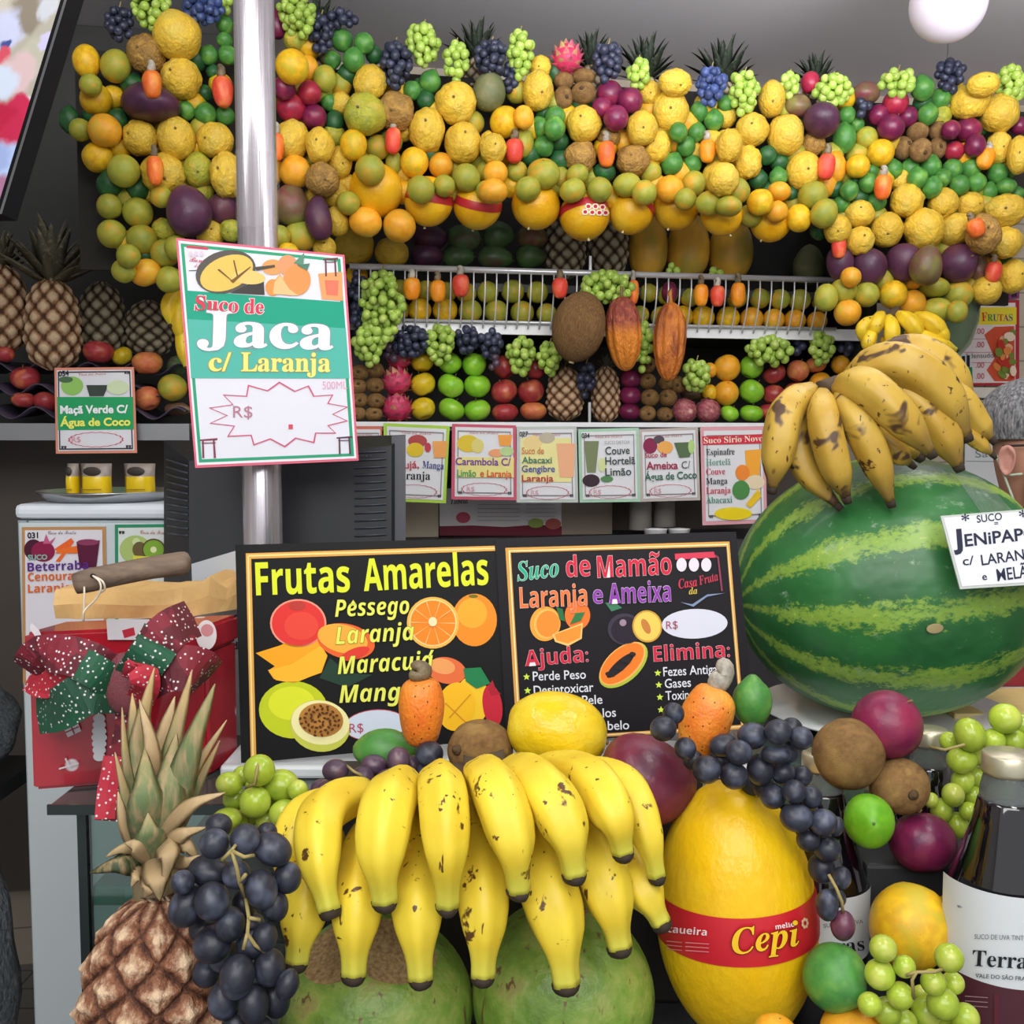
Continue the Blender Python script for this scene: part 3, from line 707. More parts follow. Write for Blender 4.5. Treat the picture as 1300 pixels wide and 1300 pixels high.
row('pe', L_, [(677, 522, 17, 13), (1036, 463, 13, 11)], -.06, 'up')
row('ar', L_, [(983, 475, 15, 13), (983, 502, 15, 14), (1011, 496, 15, 12), (977, 523, 14, 11), (1008, 521, 14, 11)], -.06, 'up', group='red apples at the right end of the lower shelf')
row('pe', L_, [(1013, 471, 14, 15)], -.05, 'up')
row('or', L_, [(1041, 485, 14, 12), (1067, 463, 12, 12), (1066, 486, 12, 10), (1040, 508, 13, 10), (1068, 508, 12, 10), (923, 467, 17, 17), (922, 499, 16, 16), (901, 470, 9, 10)], -.06, group='oranges on the lower shelf')
row('oy', L_, [(901, 499, 10, 11)], -.07)
row('pl', L_, [(801, 481, 14, 12), (800, 502, 14, 12), (799, 523, 14, 11)], -.05, group='plums stacked beside the kiwis')
row('ca', L_, [(869, 521, 15, 15), (899, 521, 15, 15)], -.03, 'front', group='custard apples on the lower shelf')
row('mr', L_, [(880, 500, 17, 9)], -.1, 'side')
def pineapple(px, py, rx, ry, d, kind, label, crown=None, group=None):
    k = d / FPX; o = bpy.data.objects.new('pineapple', PINE[kind]); COL.objects.link(o); o.location = C(px, py, d); o.scale = (rx * k, rx * k, ry * k)
    tag(o, label, 'pineapple', group); o.rotation_euler = (0, 0, random.uniform(0, 6))
    if crown:
        c = bpy.data.objects.new('crown', CROWN[kind]); COL.objects.link(c); c.parent = o; q = crown * k
        c.location = (0, 0, .93); c.scale = (q / (rx * k), q / (rx * k), q / (ry * k)); c.rotation_euler = (0, 0, random.uniform(0, 6))
    return o
g_ = 'pineapples on the display shelves'
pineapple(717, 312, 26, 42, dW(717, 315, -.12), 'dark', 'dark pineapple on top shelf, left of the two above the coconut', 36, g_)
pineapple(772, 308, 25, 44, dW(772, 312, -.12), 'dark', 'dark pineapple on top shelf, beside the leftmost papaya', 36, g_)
pineapple(717, 500, 23, 34, dW(717, 500, -.06), 'brown', 'small brown pineapple under the coconut, beside the red apples', 16, g_)
pineapple(769, 501, 18, 36, dW(769, 502, -.06), 'brown', 'small brown pineapple under the red cacao pod, beside the plums', 16, g_)
g_ = 'pineapples on the left ledge'
pineapple(2, 392, 32, 56, dW(2, 390, .0), 'brown', 'pineapple on left ledge, cut by the left edge of the photo', 45, g_)
pineapple(67, 412, 33, 58, dW(67, 410, .03), 'brown', 'tall pineapple with spiky crown on left ledge, above the red apples', 72, g_)
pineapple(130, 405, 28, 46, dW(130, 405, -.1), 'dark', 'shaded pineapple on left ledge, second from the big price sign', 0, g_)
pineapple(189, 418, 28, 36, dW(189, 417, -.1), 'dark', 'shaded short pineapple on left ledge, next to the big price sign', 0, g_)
# left ledge: wavy fruit trays
M_tray = plain('dark_purple_tray', '#3c3344', .35)
def tray(px0, px1, py, off, depth, label):
    d = dW((px0 + px1) / 2, py, off); z = Wp((px0 + px1) / 2, py, off).z; u0, u1 = UW(px0, off), UW(px1, off); per = .105
    bm = bmesh.new(); n = 60; g = []
    for o, zz in ((off, 0), (off - depth, .015)):
        for t in (0, .0025):
            g.append([bm.verts.new(bayp(u0 + (u1 - u0) * i / n, o, z + zz + t + .014 * math.cos(2 * math.pi * (u0 + (u1 - u0) * i / n) / per))) for i in range(n + 1)])
    A, B, Cc, D = g
    for i in range(n):
        for q in ((A[i], A[i + 1], B[i + 1], B[i]), (B[i], B[i + 1], D[i + 1], D[i]), (A[i + 1], A[i], Cc[i], Cc[i + 1]), (Cc[i + 1], Cc[i], D[i], D[i + 1])): bm.faces.new(q)
    bmesh.ops.recalc_face_normals(bm, faces=bm.faces[:])
    tag(from_bm('fruit_tray', bm, M_tray), label, 'tray', 'wavy fruit trays on the left ledge')
tray(-60, 236, 468, .03, .26, 'topmost wavy dark tray on left ledge, under the pineapples')
tray(-60, 236, 496, .07, .24, 'middle wavy dark tray on left ledge, behind the small apple card')
tray(-60, 236, 525, .095, .24, 'lowest wavy dark tray on left ledge, resting on the grey edge')
E_ = 'left ledge'
row('ar', E_, [(32, 480, 18, 16), (125, 447, 19, 16), (6, 450, 12, 11)], .02, group='red apples on the left ledge')
row('ar', E_, [(58, 510, 15, 13), (30, 508, 15, 11)], .05, group='red apples on the left ledge')
row('ya', E_, [(155, 452, 13, 12)], .0); row('pe', E_, [(187, 461, 19, 16), (187, 506, 17, 16)], .05, group='peaches on the left ledge')
row('og', E_, [(219, 492, 18, 17)], .06); row('mr', E_, [(226, 520, 17, 9), (150, 516, 20, 10)], .03, 'side')
row('mg', E_, [(222, 466, 12, 14)], -.05)

# ------------------------------------------------------------------ grapes on and over the shelves
gw = lambda x, y, o: dW(x, y, o)
G1 = 'green grape bunches on the rack and shelves'; B1 = 'black grape bunches on the rack and shelves'
bunch(485, 392, 31, 48, gw(485, 390, .06), 'green', 'large green grape bunch hanging off the rack beside the big price sign', group=G1)
bunch(468, 437, 22, 28, gw(468, 437, .055), 'green', 'small green grape bunch below the large one, above the left kiwis', group=G1)
bunch(455, 385, 12, 42, gw(455, 385, .02), 'black', 'black grape bunch at the left end of the rack, behind green grapes', group=B1)
bunch(521, 434, 26, 21, gw(521, 435, .0), 'black', 'black grape bunch above the topmost dragon fruit', group=B1, taper=.1)
bunch(496, 450, 10, 12, gw(496, 450, -.02), 'violet', 'violet grape cluster left of the topmost dragon fruit', group=B1, taper=.1)
bunch(559, 438, 22, 25, gw(559, 437, .0), 'green', 'green grape bunch lying over the left green apples', group=G1)
bunch(592, 432, 18, 19, gw(590, 432, -.01), 'black', 'black grape bunch between green apples and the rack, left one', group=B1)
bunch(622, 437, 20, 20, gw(620, 437, -.01), 'black', 'black grape bunch above the left red apples, right of another black bunch', group=B1)
bunch(627, 461, 8, 11, gw(626, 462, .01), 'violet', 'violet grape tip hanging between green apple and red apple', group=B1, br=5)
bunch(661, 452, 20, 26, gw(661, 451, .0), 'green', 'green grape bunch lying over the red apples', group=G1)
bunch(698, 456, 19, 22, gw(698, 457, .0), 'green', 'green grape bunch left of and below the brown coconut', group=G1)
bunch(744, 484, 14, 24, gw(744, 484, -.01), 'black', 'black grape bunch between the two small pineapples', group=B1)
bunch(770, 364, 36, 20, gw(770, 365, .07), 'green', 'green grape bunch draped over the rail beside the coconut', group=G1, taper=0)
bunch(817, 440, 13, 34, gw(816, 442, .02), 'green', 'green grape bunch between the two cacao pods', group=G1)
bunch(884, 478, 19, 22, gw(884, 478, .01), 'green', 'green grape bunch right of the orange cacao pod', group=G1)
bunch(977, 446, 32, 19, gw(976, 446, .0), 'green', 'wide green grape bunch over the right stack of green apples', group=G1, taper=0)
bunch(1042, 443, 19, 24, gw(1042, 443, .0), 'green', 'green grape bunch at the right end of the lower shelf', group=G1)
bunch(1015, 441, 10, 12, gw(1015, 441, -.03), 'black', 'black grape cluster between the two right green bunches', group=B1, taper=.1)
bunch(1073, 438, 13, 14, gw(1073, 438, -.04), 'black', 'black grape cluster at the far right end of the lower shelf', group=B1, taper=.1)
bunch(853, 343, 12, 8, gw(853, 343, -.0), 'green', 'tiny green grape cluster at the foot of the left two papayas', group=G1, br=4.5, taper=0)
bunch(908, 347, 13, 7, gw(908, 347, -.0), 'green', 'tiny green grape cluster at the foot of the right two papayas', group=G1, br=4.5, taper=0)
# cashews, coconut and cacao pods hung on the rail
hung = 'cashew apples hung along the rail'
for i, (code, x, y, rx, ry) in enumerate([('co_', 523, 367, 12, 14), ('co_', 556, 370, 11, 14), ('cr', 585, 363, 12, 14), ('cr', 711, 366, 11, 13), ('c', 804, 371, 8, 15), ('co_', 890, 375, 10, 14), ('cr', 911, 376, 10, 13), ('co_', 937, 374, 10, 15)]):
    wd = ['first', 'second', 'third', 'fourth', 'fifth', 'sixth', 'seventh', 'eighth'][i]
    fruit(code, x, y, rx, ry, dW(x, y, .065), 'up', 0, label=f'{KIND[code][3]}, {wd} from the left along the white rail', group=hung, var=i)
fruit('co', 735, 415, 34, 45, dW(735, 415, .115), 'up', 12, label='large brown hairy coconut hanging in front of the wire rack')
fruit('kr', 792, 424, 22, 47, dW(792, 424, .11), 'up', -8, label='reddish ridged cacao pod with orange tip beside the coconut').rotation_euler = (0, R(-9), 1)
fruit('ko', 850, 434, 20, 50, dW(850, 436, .1), 'up', 2, label='orange ridged cacao pod hanging alone from the rail').rotation_euler = (0, R(2), .6)
# ------------------------------------------------------------------ the hanging wall of fruit
MASS = '''
pf 225 45 30 30 2 ;pb 186 69 24 24;pf 230 100 25 25 2;li 285 31 11;li 265 70 12;li 289 70 12;ld 271 92 9;li 237 140 12;li 261 145 14;li 286 147 12;ld 260 118 10;li 285 51 10
oy 110 78 17 21;og 147 84 19 21;oy 122 127 20;or 133 166 21 21 2;og 102 165 14;oy 124 200 19;ld 88 152 13 16;og 157 217 20 21;ld 150 152 14;ld 140 235 17;og 139 262 16;og 175 270 19;og 142 297 18;og 180 304 19;ld 175 240 15
or 185 346 20 17;og 157 344 15;og 163 325 15;og 209 322 18;og 215 355 17;mp 188 130 36 24;mp 237 268 28 33 2;mp 282 265 20
pf 178 175 22;pf 224 176 24 27 2;pf 273 178 23 22;pf 207 221 27 26;pg 252 217 19 22;pf 288 222 20 29 2;pf 267 297 18;pg 293 293 14;og 115 108 14;og 205 250 14;og 225 315 16
pl 352 30 12 20;pg 375 50 15 15;oy 371 85 21 22 2;or 392 87 13 17;og 412 100 15 17;li 434 51 14;li 462 55 13;li 449 76 14 14 2;li 422 76 11;ld 440 95 12;ld 475 70 11
rp 370 137 19;rp 393 118 15;pl 399 149 16 16 2;pl 360 112 15;li 418 130 11;ld 425 155 12 15;pb 348 122 9 16;pf 370 178 23 26;pf 406 185 18 23;or 375 218 20 21 2;pb 409 228 21 21 2;or 350 218 10 16;pf 426 246 17;pf 431 207 16 21
pf 470 106 21 24;pg 463 145 27 26 2;pb 502 142 24 24;pf 579 131 26;pf 542 166 23 28 2;pf 588 182 24 26 2;oy 449 184 17 20;og 479 187 16;og 500 207 11 15;og 470 216 19 19 2;oy 526 206 18 19;or 560 210 16;og 534 241 18 18 2;og 564 236 14;og 592 226 18;og 618 217 14;og 618 243 14;pf 620 185 12 18
me 477 242 34 34;me 544 256 31 31;me 606 261 31 30;me 680 262 31 29;me 742 274 32 31;me 801 268 29 30;me 858 264 29 28;me 916 272 26 28;me 978 282 26 25
li 546 104 14 14 2;li 523 115 12;ld 541 128 12;mr 372 260 23 27;mp 406 277 17 29 2;og 381 300 20;pf 428 281 15 19;or 464 282 21 19;or 507 287 21;pf 412 315 15;og 442 258 15;og 355 300 14;oy 366 322 14
av 621 116 21 25;pf 686 85 14 14;pf 683 115 20 25 2;oy 641 155 19 20;or 665 149 13 15;pf 626 189 17 19;og 664 182 14 19;or 629 220 16;og 656 218 14;or 626 243 19 16;dr 720 74 18 18
ki 716 103 13 11;ki 741 98 15 10;ki 715 125 13 15;ki 741 118 16 14;pl 774 120 17;pl 800 128 16 17;pl 782 150 16 16 2;pl 764 137 13;li 705 148 13;li 704 163 14;li 686 162 13;li 690 186 13;ld 710 180 12;ld 690 143 10
pf 741 158 22 23;pb 737 199 20 20;pb 773 175 15 13;pf 815 163 20 22 2;pf 851 141 23 26;pf 857 105 21 17;pf 825 118 14 15;pb 803 204 21 20 2;pf 834 186 18 20
og 690 221 21 19;og 712 226 12 14;og 670 240 17 15;og 733 222 15 13;og 727 242 17 15;og 761 241 16;ld 767 219 15 12;og 796 235 18 15;og 818 245 16;og 826 219 14 14;or 850 240 18 17;og 881 233 15 16;og 870 253 14;og 901 258 18 16;pf 912 226 21 22;pf 918 185 11 20
li 861 168 12;li 884 168 12;li 870 186 13 13 2;li 853 208 14;li 879 209 12;li 906 153 13;li 887 142 12;li 922 132 11
rp 1029 105 12 14;mr 1100 118 18 14;li 1171 112 15;li 1194 125 13;li 1178 145 13;ld 1171 131 12;pf 980 126 17 23;pf 955 165 21 21;pf 997 172 23 26 2;pf 926 185 17 21;pf 949 206 18 21;pf 918 228 20 21 2;pb 1032 182 15
mr 1014 135 18 15;mp 1045 152 23 21 2;li 1075 146 11;li 1072 175 15 18;li 1088 158 9;rp 1137 131 16 16 2;pl 1115 146 13;pl 1131 162 17;pl 1152 148 13;og 1100 175 14;oy 1118 194 17 17 2;oy 1089 211 15;or 1060 212 14 21
ki 1165 168 14 12;ki 1191 166 12;ki 1146 188 12 15;ki 1169 191 14 15 2;ki 1190 188 11 14;pl 1229 165 17 15;rp 1211 192 13 12;pl 1238 185 13 15;pl 1207 165 12;pf 1231 129 24 22;pf 1248 108 21 14;pf 1269 144 24 24 2;pf 1268 188 16 21;pf 1293 197 14 24;pl 1294 160 11
li 1106 217 10;li 1134 215 12;li 1155 214 12;li 1165 226 13 13 2;li 1181 212 14;li 1183 238 13 13 2;li 1209 215 13;li 1197 226 11;li 1218 235 13 13 2;li 1232 214 13;li 1240 232 12;li 1254 244 12;li 1266 220 13;li 1282 217 9;li 1277 237 13 10;li 1291 246 9;li 1102 232 12;li 1112 256 13;li 1078 242 12;li 1068 259 11;ld 1060 240 11;ld 1085 228 10
ld 963 228 12;li 988 225 12;ld 989 206 12;ld 974 197 12;pf 1020 217 22 24;og 1032 248 19 18;oy 965 257 17 17 2;or 989 243 15 12;or 986 269 14;oy 1014 277 16 18 2;og 1046 271 17 19;og 935 243 17;og 925 262 17 13;og 952 274 16 14;og 907 260 12 14;ld 1005 246 10;ld 1040 292 12
pf 1151 255 21 21 2;pf 1197 258 19 19;pf 1231 260 18 16;pf 1275 268 26 21;pf 1091 272 19 17;pf 1126 292 20 22;pf 1172 291 25 26 2;pf 1214 291 22 20;pb 1248 297 21 25;pf 1275 308 22 20;pf 1063 291 17 18;pf 1091 306 18 18 2
mp 1065 335 17 22;mp 1101 340 22 25;mp 1146 334 22 25;mr 1178 337 20 26;mp 1220 334 23 25 2;mr 1243 341 13 19;ld 1275 325 10 10
og 1071 369 17;og 1049 378 15 18;og 1100 374 16;oy 1134 374 18 18 2;or 1158 358 12 10;or 1158 385 17;og 1186 365 19 13;og 1217 374 18 18;pf 1252 369 19 18;pf 1285 351 17 22;og 1189 394 20 16;or 1076 397 17;og 1215 396 13 15;or 1080 352 13
'''
CASH = [('c', 193, 108, 13, 17), ('cr', 283, 117, 14, 19), ('c', 197, 217, 11, 18), ('c', 352, 187, 9, 17), ('cr', 499, 179, 11, 16), ('cr', 653, 192, 13, 15), ('c', 770, 196, 12, 16), ('co_', 898, 192, 11, 14), ('cr', 1049, 212, 12, 16), ('c', 1121, 238, 12, 15), ('co_', 1251, 202, 12, 13), ('c', 1239, 290, 12, 12), ('cr', 1065, 315, 10, 13), ('cr', 1261, 346, 11, 13)]
CLAB = ['orange cashew apple hanging high against the yellow fruit left of the pole', 'red cashew apple hanging just left of the pole, level with limes', 'orange cashew apple hanging low over a yellow fruit left of the pole',
 'orange cashew apple half hidden behind the right side of the pole', 'red cashew apple hanging below the bumpy green fruit right of the pole', 'red cashew apple hanging left of a green lime cluster, above the melon row',
 'orange cashew apple hanging below three purple plums in the middle', 'light orange cashew apple hanging right of a lime cluster, above the melons', 'red cashew apple hanging against a yellow fruit, below the round purple mango',
 'orange cashew apple hanging left of the long row of limes', 'light orange cashew apple hanging above the right end of the lime row', 'orange cashew apple hanging in the yellow row above the purple mangoes, at right', 'red cashew apple hanging left of and above the purple mango row', 'red cashew apple hanging at the right end of the purple mango row']
hrack = empty('hanging_fruit_frame', Wp(700, 150, .2)); tag(hrack, 'frame under the ceiling the fruit hangs from, added with dark panels for gap shade', 'frame')
def hpart(name, px0, py0, px1, py1, o0=.12, o1=.135, m=None):
    o = bbox(name, UW(px0, o1), UW(px1, o1), o0, o1, ZW(py1, o1, (px0 + px1) / 2), ZW(py0, o1, (px0 + px1) / 2), m or plain('gap_shade_panel', '#26221d', .8), hrack)
    o.matrix_parent_inverse = Matrix.Translation(-Vector(hrack.location)); return o
hpart('side_panel', 108, 70, 330, 345); hpart('top_panel', 330, 112, 1300, 240); hpart('side_panel', 1060, 235, 1275, 385)  # added solid dark slabs stand in for shade between the fruit
for px in (333, 1205):
    o = bbox('hanger', UW(px - 1, .18), UW(px + 1, .18), .126, .129, ZW(130, .13, px), CEIL, M_steeld, hrack); o.matrix_parent_inverse = Matrix.Translation(-Vector(hrack.location))
ITEMS = []
for ln in MASS.replace('\n', ';').split(';'):
    q = ln.split()
    if len(q) >= 4:
        v = [float(t) for t in q[1:]]; rx = v[2]; ry = v[3] if len(v) > 3 else rx; lay = int(v[4]) if len(v) > 4 else 1
        if q[0] == 'ld' or (rx < 12.5 and q[0] not in ('ki', 'li', 'pl', 'rp')): lay = min(lay, 0)
        ITEMS.append((q[0], v[0], v[1], rx, ry, lay))
PLACED = []
def settle(px, py, rx, ry, start=.2, cap=.5, slack=.86):
    """pushed toward the viewer along its line until it no longer runs into fruit already hung"""
    off = start + rx * 2.3 / FPX
    for _ in range(80):
        d = dW(px, py, off); p = C(px, py, d); r = (rx + ry) / 2 * d / FPX
        hit = any((p - q).length < (r + s) * slack for q, s in PLACED)
        if not hit or off > cap: break
        off += .006
    PLACED.append((p, r)); return d
HG = {'pf': 'yellow passion fruits hanging in the fruit wall', 'pg': 'greenish passion fruits hanging in the fruit wall', 'pb': 'brownish passion fruits hanging in the fruit wall', 'or': 'oranges hanging in the fruit wall', 'oy': 'oranges hanging in the fruit wall', 'og': 'oranges hanging in the fruit wall', 'li': 'limes hanging in the fruit wall', 'ld': 'limes hanging in the fruit wall', 'pl': 'plums hanging in the fruit wall', 'rp': 'plums hanging in the fruit wall', 'ki': 'kiwis hanging in the fruit wall', 'mp': 'mangoes hanging in the fruit wall', 'mr': 'mangoes hanging in the fruit wall', 'me': 'yellow melons hanging in a row', 'av': None, 'dr': None}
MELONS = []
fr_ = random.Random(11); nfill = 0
def near(x, y, r): return [(ix - x, iy - y) for _, ix, iy, _, _, _ in ITEMS if abs(ix - x) < r and abs(iy - y) < r]
pts_ = [(x, y) for x in range(112, 1290, 8) for y in range(60, 392, 8)]; fr_.shuffle(pts_); FILL = []
for x, y in pts_:
    if any(math.hypot(x - ix, y - iy) < min(irx, iry) * .98 for _, ix, iy, irx, iry, _ in ITEMS): continue
    if any(math.hypot(x - a, y - b) < 22 for a, b in FILL): continue
    nb = near(x, y, 46)
    if len({(dx > 0, dy > 0) for dx, dy in nb if abs(dx) + abs(dy) > 0}) < 4 or (465 < x < 1010 and y > 268): continue
    FILL.append((x, y))
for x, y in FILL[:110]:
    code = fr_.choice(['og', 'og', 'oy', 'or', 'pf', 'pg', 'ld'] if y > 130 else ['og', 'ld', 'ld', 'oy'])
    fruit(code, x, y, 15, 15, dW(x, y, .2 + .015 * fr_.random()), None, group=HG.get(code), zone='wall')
for lay in (0, 1, 2):
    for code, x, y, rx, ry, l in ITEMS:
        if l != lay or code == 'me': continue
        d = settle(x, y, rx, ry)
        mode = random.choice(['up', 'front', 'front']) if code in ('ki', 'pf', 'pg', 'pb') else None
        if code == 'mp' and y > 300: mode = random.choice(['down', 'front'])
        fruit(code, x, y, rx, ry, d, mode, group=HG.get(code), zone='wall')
    if lay == 0:
        for code, x, y, rx, ry, l in ITEMS:
            if code == 'me':
                d = settle(x, y, rx, ry, .16); i = len(MELONS) + 1
                MELONS.append(fruit('me', x, y, rx, ry, d, 'up', random.uniform(-6, 6), label='yellow melon, %s from the left in the row hanging above the shelf' % ['first', 'second', 'third', 'fourth', 'fifth', 'sixth', 'seventh', 'eighth', 'ninth'][i - 1], group=HG['me'], var=i))
                if i == 5: MELONS[-1]['label'] = 'yellow melon with a red honeycomb label hanging in the middle of the row'
# printed bands on hanging melons: red strip round the waist
M_band = plain('red_label', '#b3262c', .4)
def melon_band(o, z0, z1, m=M_band, k=1.015, seg=48):
    bm = bmesh.new(); rings = []
    f = lambda z: math.sqrt(max(0, 1 - z * z)) * (1 + .04 * z) * k
    zs = [z0 + (z1 - z0) * i / 6 for i in range(7)]
    for z in zs: rings.append([bm.verts.new((f(z) * math.cos(2 * math.pi * a / seg), f(z) * math.sin(2 * math.pi * a / seg), z)) for a in range(seg)])
    for a, b in zip(rings, rings[1:]):
        for i in range(seg): bm.faces.new((a[i], a[(i + 1) % seg], b[(i + 1) % seg], b[i]))
    b = from_bm('label_band', bm, m, o); b['label'] = 'red paper band'; return b
class EllPrinter(Printer):
    """prints onto the melon's own curved surface"""
    def __init__(s, root, k=1.02):
        s.root = root; M = root.matrix_basis.copy(); iM = M.inverted(); s.M = M; s.k = k
        def proj(x, y, layer):
            o = iM @ CAM; d = (iM.to_3x3() @ ray(x, y)); kk = s.k + layer * .002
            a = d.dot(d); b = 2 * o.dot(d); c = o.dot(o) - kk * kk; D = max(0, b * b - 4 * a * c)
            return o + d * ((-b - math.sqrt(D)) / (2 * a))
        s.proj = proj
    def org(s): return Vector((0, 0, 0))
bpy.context.view_layer.update()
for i in (1, 2, 4, 5):
    melon_band(MELONS[i], .0, .34)
ep = EllPrinter(MELONS[4], 1.025)
items = []
for j, (x, y) in enumerate([(747, 262), (756, 262), (765, 263), (743, 269), (752, 269.5), (761, 270), (769, 270)]):
    items += [(Printer.el(x, y, 4.6, 4.2, 0, 6), '#e8dcd0'), (Printer.el(x, y, 2.7, 2.5, 0, 6), '#b3262c')]
ep.shapes('honeycomb_print', items, 1)
for (code, x, y, rx, ry), lb in zip(CASH, CLAB):
    d = settle(x, y, rx, ry, .24, .56, .8)
    fruit(code, x, y, rx, ry, d, 'up', random.uniform(-6, 6), label=lb, group='cashew apples hung over the fruit wall').rotation_euler[2] = random.uniform(-.5, .5)
# grape bunches along the top of the wall
GT = 'green grape bunches along the top of the fruit wall'; BTG = 'dark grape bunches along the top of the fruit wall'
def topb(px, py, rx, ry, kind, label, grp, off=None, **k):
    d = settle(px, py, rx * .8, ry * .8, .22, .5, .75) if off is None else dW(px, py, off)
    bunch(px, py, rx, ry, d, kind, label, group=grp, **k)
topb(192, 12, 26, 26, 'green', 'green grape bunch cut by the top edge, left of the pole', GT)
topb(285, 4, 12, 14, 'green', 'green grape tip at the top edge, touching the left of the pole', GT)
topb(378, 22, 27, 27, 'green', 'green grape bunch at the top edge, just right of the pole', GT, tilt=-20)
topb(538, 58, 24, 27, 'green', 'round green grape bunch, left of a touching pair on the top edge', GT)
topb(579, 80, 18, 26, 'green', 'narrow green grape bunch, right of a touching pair on the top edge', GT)
topb(660, 70, 20, 30, 'green', 'long green grape bunch left of the hanging dragon fruit', GT)
topb(810, 95, 17, 20, 'green', 'small green grape bunch right of the dark grapes above the plums', GT)
topb(945, 118, 22, 27, 'green', 'green grape bunch right of the blue grapes, above yellow fruit', GT)
topb(1002, 108, 15, 16, 'green', 'tiny green grape bunch left of the little red plum at top', GT)
topb(1057, 114, 26, 19, 'green', 'wide green grape bunch right of the little red plum at top', GT, taper=0)
topb(1140, 105, 24, 18, 'green', 'wide green grape bunch above the red plum cluster at right', GT, taper=0)
topb(1283, 110, 24, 25, 'green', 'green grape bunch at the top right corner of the fruit wall', GT)
topb(152, 32, 19, 24, 'black', 'black grape bunch at the top left corner of the fruit wall', BTG)
topb(258, 10, 28, 19, 'blue', 'blue grape bunch at the top edge, left of the pole', BTG, taper=0)
topb(408, 45, 17, 26, 'black', 'black grape bunch right of the pole, beside a lime cluster', BTG)
topb(432, 24, 22, 12, 'black', 'black grape bunch behind the lime cluster right of the pole', BTG, taper=0)
topb(502, 84, 23, 30, 'black', 'black grape bunch below left of the touching green pair', BTG)
topb(624, 74, 23, 22, 'black', 'black grape bunch above the grey green avocado', BTG, taper=.1)
topb(647, 100, 11, 20, 'black', 'thin black grape tail right of the grey green avocado', BTG)
topb(772, 80, 21, 25, 'black', 'black grape bunch above the three hanging plums', BTG)
topb(903, 112, 21, 27, 'blue', 'blue grape bunch above limes, right of the middle of the top edge', BTG)
topb(1095, 135, 11, 18, 'black', 'small black grape bunch left of the red plum cluster', BTG)
topb(1205, 97, 21, 20, 'black', 'black grape bunch standing highest at the right end', BTG, taper=.1)
# pineapples lying behind the top edge: only the crowns show
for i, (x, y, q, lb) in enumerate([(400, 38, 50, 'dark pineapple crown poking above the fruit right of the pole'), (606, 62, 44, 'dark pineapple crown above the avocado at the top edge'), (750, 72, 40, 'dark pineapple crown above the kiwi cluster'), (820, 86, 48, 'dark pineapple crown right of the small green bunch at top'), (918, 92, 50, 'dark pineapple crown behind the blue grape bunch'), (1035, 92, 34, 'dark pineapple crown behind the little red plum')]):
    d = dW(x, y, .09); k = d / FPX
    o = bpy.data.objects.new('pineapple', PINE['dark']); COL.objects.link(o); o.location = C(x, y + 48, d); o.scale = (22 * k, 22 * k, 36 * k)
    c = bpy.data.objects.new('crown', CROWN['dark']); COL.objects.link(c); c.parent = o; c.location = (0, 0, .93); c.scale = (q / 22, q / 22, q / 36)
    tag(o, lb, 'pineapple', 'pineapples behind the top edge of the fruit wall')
# ------------------------------------------------------------------ wall posters and shelf cards
def dY(px, py, y): return y / ray(px, py).y
def wall_sign(name, label, cat, cs, off, thick, face, edge=None, group=None):
    return Sign(name, label, cat, cs, [dW(x, y, off) for x, y in cs], thick, face, edge, group, step=.0012)
CG = 'juice cards hanging from the shelf edge'
def card(label, cs, frame, off=.035):
    s = wall_sign('juice_card', label, 'card', cs, off, .002, frame, '#c9c9cc', CG)
    s.rect(.05, .04, .95, .96, '#dcdde0', 1, 'printed_paper'); s.border(.085, .1, '#8a8588', 2.2)
    s.stext('Casa da Fruta', .27, .125, .72, 4.5, '#c98a8a', layer=2.5, style='script', name='lettering')
    for u, v in ((.1, .93), (.86, .93)): s.stext('ππ', u, v, u + .06, 5, '#5a5558', layer=2.5, name='printed_mark')
    return s
def price_oval(s, v=.86, u=.5, c='#c25a70'):
    s.oval_frame(u, v, .34, .085, c, 2.4); s.stext('R$', u - .27, v + .03, u - .15, 6, '#d09aa5', layer=2.6)
s = card('red framed juice card mostly hidden behind the big price sign and monitor', [(440, 541), (485, 541), (484, 640), (440, 640)], '#c9705a')
s = card('lime green framed juice card half hidden by the monitor', [(487, 537), (571, 541), (566, 639), (487, 636)], '#a9cf4a')
s.shapes('printed_fruit', [(s.el(530, 560, 12, 8), '#b04a4a'), (s.el(527, 571, 11, 9), '#dfc030'), (s.el(543, 568, 4, 6), '#c04050'), ([(549, 560), (568, 560), (566, 581), (551, 581)], '#e9a45a')], 2.5)
s.text('Maracujá,', 478, 596, 532, 594, 9, '#c0485a', 2.6, off=.02); s.text('Manga', 536, 594, 563, 596, 9, '#2f3f86', 2.6, style='serif'); s.text('Laranja', 500, 608, 546, 609, 10, '#222226', 2.6, style='serif'); price_oval(s)
s = card('pink framed carambola juice card under the green apples', [(574, 538), (655, 540), (656, 635), (573, 634)], '#c65a70')
s.shapes('printed_fruit', [(s.el(594, 563, 14, 11), '#d9be3a'), (s.el(606, 566, 8, 9), '#d9cd7a'), ([(632, 552), (650, 552), (648, 566), (634, 566)], '#eaa04a'), (s.el(630, 575, 10, 5), '#e9a070'), (s.el(643, 573, 9, 6), '#b5cf90'), ([(580, 580), (652, 581), (652, 606), (580, 606)], '#e3d98a')], 2.4)
s.text('Carambola C/', 578, 590, 648, 591, 9, '#7a3f9a', 5, off=.02); s.text('Limão', 580, 605, 604, 605, 8.5, '#3f9a5a', 5, off=.02); s.text('e Laranja', 609, 605, 649, 606, 8.5, '#d05a3a', 5, off=.02); price_oval(s)
s = card('pale card for pineapple, ginger and orange juice, in the middle of the row', [(656, 542), (732, 541), (734, 638), (656, 638)], '#b9c3bb')
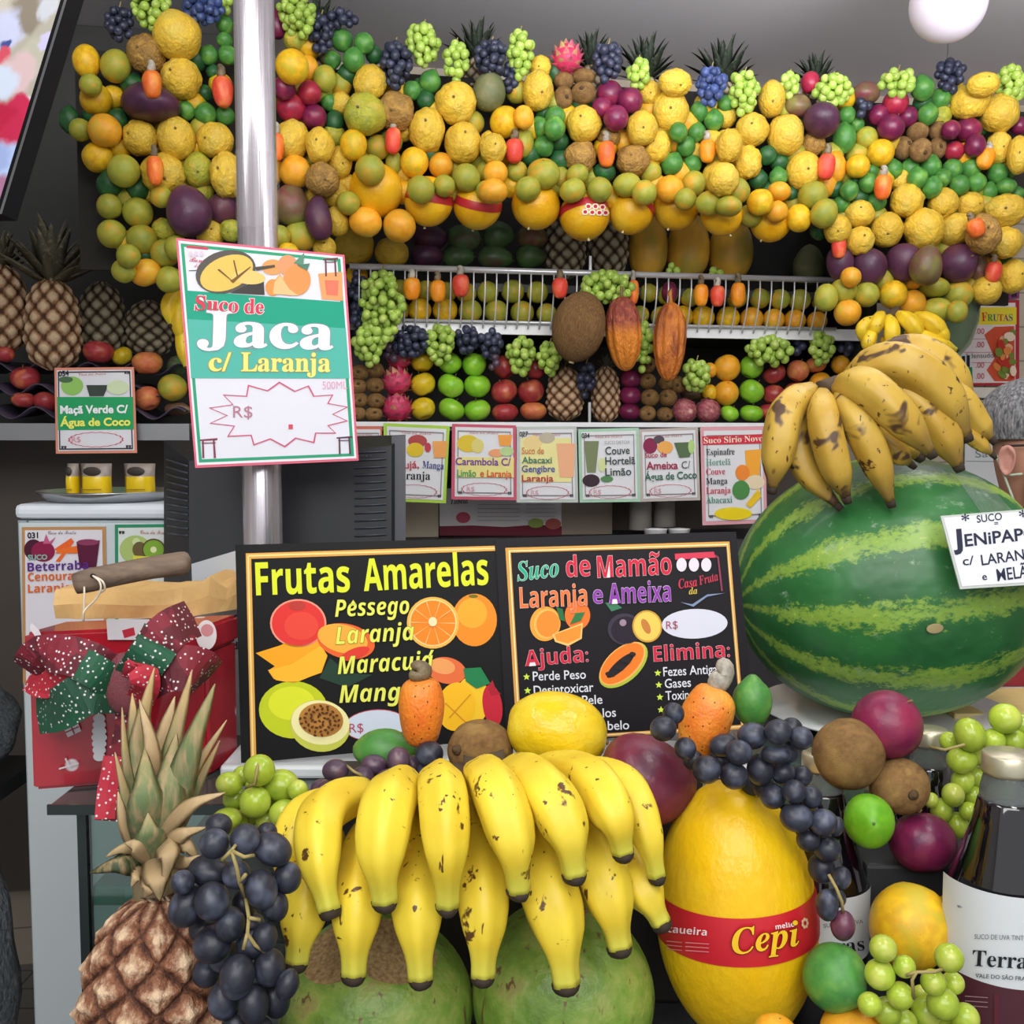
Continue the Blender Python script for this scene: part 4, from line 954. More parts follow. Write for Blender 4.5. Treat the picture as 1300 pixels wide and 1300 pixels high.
s.shapes('printed_fruit', [([(661, 556), (725, 556), (725, 612), (661, 612)], '#e6df9a'), (s.el(676, 562, 12, 9), '#e6cf90'), (s.el(694, 556, 10, 7), '#b9b09a'), ([(706, 563), (730, 563), (728, 606), (710, 606)], '#eab088')], 2.4)
s.text('027', 659, 554, 670, 554, 6, '#444448', 3.8, off=.02)
for t, x0, x1, y, c in (('Suco de', 662, 690, 576, '#d08a5a'), ('Abacaxi', 662, 700, 588, '#3f7a6a'), ('Gengibre', 662, 704, 599, '#4a5aa0'), ('Laranja', 662, 702, 611, '#b5354a')): s.text(t, x0, y, x1, y, 8, c, 4.6, off=.015)
price_oval(s, .87)
s = card('green framed kale, mint and lime juice card', [(734, 545), (811, 543), (813, 637), (736, 638)], '#a4cbb0')
s.shapes('printed_fruit', [([(741, 560), (760, 560), (756, 600), (745, 600)], '#7a8560'), (s.el(750, 610, 11, 8), '#3f3038'), (s.el(764, 590, 5, 9), '#cfd89a'), (s.el(770, 608, 8, 4), '#5a8a5a')], 2.5)
s.text('034', 738, 556, 748, 556, 6, '#333338', 3.6, off=.02); s.text('SUCO DETOX', 767, 564, 799, 563, 4, '#9aa0a4', 3.6)
for t, x0, x1, y in (('Couve', 768, 799, 577), ('Hortelã', 768, 806, 590), ('Limão', 768, 801, 604)): s.text(t, x0, y, x1, y - 1, 9.5, '#3c4a46', 3.6, off=.012)
price_oval(s, .86)
s = card('grey framed plum and coconut water juice card', [(811, 545), (886, 542), (889, 635), (813, 637)], '#b9aea8')
s.shapes('printed_fruit', [(s.el(825, 566, 9, 10), '#8a2f50'), (s.el(836, 558, 7, 5), '#5a5058'), (s.el(844, 568, 10, 8), '#e9a95a'), ([(855, 562), (880, 561), (875, 580), (862, 581)], '#5a7050'), (s.el(877, 567, 4, 9), '#b0cf80')], 2.5)
s.text('Suco de', 818, 581, 846, 580, 6, '#b5455a', 4, off=.02); s.text('Ameixa', 820, 596, 860, 595, 9.5, '#a03050', 4, off=.02); s.text('C/', 865, 595, 876, 594, 9, '#4a4a50', 4); s.text('Água de Coco', 818, 610, 884, 607, 9, '#3f6a5a', 4, off=.02); price_oval(s)
s = card('tall pink edged card with red header beside the watermelon', [(889, 542), (971, 541), (974, 664), (892, 667)], '#d9a0a8')
s.poly([(891, 554), (969, 551), (969, 563), (892, 565)], '#d0384a', 2.5, 'printed_panel')
s.text('Suco Sirio Novo', 893, 563, 968, 560, 7.5, '#f3e3d0', 3, style='serif')
for t, x1, y, c in (('Espinafre', 932, 578, '#33363a'), ('Hortelã', 927, 591, '#6a9a8a'), ('Couve', 920, 603, '#c0385a'), ('Manga', 923, 615, '#33363a'), ('Laranja', 927, 627, '#c0304a'), ('Abacaxi', 929, 639, '#4a8a7a')): s.text(t, 896, y, x1, y - 1, 8, c, 3, style='serif')
s.shapes('printed_fruit', [([(945, 572), (966, 570), (963, 607), (948, 607)], '#f0a83a'), (s.el(942, 600, 9, 10), '#ec8a3a'), (s.el(958, 612, 12, 9), '#e3d2b0'), (s.el(940, 622, 11, 12), '#4f8a4a'), ([(946, 640), (962, 620), (966, 630), (952, 645)], '#e6bf30'), (s.el(930, 652, 24, 8), '#e6cf20')], 2.6)
# 054 card on the left ledge
s = wall_sign('juice_card', 'small card for green apple with coconut water on the left ledge', 'card', [(69, 467), (170, 466), (174, 575), (71, 576)], .13, .002, '#d98a72', '#c9c9cc')
s.rect(.03, .03, .97, .97, '#dadbe0', 1); s.border(.045, .06, '#3f3a40', 2)
s.text('054', 75, 478, 88, 477, 6.5, '#202024', 2.6, off=.03); s.text('Casa da Fruta', 100, 477, 135, 476, 4.5, '#c98a8a', 2.6, style='script')
s.shapes('printed_fruit', [(s.el(92, 490, 14, 12), '#8fc060'), (s.el(84, 482, 9, 4), '#4a6a48'), ([(110, 489), (138, 489), (132, 503), (114, 503)], '#39433c'), (s.el(150, 492, 14, 9), '#c9d8b0')], 2.4)
s.poly([(73, 504), (169, 504), (170, 545), (74, 546)], '#1f9a5c', 2.2, 'printed_panel')
s.text('Maçã Verde C/', 77, 525, 163, 524, 9.5, '#e9eef0', 3.6, off=.035); s.text('Água de Coco', 77, 541, 166, 540, 9.5, '#ecee6a', 3.6, off=.035)
s.oval_frame(.5, .84, .33, .085, '#c94a62', 2.4); s.text('R$', 92, 562, 103, 561, 7, '#d58a98', 2.6)
for x, y in ((78, 570), (160, 569), (158, 475)): s.text('ππ', x, y, x + 7, y, 5, '#4a4548', 2.6, name='printed_mark')
# posters and papers on the right wall
s = wall_sign('price_poster', 'red framed fruit price poster on the wall at right, above the head', 'poster', [(1180, 383), (1294, 381), (1294, 489), (1180, 490)], -.47, .003, '#b5303c')
s.rect(.02, .03, .955, .97, '#e9dcdc', 1); s.poly([(1182, 391), (1290, 390), (1290, 412), (1182, 413)], '#ecd83a', 1.6, 'printed_panel')
s.text('DE', 1224, 408, 1240, 408, 7.5, '#6a4a3a', 2.4, style='serif'); s.text('F', 1246, 408, 1253, 407.5, 11, '#d0303a', 2.4, style='serif')
for t, x0, x1, c in (('R', 1253, 1260, '#2f8a4a'), ('U', 1260, 1267, '#3a4a9a'), ('T', 1267, 1273, '#d0303a'), ('A', 1273, 1280, '#8a3a8a'), ('S', 1280, 1285, '#2f7a8a')): s.text(t, x0, 407.5, x1, 407.5, 8.5, c, 2.4, style='serif')
for y in (424, 441, 467, 481): s.text('.00', 1238, y, 1249, y, 7, '#c0384a', 2.4)
s.text('Adensudo', 1224, 455, 1261, 454, 6, '#55605a', 2.4)
for y in (430, 447, 460): s.poly([(1182, y), (1258, y), (1258, y + .8), (1182, y + .8)], '#b98a92', 1.8)
rr = random.Random(3)
s.shapes('printed_fruit', [([(1249, 425), (1262, 415), (1287, 414), (1288, 484), (1262, 484), (1252, 470), (1262, 455)], '#d4563a')] + [(s.el(rr.uniform(1264, 1284), rr.uniform(422, 478), rr.uniform(3, 7), rr.uniform(3, 6), rr.uniform(0, 90), 9), rr.choice(['#e9b48a', '#f0d8c0', '#c2382e', '#e58a4a', '#7a8a3a'])) for _ in range(34)], 2)
s = wall_sign('wall_poster', 'purple edged poster above the price poster, mostly hidden by fruit', 'poster', [(1180, 340), (1295, 340), (1294, 379), (1180, 381)], -.47, .003, '#8a3f7a')
s.rect(.02, .0, .96, .8, '#d9d2d8', 1); s.text('ππ', 1284, 378, 1291, 377, 6, '#3a3438', 2)
tag(bbox('wall_ledge', UW(1150, -.44), UW(1420, -.44), -.5, -.42, ZW(505, -.42, 1270), ZW(492, -.42, 1270), plain('cream_ledge', '#e3dccf', .5)), 'cream ledge along the wall under the price poster', 'ledge')
s = wall_sign('wall_notice', 'white notice sheet on the wall behind the head', 'notice', [(1225, 508), (1420, 508), (1420, 640), (1225, 640)], -.46, .002, '#dfe2e4')
s.poly([(1226, 506), (1320, 506), (1320, 507.5), (1226, 507.5)], '#77787c', 1); s.text('Unid', 1243, 527, 1275, 526, 9, '#8a8d92', 1.5); s.text('Sac', 1238, 581, 1262, 580, 9, '#8a8d92', 1.5); s.poly([(1226, 585), (1300, 586), (1300, 587), (1226, 586)], '#9a9ca0', 1)
s = Sign('small_sign', 'small green and white sign behind the overripe bananas', 'sign', [(1200, 452), (1233, 450), (1236, 500), (1203, 502)], [dW(1217, 475, -.46)] * 4, .003, '#e2e6e4')
s.poly([(1200.5, 468), (1234, 466), (1235.5, 490), (1202, 492)], '#17906a', 1, 'printed_panel'); s.text('ra', 1218, 487, 1233, 486, 11, '#e9efe9', 2, style='serif'); s.shapes('printed_bottles', [([(1221, 452), (1225, 452), (1225, 467), (1221, 467)], '#2a2438'), ([(1227, 451), (1231, 451), (1231, 466), (1227, 466)], '#2a2438')], 2); s.text('98', 1227, 496, 1234, 495.5, 4, '#c9d84a', 2)
# under-shelf wall things
s = wall_sign('price_poster', 'white price list poster with dark red foot, under the middle cards', 'poster', [(558, 620), (713, 620), (713, 680), (558, 680)], -.2, .003, '#c9c4c6')
s.poly([(558, 668), (600, 667), (640, 669), (680, 666), (713, 668), (713, 680), (558, 680)], '#6a2430', 1, 'printed_panel'); s.text('Tabela', 572, 640, 594, 639, 7, '#333338', 1, style='ital')
s.shapes('printed_fruit', [(s.el(588, 657, 9, 7), '#b04a5a'), (s.el(680, 664, 10, 6), '#8a9a4a'), (s.el(702, 665, 10, 7), '#a0504a')], 1.5)
for y in range(640, 664, 5): s.shapes('printed_lines', [([(606, y), (660, y), (660, y + 1.2), (606, y + 1.2)], '#a8a2a6'), ([(668, y), (705, y), (705, y + 1.2), (668, y + 1.2)], '#b0aaae')], 1)
tag(bbox('cabinet', UW(713, -.2), UW(778, -.2), -.325, -.2, ZW(686, 0, 850) + .001, zled - .06, plain('taupe_cabinet', '#85786a', .6)), 'plain taupe cabinet panel under the shelf, right of the price list', 'cabinet')
tag(bbox('cabinet', UW(505, -.2), UW(556, -.2), -.325, -.2, ZW(686, 0, 850) + .001, zled - .06, plain('cream_cabinet', '#a99c88', .6)), 'cream cabinet panel between monitor and price list', 'cabinet')
tag(bbox('back_counter', UW(500, -.05), UW(1300, -.05), -.325, .0, .0, ZW(686, 0, 850), plain('dark_counter', '#38363a', .5)), 'dark back counter under the shelves carrying the paper cups', 'counter')
M_cup = plain('paper_cup', '#b9b3ad', .6)
def cup(px, y0, y1, r0, r1, off, label):
    d = dW(px, y1, off); k = d / FPX; o = None
    bm = bmesh.new(); H = (y1 - y0) * k
    bm_lathe(bm, [(0, 0), (r1 * k, 0), (r0 * k, H), (r0 * k * 1.06, H), (r0 * k * 1.06, H + .004), (0, H + .004)], 20)
    o = from_bm('paper_cup', bm, M_cup); o.location = C(px, y1, d); tag(o, label, 'cup', 'upturned paper cups on the back counter'); return o
cup(813, 600, 672, 12, 15, -.12, 'grey paper cup stack on back counter, left of two'); cup(843, 600, 668, 11, 15, -.14, 'grey paper cup stack on back counter, right of two')
for x, w, lb in ((832, 15, 'left white lidded cup behind the top edge of the black mamão board'), (862, 14, 'right white lidded cup behind the top edge of the black mamão board')):
    bm = bmesh.new(); d = dW(x, 684, -.03); k = d / FPX; bm_lathe(bm, [(0, 0), (w * .8 * k, 0), (w * k, 14 * k), (w * 1.05 * k, 15 * k), (0, 16 * k)], 20)
    o = from_bm('white_cup', bm, plain('white_cup_plastic', '#d9d9da', .4)); o.location = C(x, 686, d); tag(o, lb.replace('mamão', 'papaya'), 'cup', 'white cups on the back counter')

# ------------------------------------------------------------------ ceiling lamp, wall screen, pole
lampd = 2.25; lc = C(1204, 4, lampd)
lamp = empty('ceiling_globe_lamp', lc); tag(lamp, 'round white globe lamp under the ceiling at the top right', 'lamp')
bm = bmesh.new(); bm_lathe(bm, sph_prof(20), 36); gm = NT('lamp_globe'); gm.col('#b9b2bd'); gm.b.inputs['Emission Color'].default_value = S('#fff6fb'); gm.set(ems=.12)
g = from_bm('globe', bm, gm.m, lamp); g.scale = (.082, .082, .082)
bm = bmesh.new(); bm_lathe(bm, [(0, .07), (.05, .07), (.05, .11), (.02, .12), (.02, CEIL - lc.z), (0, CEIL - lc.z)], 16); from_bm('bracket', bm, plain('dark_lamp_bracket', '#4a4650', .5), lamp)
bm = bmesh.new(); bm_box(bm, (-.105, -.03, .03), (-.085, .0, .1), 0, None, .003); from_bm('clip', bm, plain('dark_lamp_bracket', '#4a4650', .5), lamp, False)
pl = bpy.data.lights.new('globe_light', 'POINT'); pl.energy = 4; pl.shadow_soft_size = .1; pl.color = (1, .96, 1); po = bpy.data.objects.new('globe_light', pl); COL.objects.link(po); po.parent = lamp; po.location = (.05, -.3, -.1)
# screen with blurred picture, upper left
s = Sign('wall_screen', 'slanted screen at the top left showing a blurred red and white picture', 'screen', [(-140, -60), (104, -60), (3, 272), (-241, 272)], [1.75, 1.62, 1.62, 1.75], .03, '#0d0e12', '#15161a')
scr = s.poly([s.st(.02, .02), s.st(.965, .02), s.st(.965, .985), s.st(.02, .985)], '#9a958a', 1, 'screen_display')
x_ = NT('screen_picture'); co = x_.coord(); wob = x_.add('ShaderNodeTexNoise'); wob.inputs['Scale'].default_value = 22; wob.inputs['Detail'].default_value = 3; x_.l(co, wob.inputs['Vector'])
wv = x_.add('ShaderNodeVectorMath', operation='MULTIPLY_ADD'); x_.l(wob.outputs['Color'], wv.inputs[0]); wv.inputs[1].default_value = (.05, .05, .05); x_.l(co, wv.inputs[2]); c_ = '#a29d90'
for bx, by, br, bc in [(-20, 0, 45, '#b0506a'), (10, 10, 30, '#b3ada0'), (36, 12, 32, '#7f7668'), (62, 10, 18, '#b5b8c0'), (45, 75, 30, '#a9a898'), (62, 52, 13, '#b9b4d4'), (3, 38, 32, '#b5bad4'), (5, 56, 9, '#3a4a86'), (4, 72, 14, '#c04a5a'), (25, 92, 30, '#c3aaac'), (0, 105, 26, '#bcc6d8'), (38, 130, 14, '#c9c2c8'), (24, 140, 26, '#b5264a'), (0, 150, 26, '#a81c3e'), (18, 172, 24, '#b02446'), (8, 205, 30, '#a3b6da'), (-15, 200, 30, '#8fa0cc'), (4, 245, 26, '#9a6a86')]:
    dn = x_.add('ShaderNodeVectorMath', operation='DISTANCE'); x_.l(wv.outputs[0], dn.inputs[0]); dn.inputs[1].default_value = s.proj(bx, by, 0) - s.org() + Vector((.025, .025, .025)); rad = br * 1.65 / FPX
    mr = x_.add('ShaderNodeMapRange'); mr.interpolation_type = 'SMOOTHSTEP'; x_.l(dn.outputs['Value'], mr.inputs[0]); mr.inputs[1].default_value = rad * .7; mr.inputs[2].default_value = rad * 1.15; mr.inputs[3].default_value = 1; mr.inputs[4].default_value = 0
    c_ = x_.mix(mr.outputs[0], c_, bc)
x_.col(c_); x_.set(rough=.3); x_.l(c_, x_.b.inputs['Emission Color']); x_.set(ems=.35); scr.data.materials[0] = x_.m
fr = s.ring('screen_trim', [s.st(0, 0), s.st(1, 0), s.st(1, 1), s.st(0, 1)], [s.st(.014, .014), s.st(.986, .014), s.st(.986, .986), s.st(.014, .986)], plain('silver_trim', '#9a9a9e', .3, metal=.8), 2)
# pole
pd = 1.66; pb = C(333, 640, pd); pr = 24.5 * pd / FPX
pole = empty('steel_pole', (pb.x, pb.y, .0)); tag(pole, 'shiny steel pole running up to the ceiling, wrapped in clear film', 'pole')
x_ = NT('polished_pole'); co = x_.coord(); n_ = x_.noise(x_.mapping(co, (60, 60, 1.2)), 2, 3)
x_.col(x_.ramp(n_, [(.3, '#a59fa5'), (.7, '#d5d0d6')])); x_.set(metal=.75, rough=.25); x_.bump(n_, .25, .004)
bm = bmesh.new(); bm_lathe(bm, [(0, 0), (pr, 0), (pr, CEIL), (0, CEIL)], 40); from_bm('shaft', bm, x_.m, pole)
bm = bmesh.new(); bm_lathe(bm, [(0, 0), (pr * 2.2, 0), (pr * 2.2, .012), (pr * 1.2, .03), (0, .03)], 32); from_bm('base_flange', bm, M_steel, pole)
bm = bmesh.new(); zt = C(333, 250, pd).z; bm_lathe(bm, [(pr * 1.02, zt - .06), (pr * 1.1, zt - .055), (pr * 1.05, zt - .02), (pr * 1.13, zt + .01), (pr * 1.04, zt + .06)], 40)
f_ = NT('clear_film'); f_.col('#e3e0e4'); f_.set(rough=.2, alpha=.1); from_bm('film_wrap', bm, f_.m, pole)

# ------------------------------------------------------------------ big price sign on the pole
q = lambda x, y: (215 + x / 4.264, 295 + y / 4.264)
s = Sign('price_sign', 'big laminated sign for jaca juice with orange, taped to the pole', 'sign', [q(35, 30), q(948, 122), q(1025, 1235), q(140, 1275)], [1.555, 1.62, 1.62, 1.555], .003, '#d8657c', '#c9a5b0')
s.ring('border', [s.st(.013, .011), s.st(.987, .011), s.st(.987, .989), s.st(.013, .989)], [s.st(.026, .022), s.st(.974, .022), s.st(.974, .978), s.st(.026, .978)], '#e5dfe6', 1)
s.ring('border', [s.st(.026, .022), s.st(.974, .022), s.st(.974, .978), s.st(.026, .978)], [s.st(.045, .036), s.st(.955, .036), s.st(.955, .964), s.st(.045, .964)], '#2a9a72', 1.2)
s.rect(.045, .036, .955, .964, '#d9d9e3', 1)
s.poly([q(88, 315), q(942, 378), q(975, 792), q(118, 790)], '#16997c', 2, 'printed_panel')
s.poly([q(100, 470), q(955, 520), q(975, 792), q(118, 790)], '#4fae9f', 2.2, 'printed_panel')
E = lambda x, y, rx, ry=None, rot=0, n=28: s.el(*q(x, y), rx / 4.264, (ry if ry else rx) / 4.264, rot, n)
P = lambda *pp: [q(*p) for p in pp]
s.shapes('printed_jackfruit', [(E(305, 215, 165, 115, -14), '#55504c'), (P((330, 330), (510, 240), (515, 340)), '#3c3836'), (E(310, 222, 150, 90, -22), '#d9b95a'), (E(430, 245, 90, 38, 5), '#dcc070'), (P((260, 205), (330, 260), (345, 275), (340, 262), (270, 200)), '#6a4a28'), (P((330, 265), (440, 185), (440, 192), (345, 278)), '#7a5228'), (P((345, 155), (365, 240), (372, 238), (352, 152)), '#6a4a28'), (P((465, 190), (570, 178), (572, 190), (470, 210)), '#4a4a3c')], 3)
s.shapes('printed_orange', [(E(560, 190, 60, 42), '#eb9a5c'), (E(640, 180, 55, 55), '#ef9468'), (E(690, 260, 75, 82), '#ee8f50'), (P((545, 330), (560, 270), (600, 225), (640, 300), (660, 345)), '#f0a868'), (E(560, 300, 40, 45), '#ec9048'), (P((600, 240), (650, 310), (700, 345), (560, 335), (570, 270)), '#f2b880'), (P((670, 170), (730, 112), (725, 180)), '#5a8a72'), (P((690, 180), (760, 170), (745, 210)), '#4a7a62')], 3)
s.shapes('printed_glass', [(P((805, 225), (935, 215), (938, 372), (825, 362)), '#ee9a62'), (P((840, 260), (915, 262), (912, 345), (850, 340)), '#e8725a')], 3)
def torii(x, y, w, h, c):
    return [(P((x, y), (x + w, y - h * .08), (x + w, y + h * .03), (x, y + h * .08)), c), (P((x + w * .12, y), (x + w * .22, y), (x + w * .26, y + h), (x + w * .14, y + h)), c), (P((x + w * .74, y), (x + w * .84, y), (x + w * .92, y + h), (x + w * .8, y + h)), c), (P((x + w * .1, y + h * .17), (x + w * .9, y + h * .15), (x + w * .9, y + h * .2), (x + w * .1, y + h * .22)), c)]
s.shapes('printed_gate', torii(832, 145, 80, 95, '#6a3a42'), 3)
s.shapes('printed_gate', torii(165, 1122, 95, 100, '#7a3a4a'), 3); s.shapes('printed_gate', torii(905, 1110, 85, 92, '#5a3a4a'), 3)
s.shapes('printed_logo', [(P((92, 72), (210, 82), (210, 95), (94, 84)), '#c83a52')] + [(E(115 + 30 * i, 118, 11, 14), '#d5c2d0') for i in range(3)], 3)
s.text('Bom', *q(108, 160), *q(185, 166), 7, '#c95a6a', 3, style='script'); s.text('da', *q(135, 190), *q(160, 192), 5, '#c95a6a', 3, style='script'); s.poly(P((105, 207), (150, 205), (150, 210), (105, 211)), '#4a4a4a', 3)
T = lambda t, x0, y0, x1, y1, h, c, **k: s.text(t, *q(x0, y0), *q(x1, y1), h / 4.264, c, **k)
T('Suco', 138, 420, 372, 436, 76, '#cf3a52', layer=4, style='serif', outline='#f0dfe2', off=.01); T('de', 405, 438, 510, 443, 78, '#cf3a52', layer=4, style='serif', outline='#f0dfe2', off=.01)
T('Jaca', 150, 612, 888, 634, 188, '#e9e8f2', layer=4, style='serif', outline='#8a8f9a', off=.012, oo=.012)
T('c/', 212, 750, 335, 752, 98, '#e6df7a', layer=4, style='serif', outline='#a98a4a', off=.01, oo=.02); T('Laranja', 388, 752, 872, 755, 100, '#e6df7a', layer=4, style='serif', outline='#a98a4a', off=.01, oo=.02)
T('500ML', 828, 850, 962, 848, 42, '#d8a0b8', layer=3); T('R$', 345, 1003, 450, 1003, 62, '#b0788a', layer=3)
st = [(595, 808), (680, 858), (755, 828), (785, 885), (888, 878), (862, 925), (970, 945), (890, 985), (968, 1022), (862, 1048), (905, 1090), (795, 1090), (785, 1142), (685, 1118), (625, 1165), (545, 1122), (455, 1155), (440, 1102), (312, 1108), (348, 1050), (215, 1035), (308, 992), (212, 950), (340, 932), (288, 878), (415, 885), (425, 825), (530, 855)]
cx_, cy_ = 595, 985
s.ring('price_star', P(*st), P(*[(cx_ + (x - cx_) * .965, cy_ + (y - cy_) * .945) for x, y in st]), '#c65a78', 3)
s.poly(P((645, 1040), (668, 1040), (668, 1065), (645, 1065)), '#cf4a60', 3)

# ------------------------------------------------------------------ monitor seen from behind
mon = empty('monitor', C(362, 640, 1.85)); tag(mon, 'black monitor seen from behind with vented casing, under the big price sign', 'monitor')
mo = Vector(mon.location)
def hexa(name, pts, m, parent, org):
    me = bpy.data.meshes.new(name); me.from_pydata([tuple(Vector(p) - org) for p in pts], [], [(0, 1, 2, 3), (7, 6, 5, 4), (0, 4, 5, 1), (1, 5, 6, 2), (2, 6, 7, 3), (3, 7, 4, 0)]); me.materials.append(m); return meshobj(name, me, parent)
M_mon = plain('monitor_casing', '#1d1f25', .5); M_mon2 = plain('monitor_frame', '#45464e', .45)
hexa('casing', [C(x, y, d) for x, y, d in ((240, 585, 1.77), (497, 566, 1.77), (497, 760, 1.77), (240, 760, 1.77), (208, 560, 1.86), (515, 552, 1.86), (515, 760, 1.86), (208, 760, 1.86))], M_mon, mon, mo)
hexa('frame', [C(x, y, d) for x, y, d in ((497, 553, 1.79), (515, 553, 1.79), (515, 760, 1.79), (497, 760, 1.79), (497, 553, 1.87), (515, 553, 1.87), (515, 760, 1.87), (497, 760, 1.87))], M_mon2, mon, mo)
def slot(a, b, w, d0, d1):
    A, B = C(*a, d0), C(*b, d1); tube('vent_slat', [A - mo, B - mo], w * 1.7 / FPX, plain('vent_slat_plastic', '#3a3d47', .4), mon, 6)
for i in range(11): slot((212 + i * .1, 583 + i * 9.4), (238, 592 + i * 8.8), 1.5, 1.845, 1.768)
for i in range(12): slot((450, 575 + i * 9.6), (490, 573 + i * 9.6), 1.1, 1.767, 1.767)
for i in range(13): slot((250 + i * 6, 592), (238 + i * 7, 572), 1.1, 1.767, 1.815)
for i in range(7): slot((446 + i * 5, 566), (440 + i * 5, 580), .9, 1.80, 1.767)
fo = zplane(362, 760, 1.17)
box('stand', (mo.x * 0 - .05, -.05, 0), (.05, .05, .1), M_mon, mon).location = (0, .04, C(362, 760, 1.82).z - .1 - mo.z)

# ------------------------------------------------------------------ fridge with cards, tray and coffee packs
fy = C(18, 640, 1.92).y; fz = C(18, 640, 1.92).z; fx0 = C(18, 640, 1.92).x; fx1 = C(335, 640, 1.92).x
fr_ = empty('fridge', ((fx0 + fx1) / 2, fy + .25, 0)); tag(fr_, 'white fridge at the left behind the gift box', 'fridge'); fo_ = Vector(fr_.location)
def fpart(n, lo, hi, m, bev=.006): return box(n, Vector(lo) - fo_, Vector(hi) - fo_, m, fr_, None, bev)
M_fr = plain('fridge_white', '#c3cdd0', .35); fz2 = C(18, 661, 1.92).z
fpart('body', (fx0 + .005, fy + .012, .0), (fx1, fy + .5, fz2), M_fr); fpart('lid', (fx0, fy - .004, fz2 + .003), (fx1 + .005, fy + .5, fz), plain('fridge_lid_white', '#dde3ea', .35), .01)
fpart('door', (fx0 + .006, fy, .08), (fx1, fy + .011, fz2 - .004), M_fr, .003)
fpart('gasket', (fx0 + .004, fy + .004, .06), (fx0 + .02, fy + .012, fz2), plain('gasket_grey', '#8fa0a5', .5), 0)
def fsign(label, cs, frame): return Sign('juice_card', label, 'card', cs, [dY(x, y, fy - .003) for x, y in cs], .002, frame, '#c9c9cc', 'juice cards taped to the fridge', step=.001)
f = lambda x, y: (x / 4.0625, 540 + y / 4.0625)
s = fsign('beetroot and carrot juice card taped to the white fridge', [f(112, 525), f(545, 522), f(560, 1330), f(118, 1330)], '#b98a5a')
s.rect(.04, .02, .96, .98, '#dcd9e0', 1); s.text('031', *f(145, 582), *f(200, 580), 7, '#1c1c20', 2.5, off=.03); s.text('Casa da Fruta', *f(250, 562), *f(395, 560), 5, '#8a7a80', 2.5, style='script')
s.shapes('printed_beetroot', [(s.el(*f(175, 640), 12, 13), '#4a1a30'), (s.el(*f(225, 650), 15, 13), '#8a1f48'), ([f(225, 610), f(240, 560), f(258, 600), f(290, 575), f(270, 610)], '#c05a80'), ([f(280, 640), f(370, 580), f(385, 600), f(310, 705), f(290, 700), f(330, 650)], '#e8642a'), ([f(300, 640), f(400, 620), f(410, 660), f(290, 660)], '#e8702a'), ([f(398, 600), f(518, 592), f(500, 730), f(415, 735)], '#5a1a38'), (s.el(*f(458, 602), 14, 4), '#8a3a5a')], 2)
s.text('SUCO', *f(150, 692), *f(250, 690), 6, '#8ab0a5', 4.5, off=.04); s.text('Beterraba', *f(148, 752), *f(462, 740), 10.5, '#5a2a86', 4.5, style='sans'); s.text('Cenoura', *f(150, 802), *f(382, 795), 10, '#d8641f', 4.5, style='sans'); s.text('Laranja', *f(150, 862), *f(370, 855), 10, '#d8641f', 4.5, style='sans')
s = fsign('green framed kiwi juice card taped to the white fridge', [f(592, 512), f(960, 508), f(960, 1330), f(596, 1330)], '#2f8a62')
s.rect(.05, .02, .95, .98, '#d5dbd8', 1); s.text('Casa da Fruta', *f(725, 560), *f(870, 562), 5.5, '#c07a7a', 2.5, style='script'); s.text('ππ', *f(615, 560), *f(645, 560), 5, '#5a5a5a', 2.5)
s.shapes('printed_kiwi', [(s.el(*f(700, 640), 20, 18), '#a9c070'), (s.el(*f(705, 600), 5, 5), '#c9d8a0'), (s.el(*f(722, 640), 9, 10), '#6a5a38'), (s.el(*f(795, 640), 15, 14), '#5a4a2c'), (s.el(*f(795, 640), 13, 12), '#7fa838'), (s.el(*f(795, 640), 4, 4), '#dfe3b0'), ([f(690, 670), f(850, 680), f(850, 715), f(690, 715)], '#d8d04a')], 2)
ty = fy + .12
tr = empty('round_tray', C(138, 628, dY(138, 628, ty))); tr.location.z = fz; tag(tr, 'shiny round metal tray on top of the white fridge', 'tray')
bm = bmesh.new(); trr = 85 * dY(138, 628, ty) / FPX; bm_lathe(bm, [(0, .001), (trr * .82, .001), (trr, .018), (trr * 1.0, .021), (trr * .8, .005), (0, .005)], 48); from_bm('dish', bm, M_steel, tr); tz = fz + .006
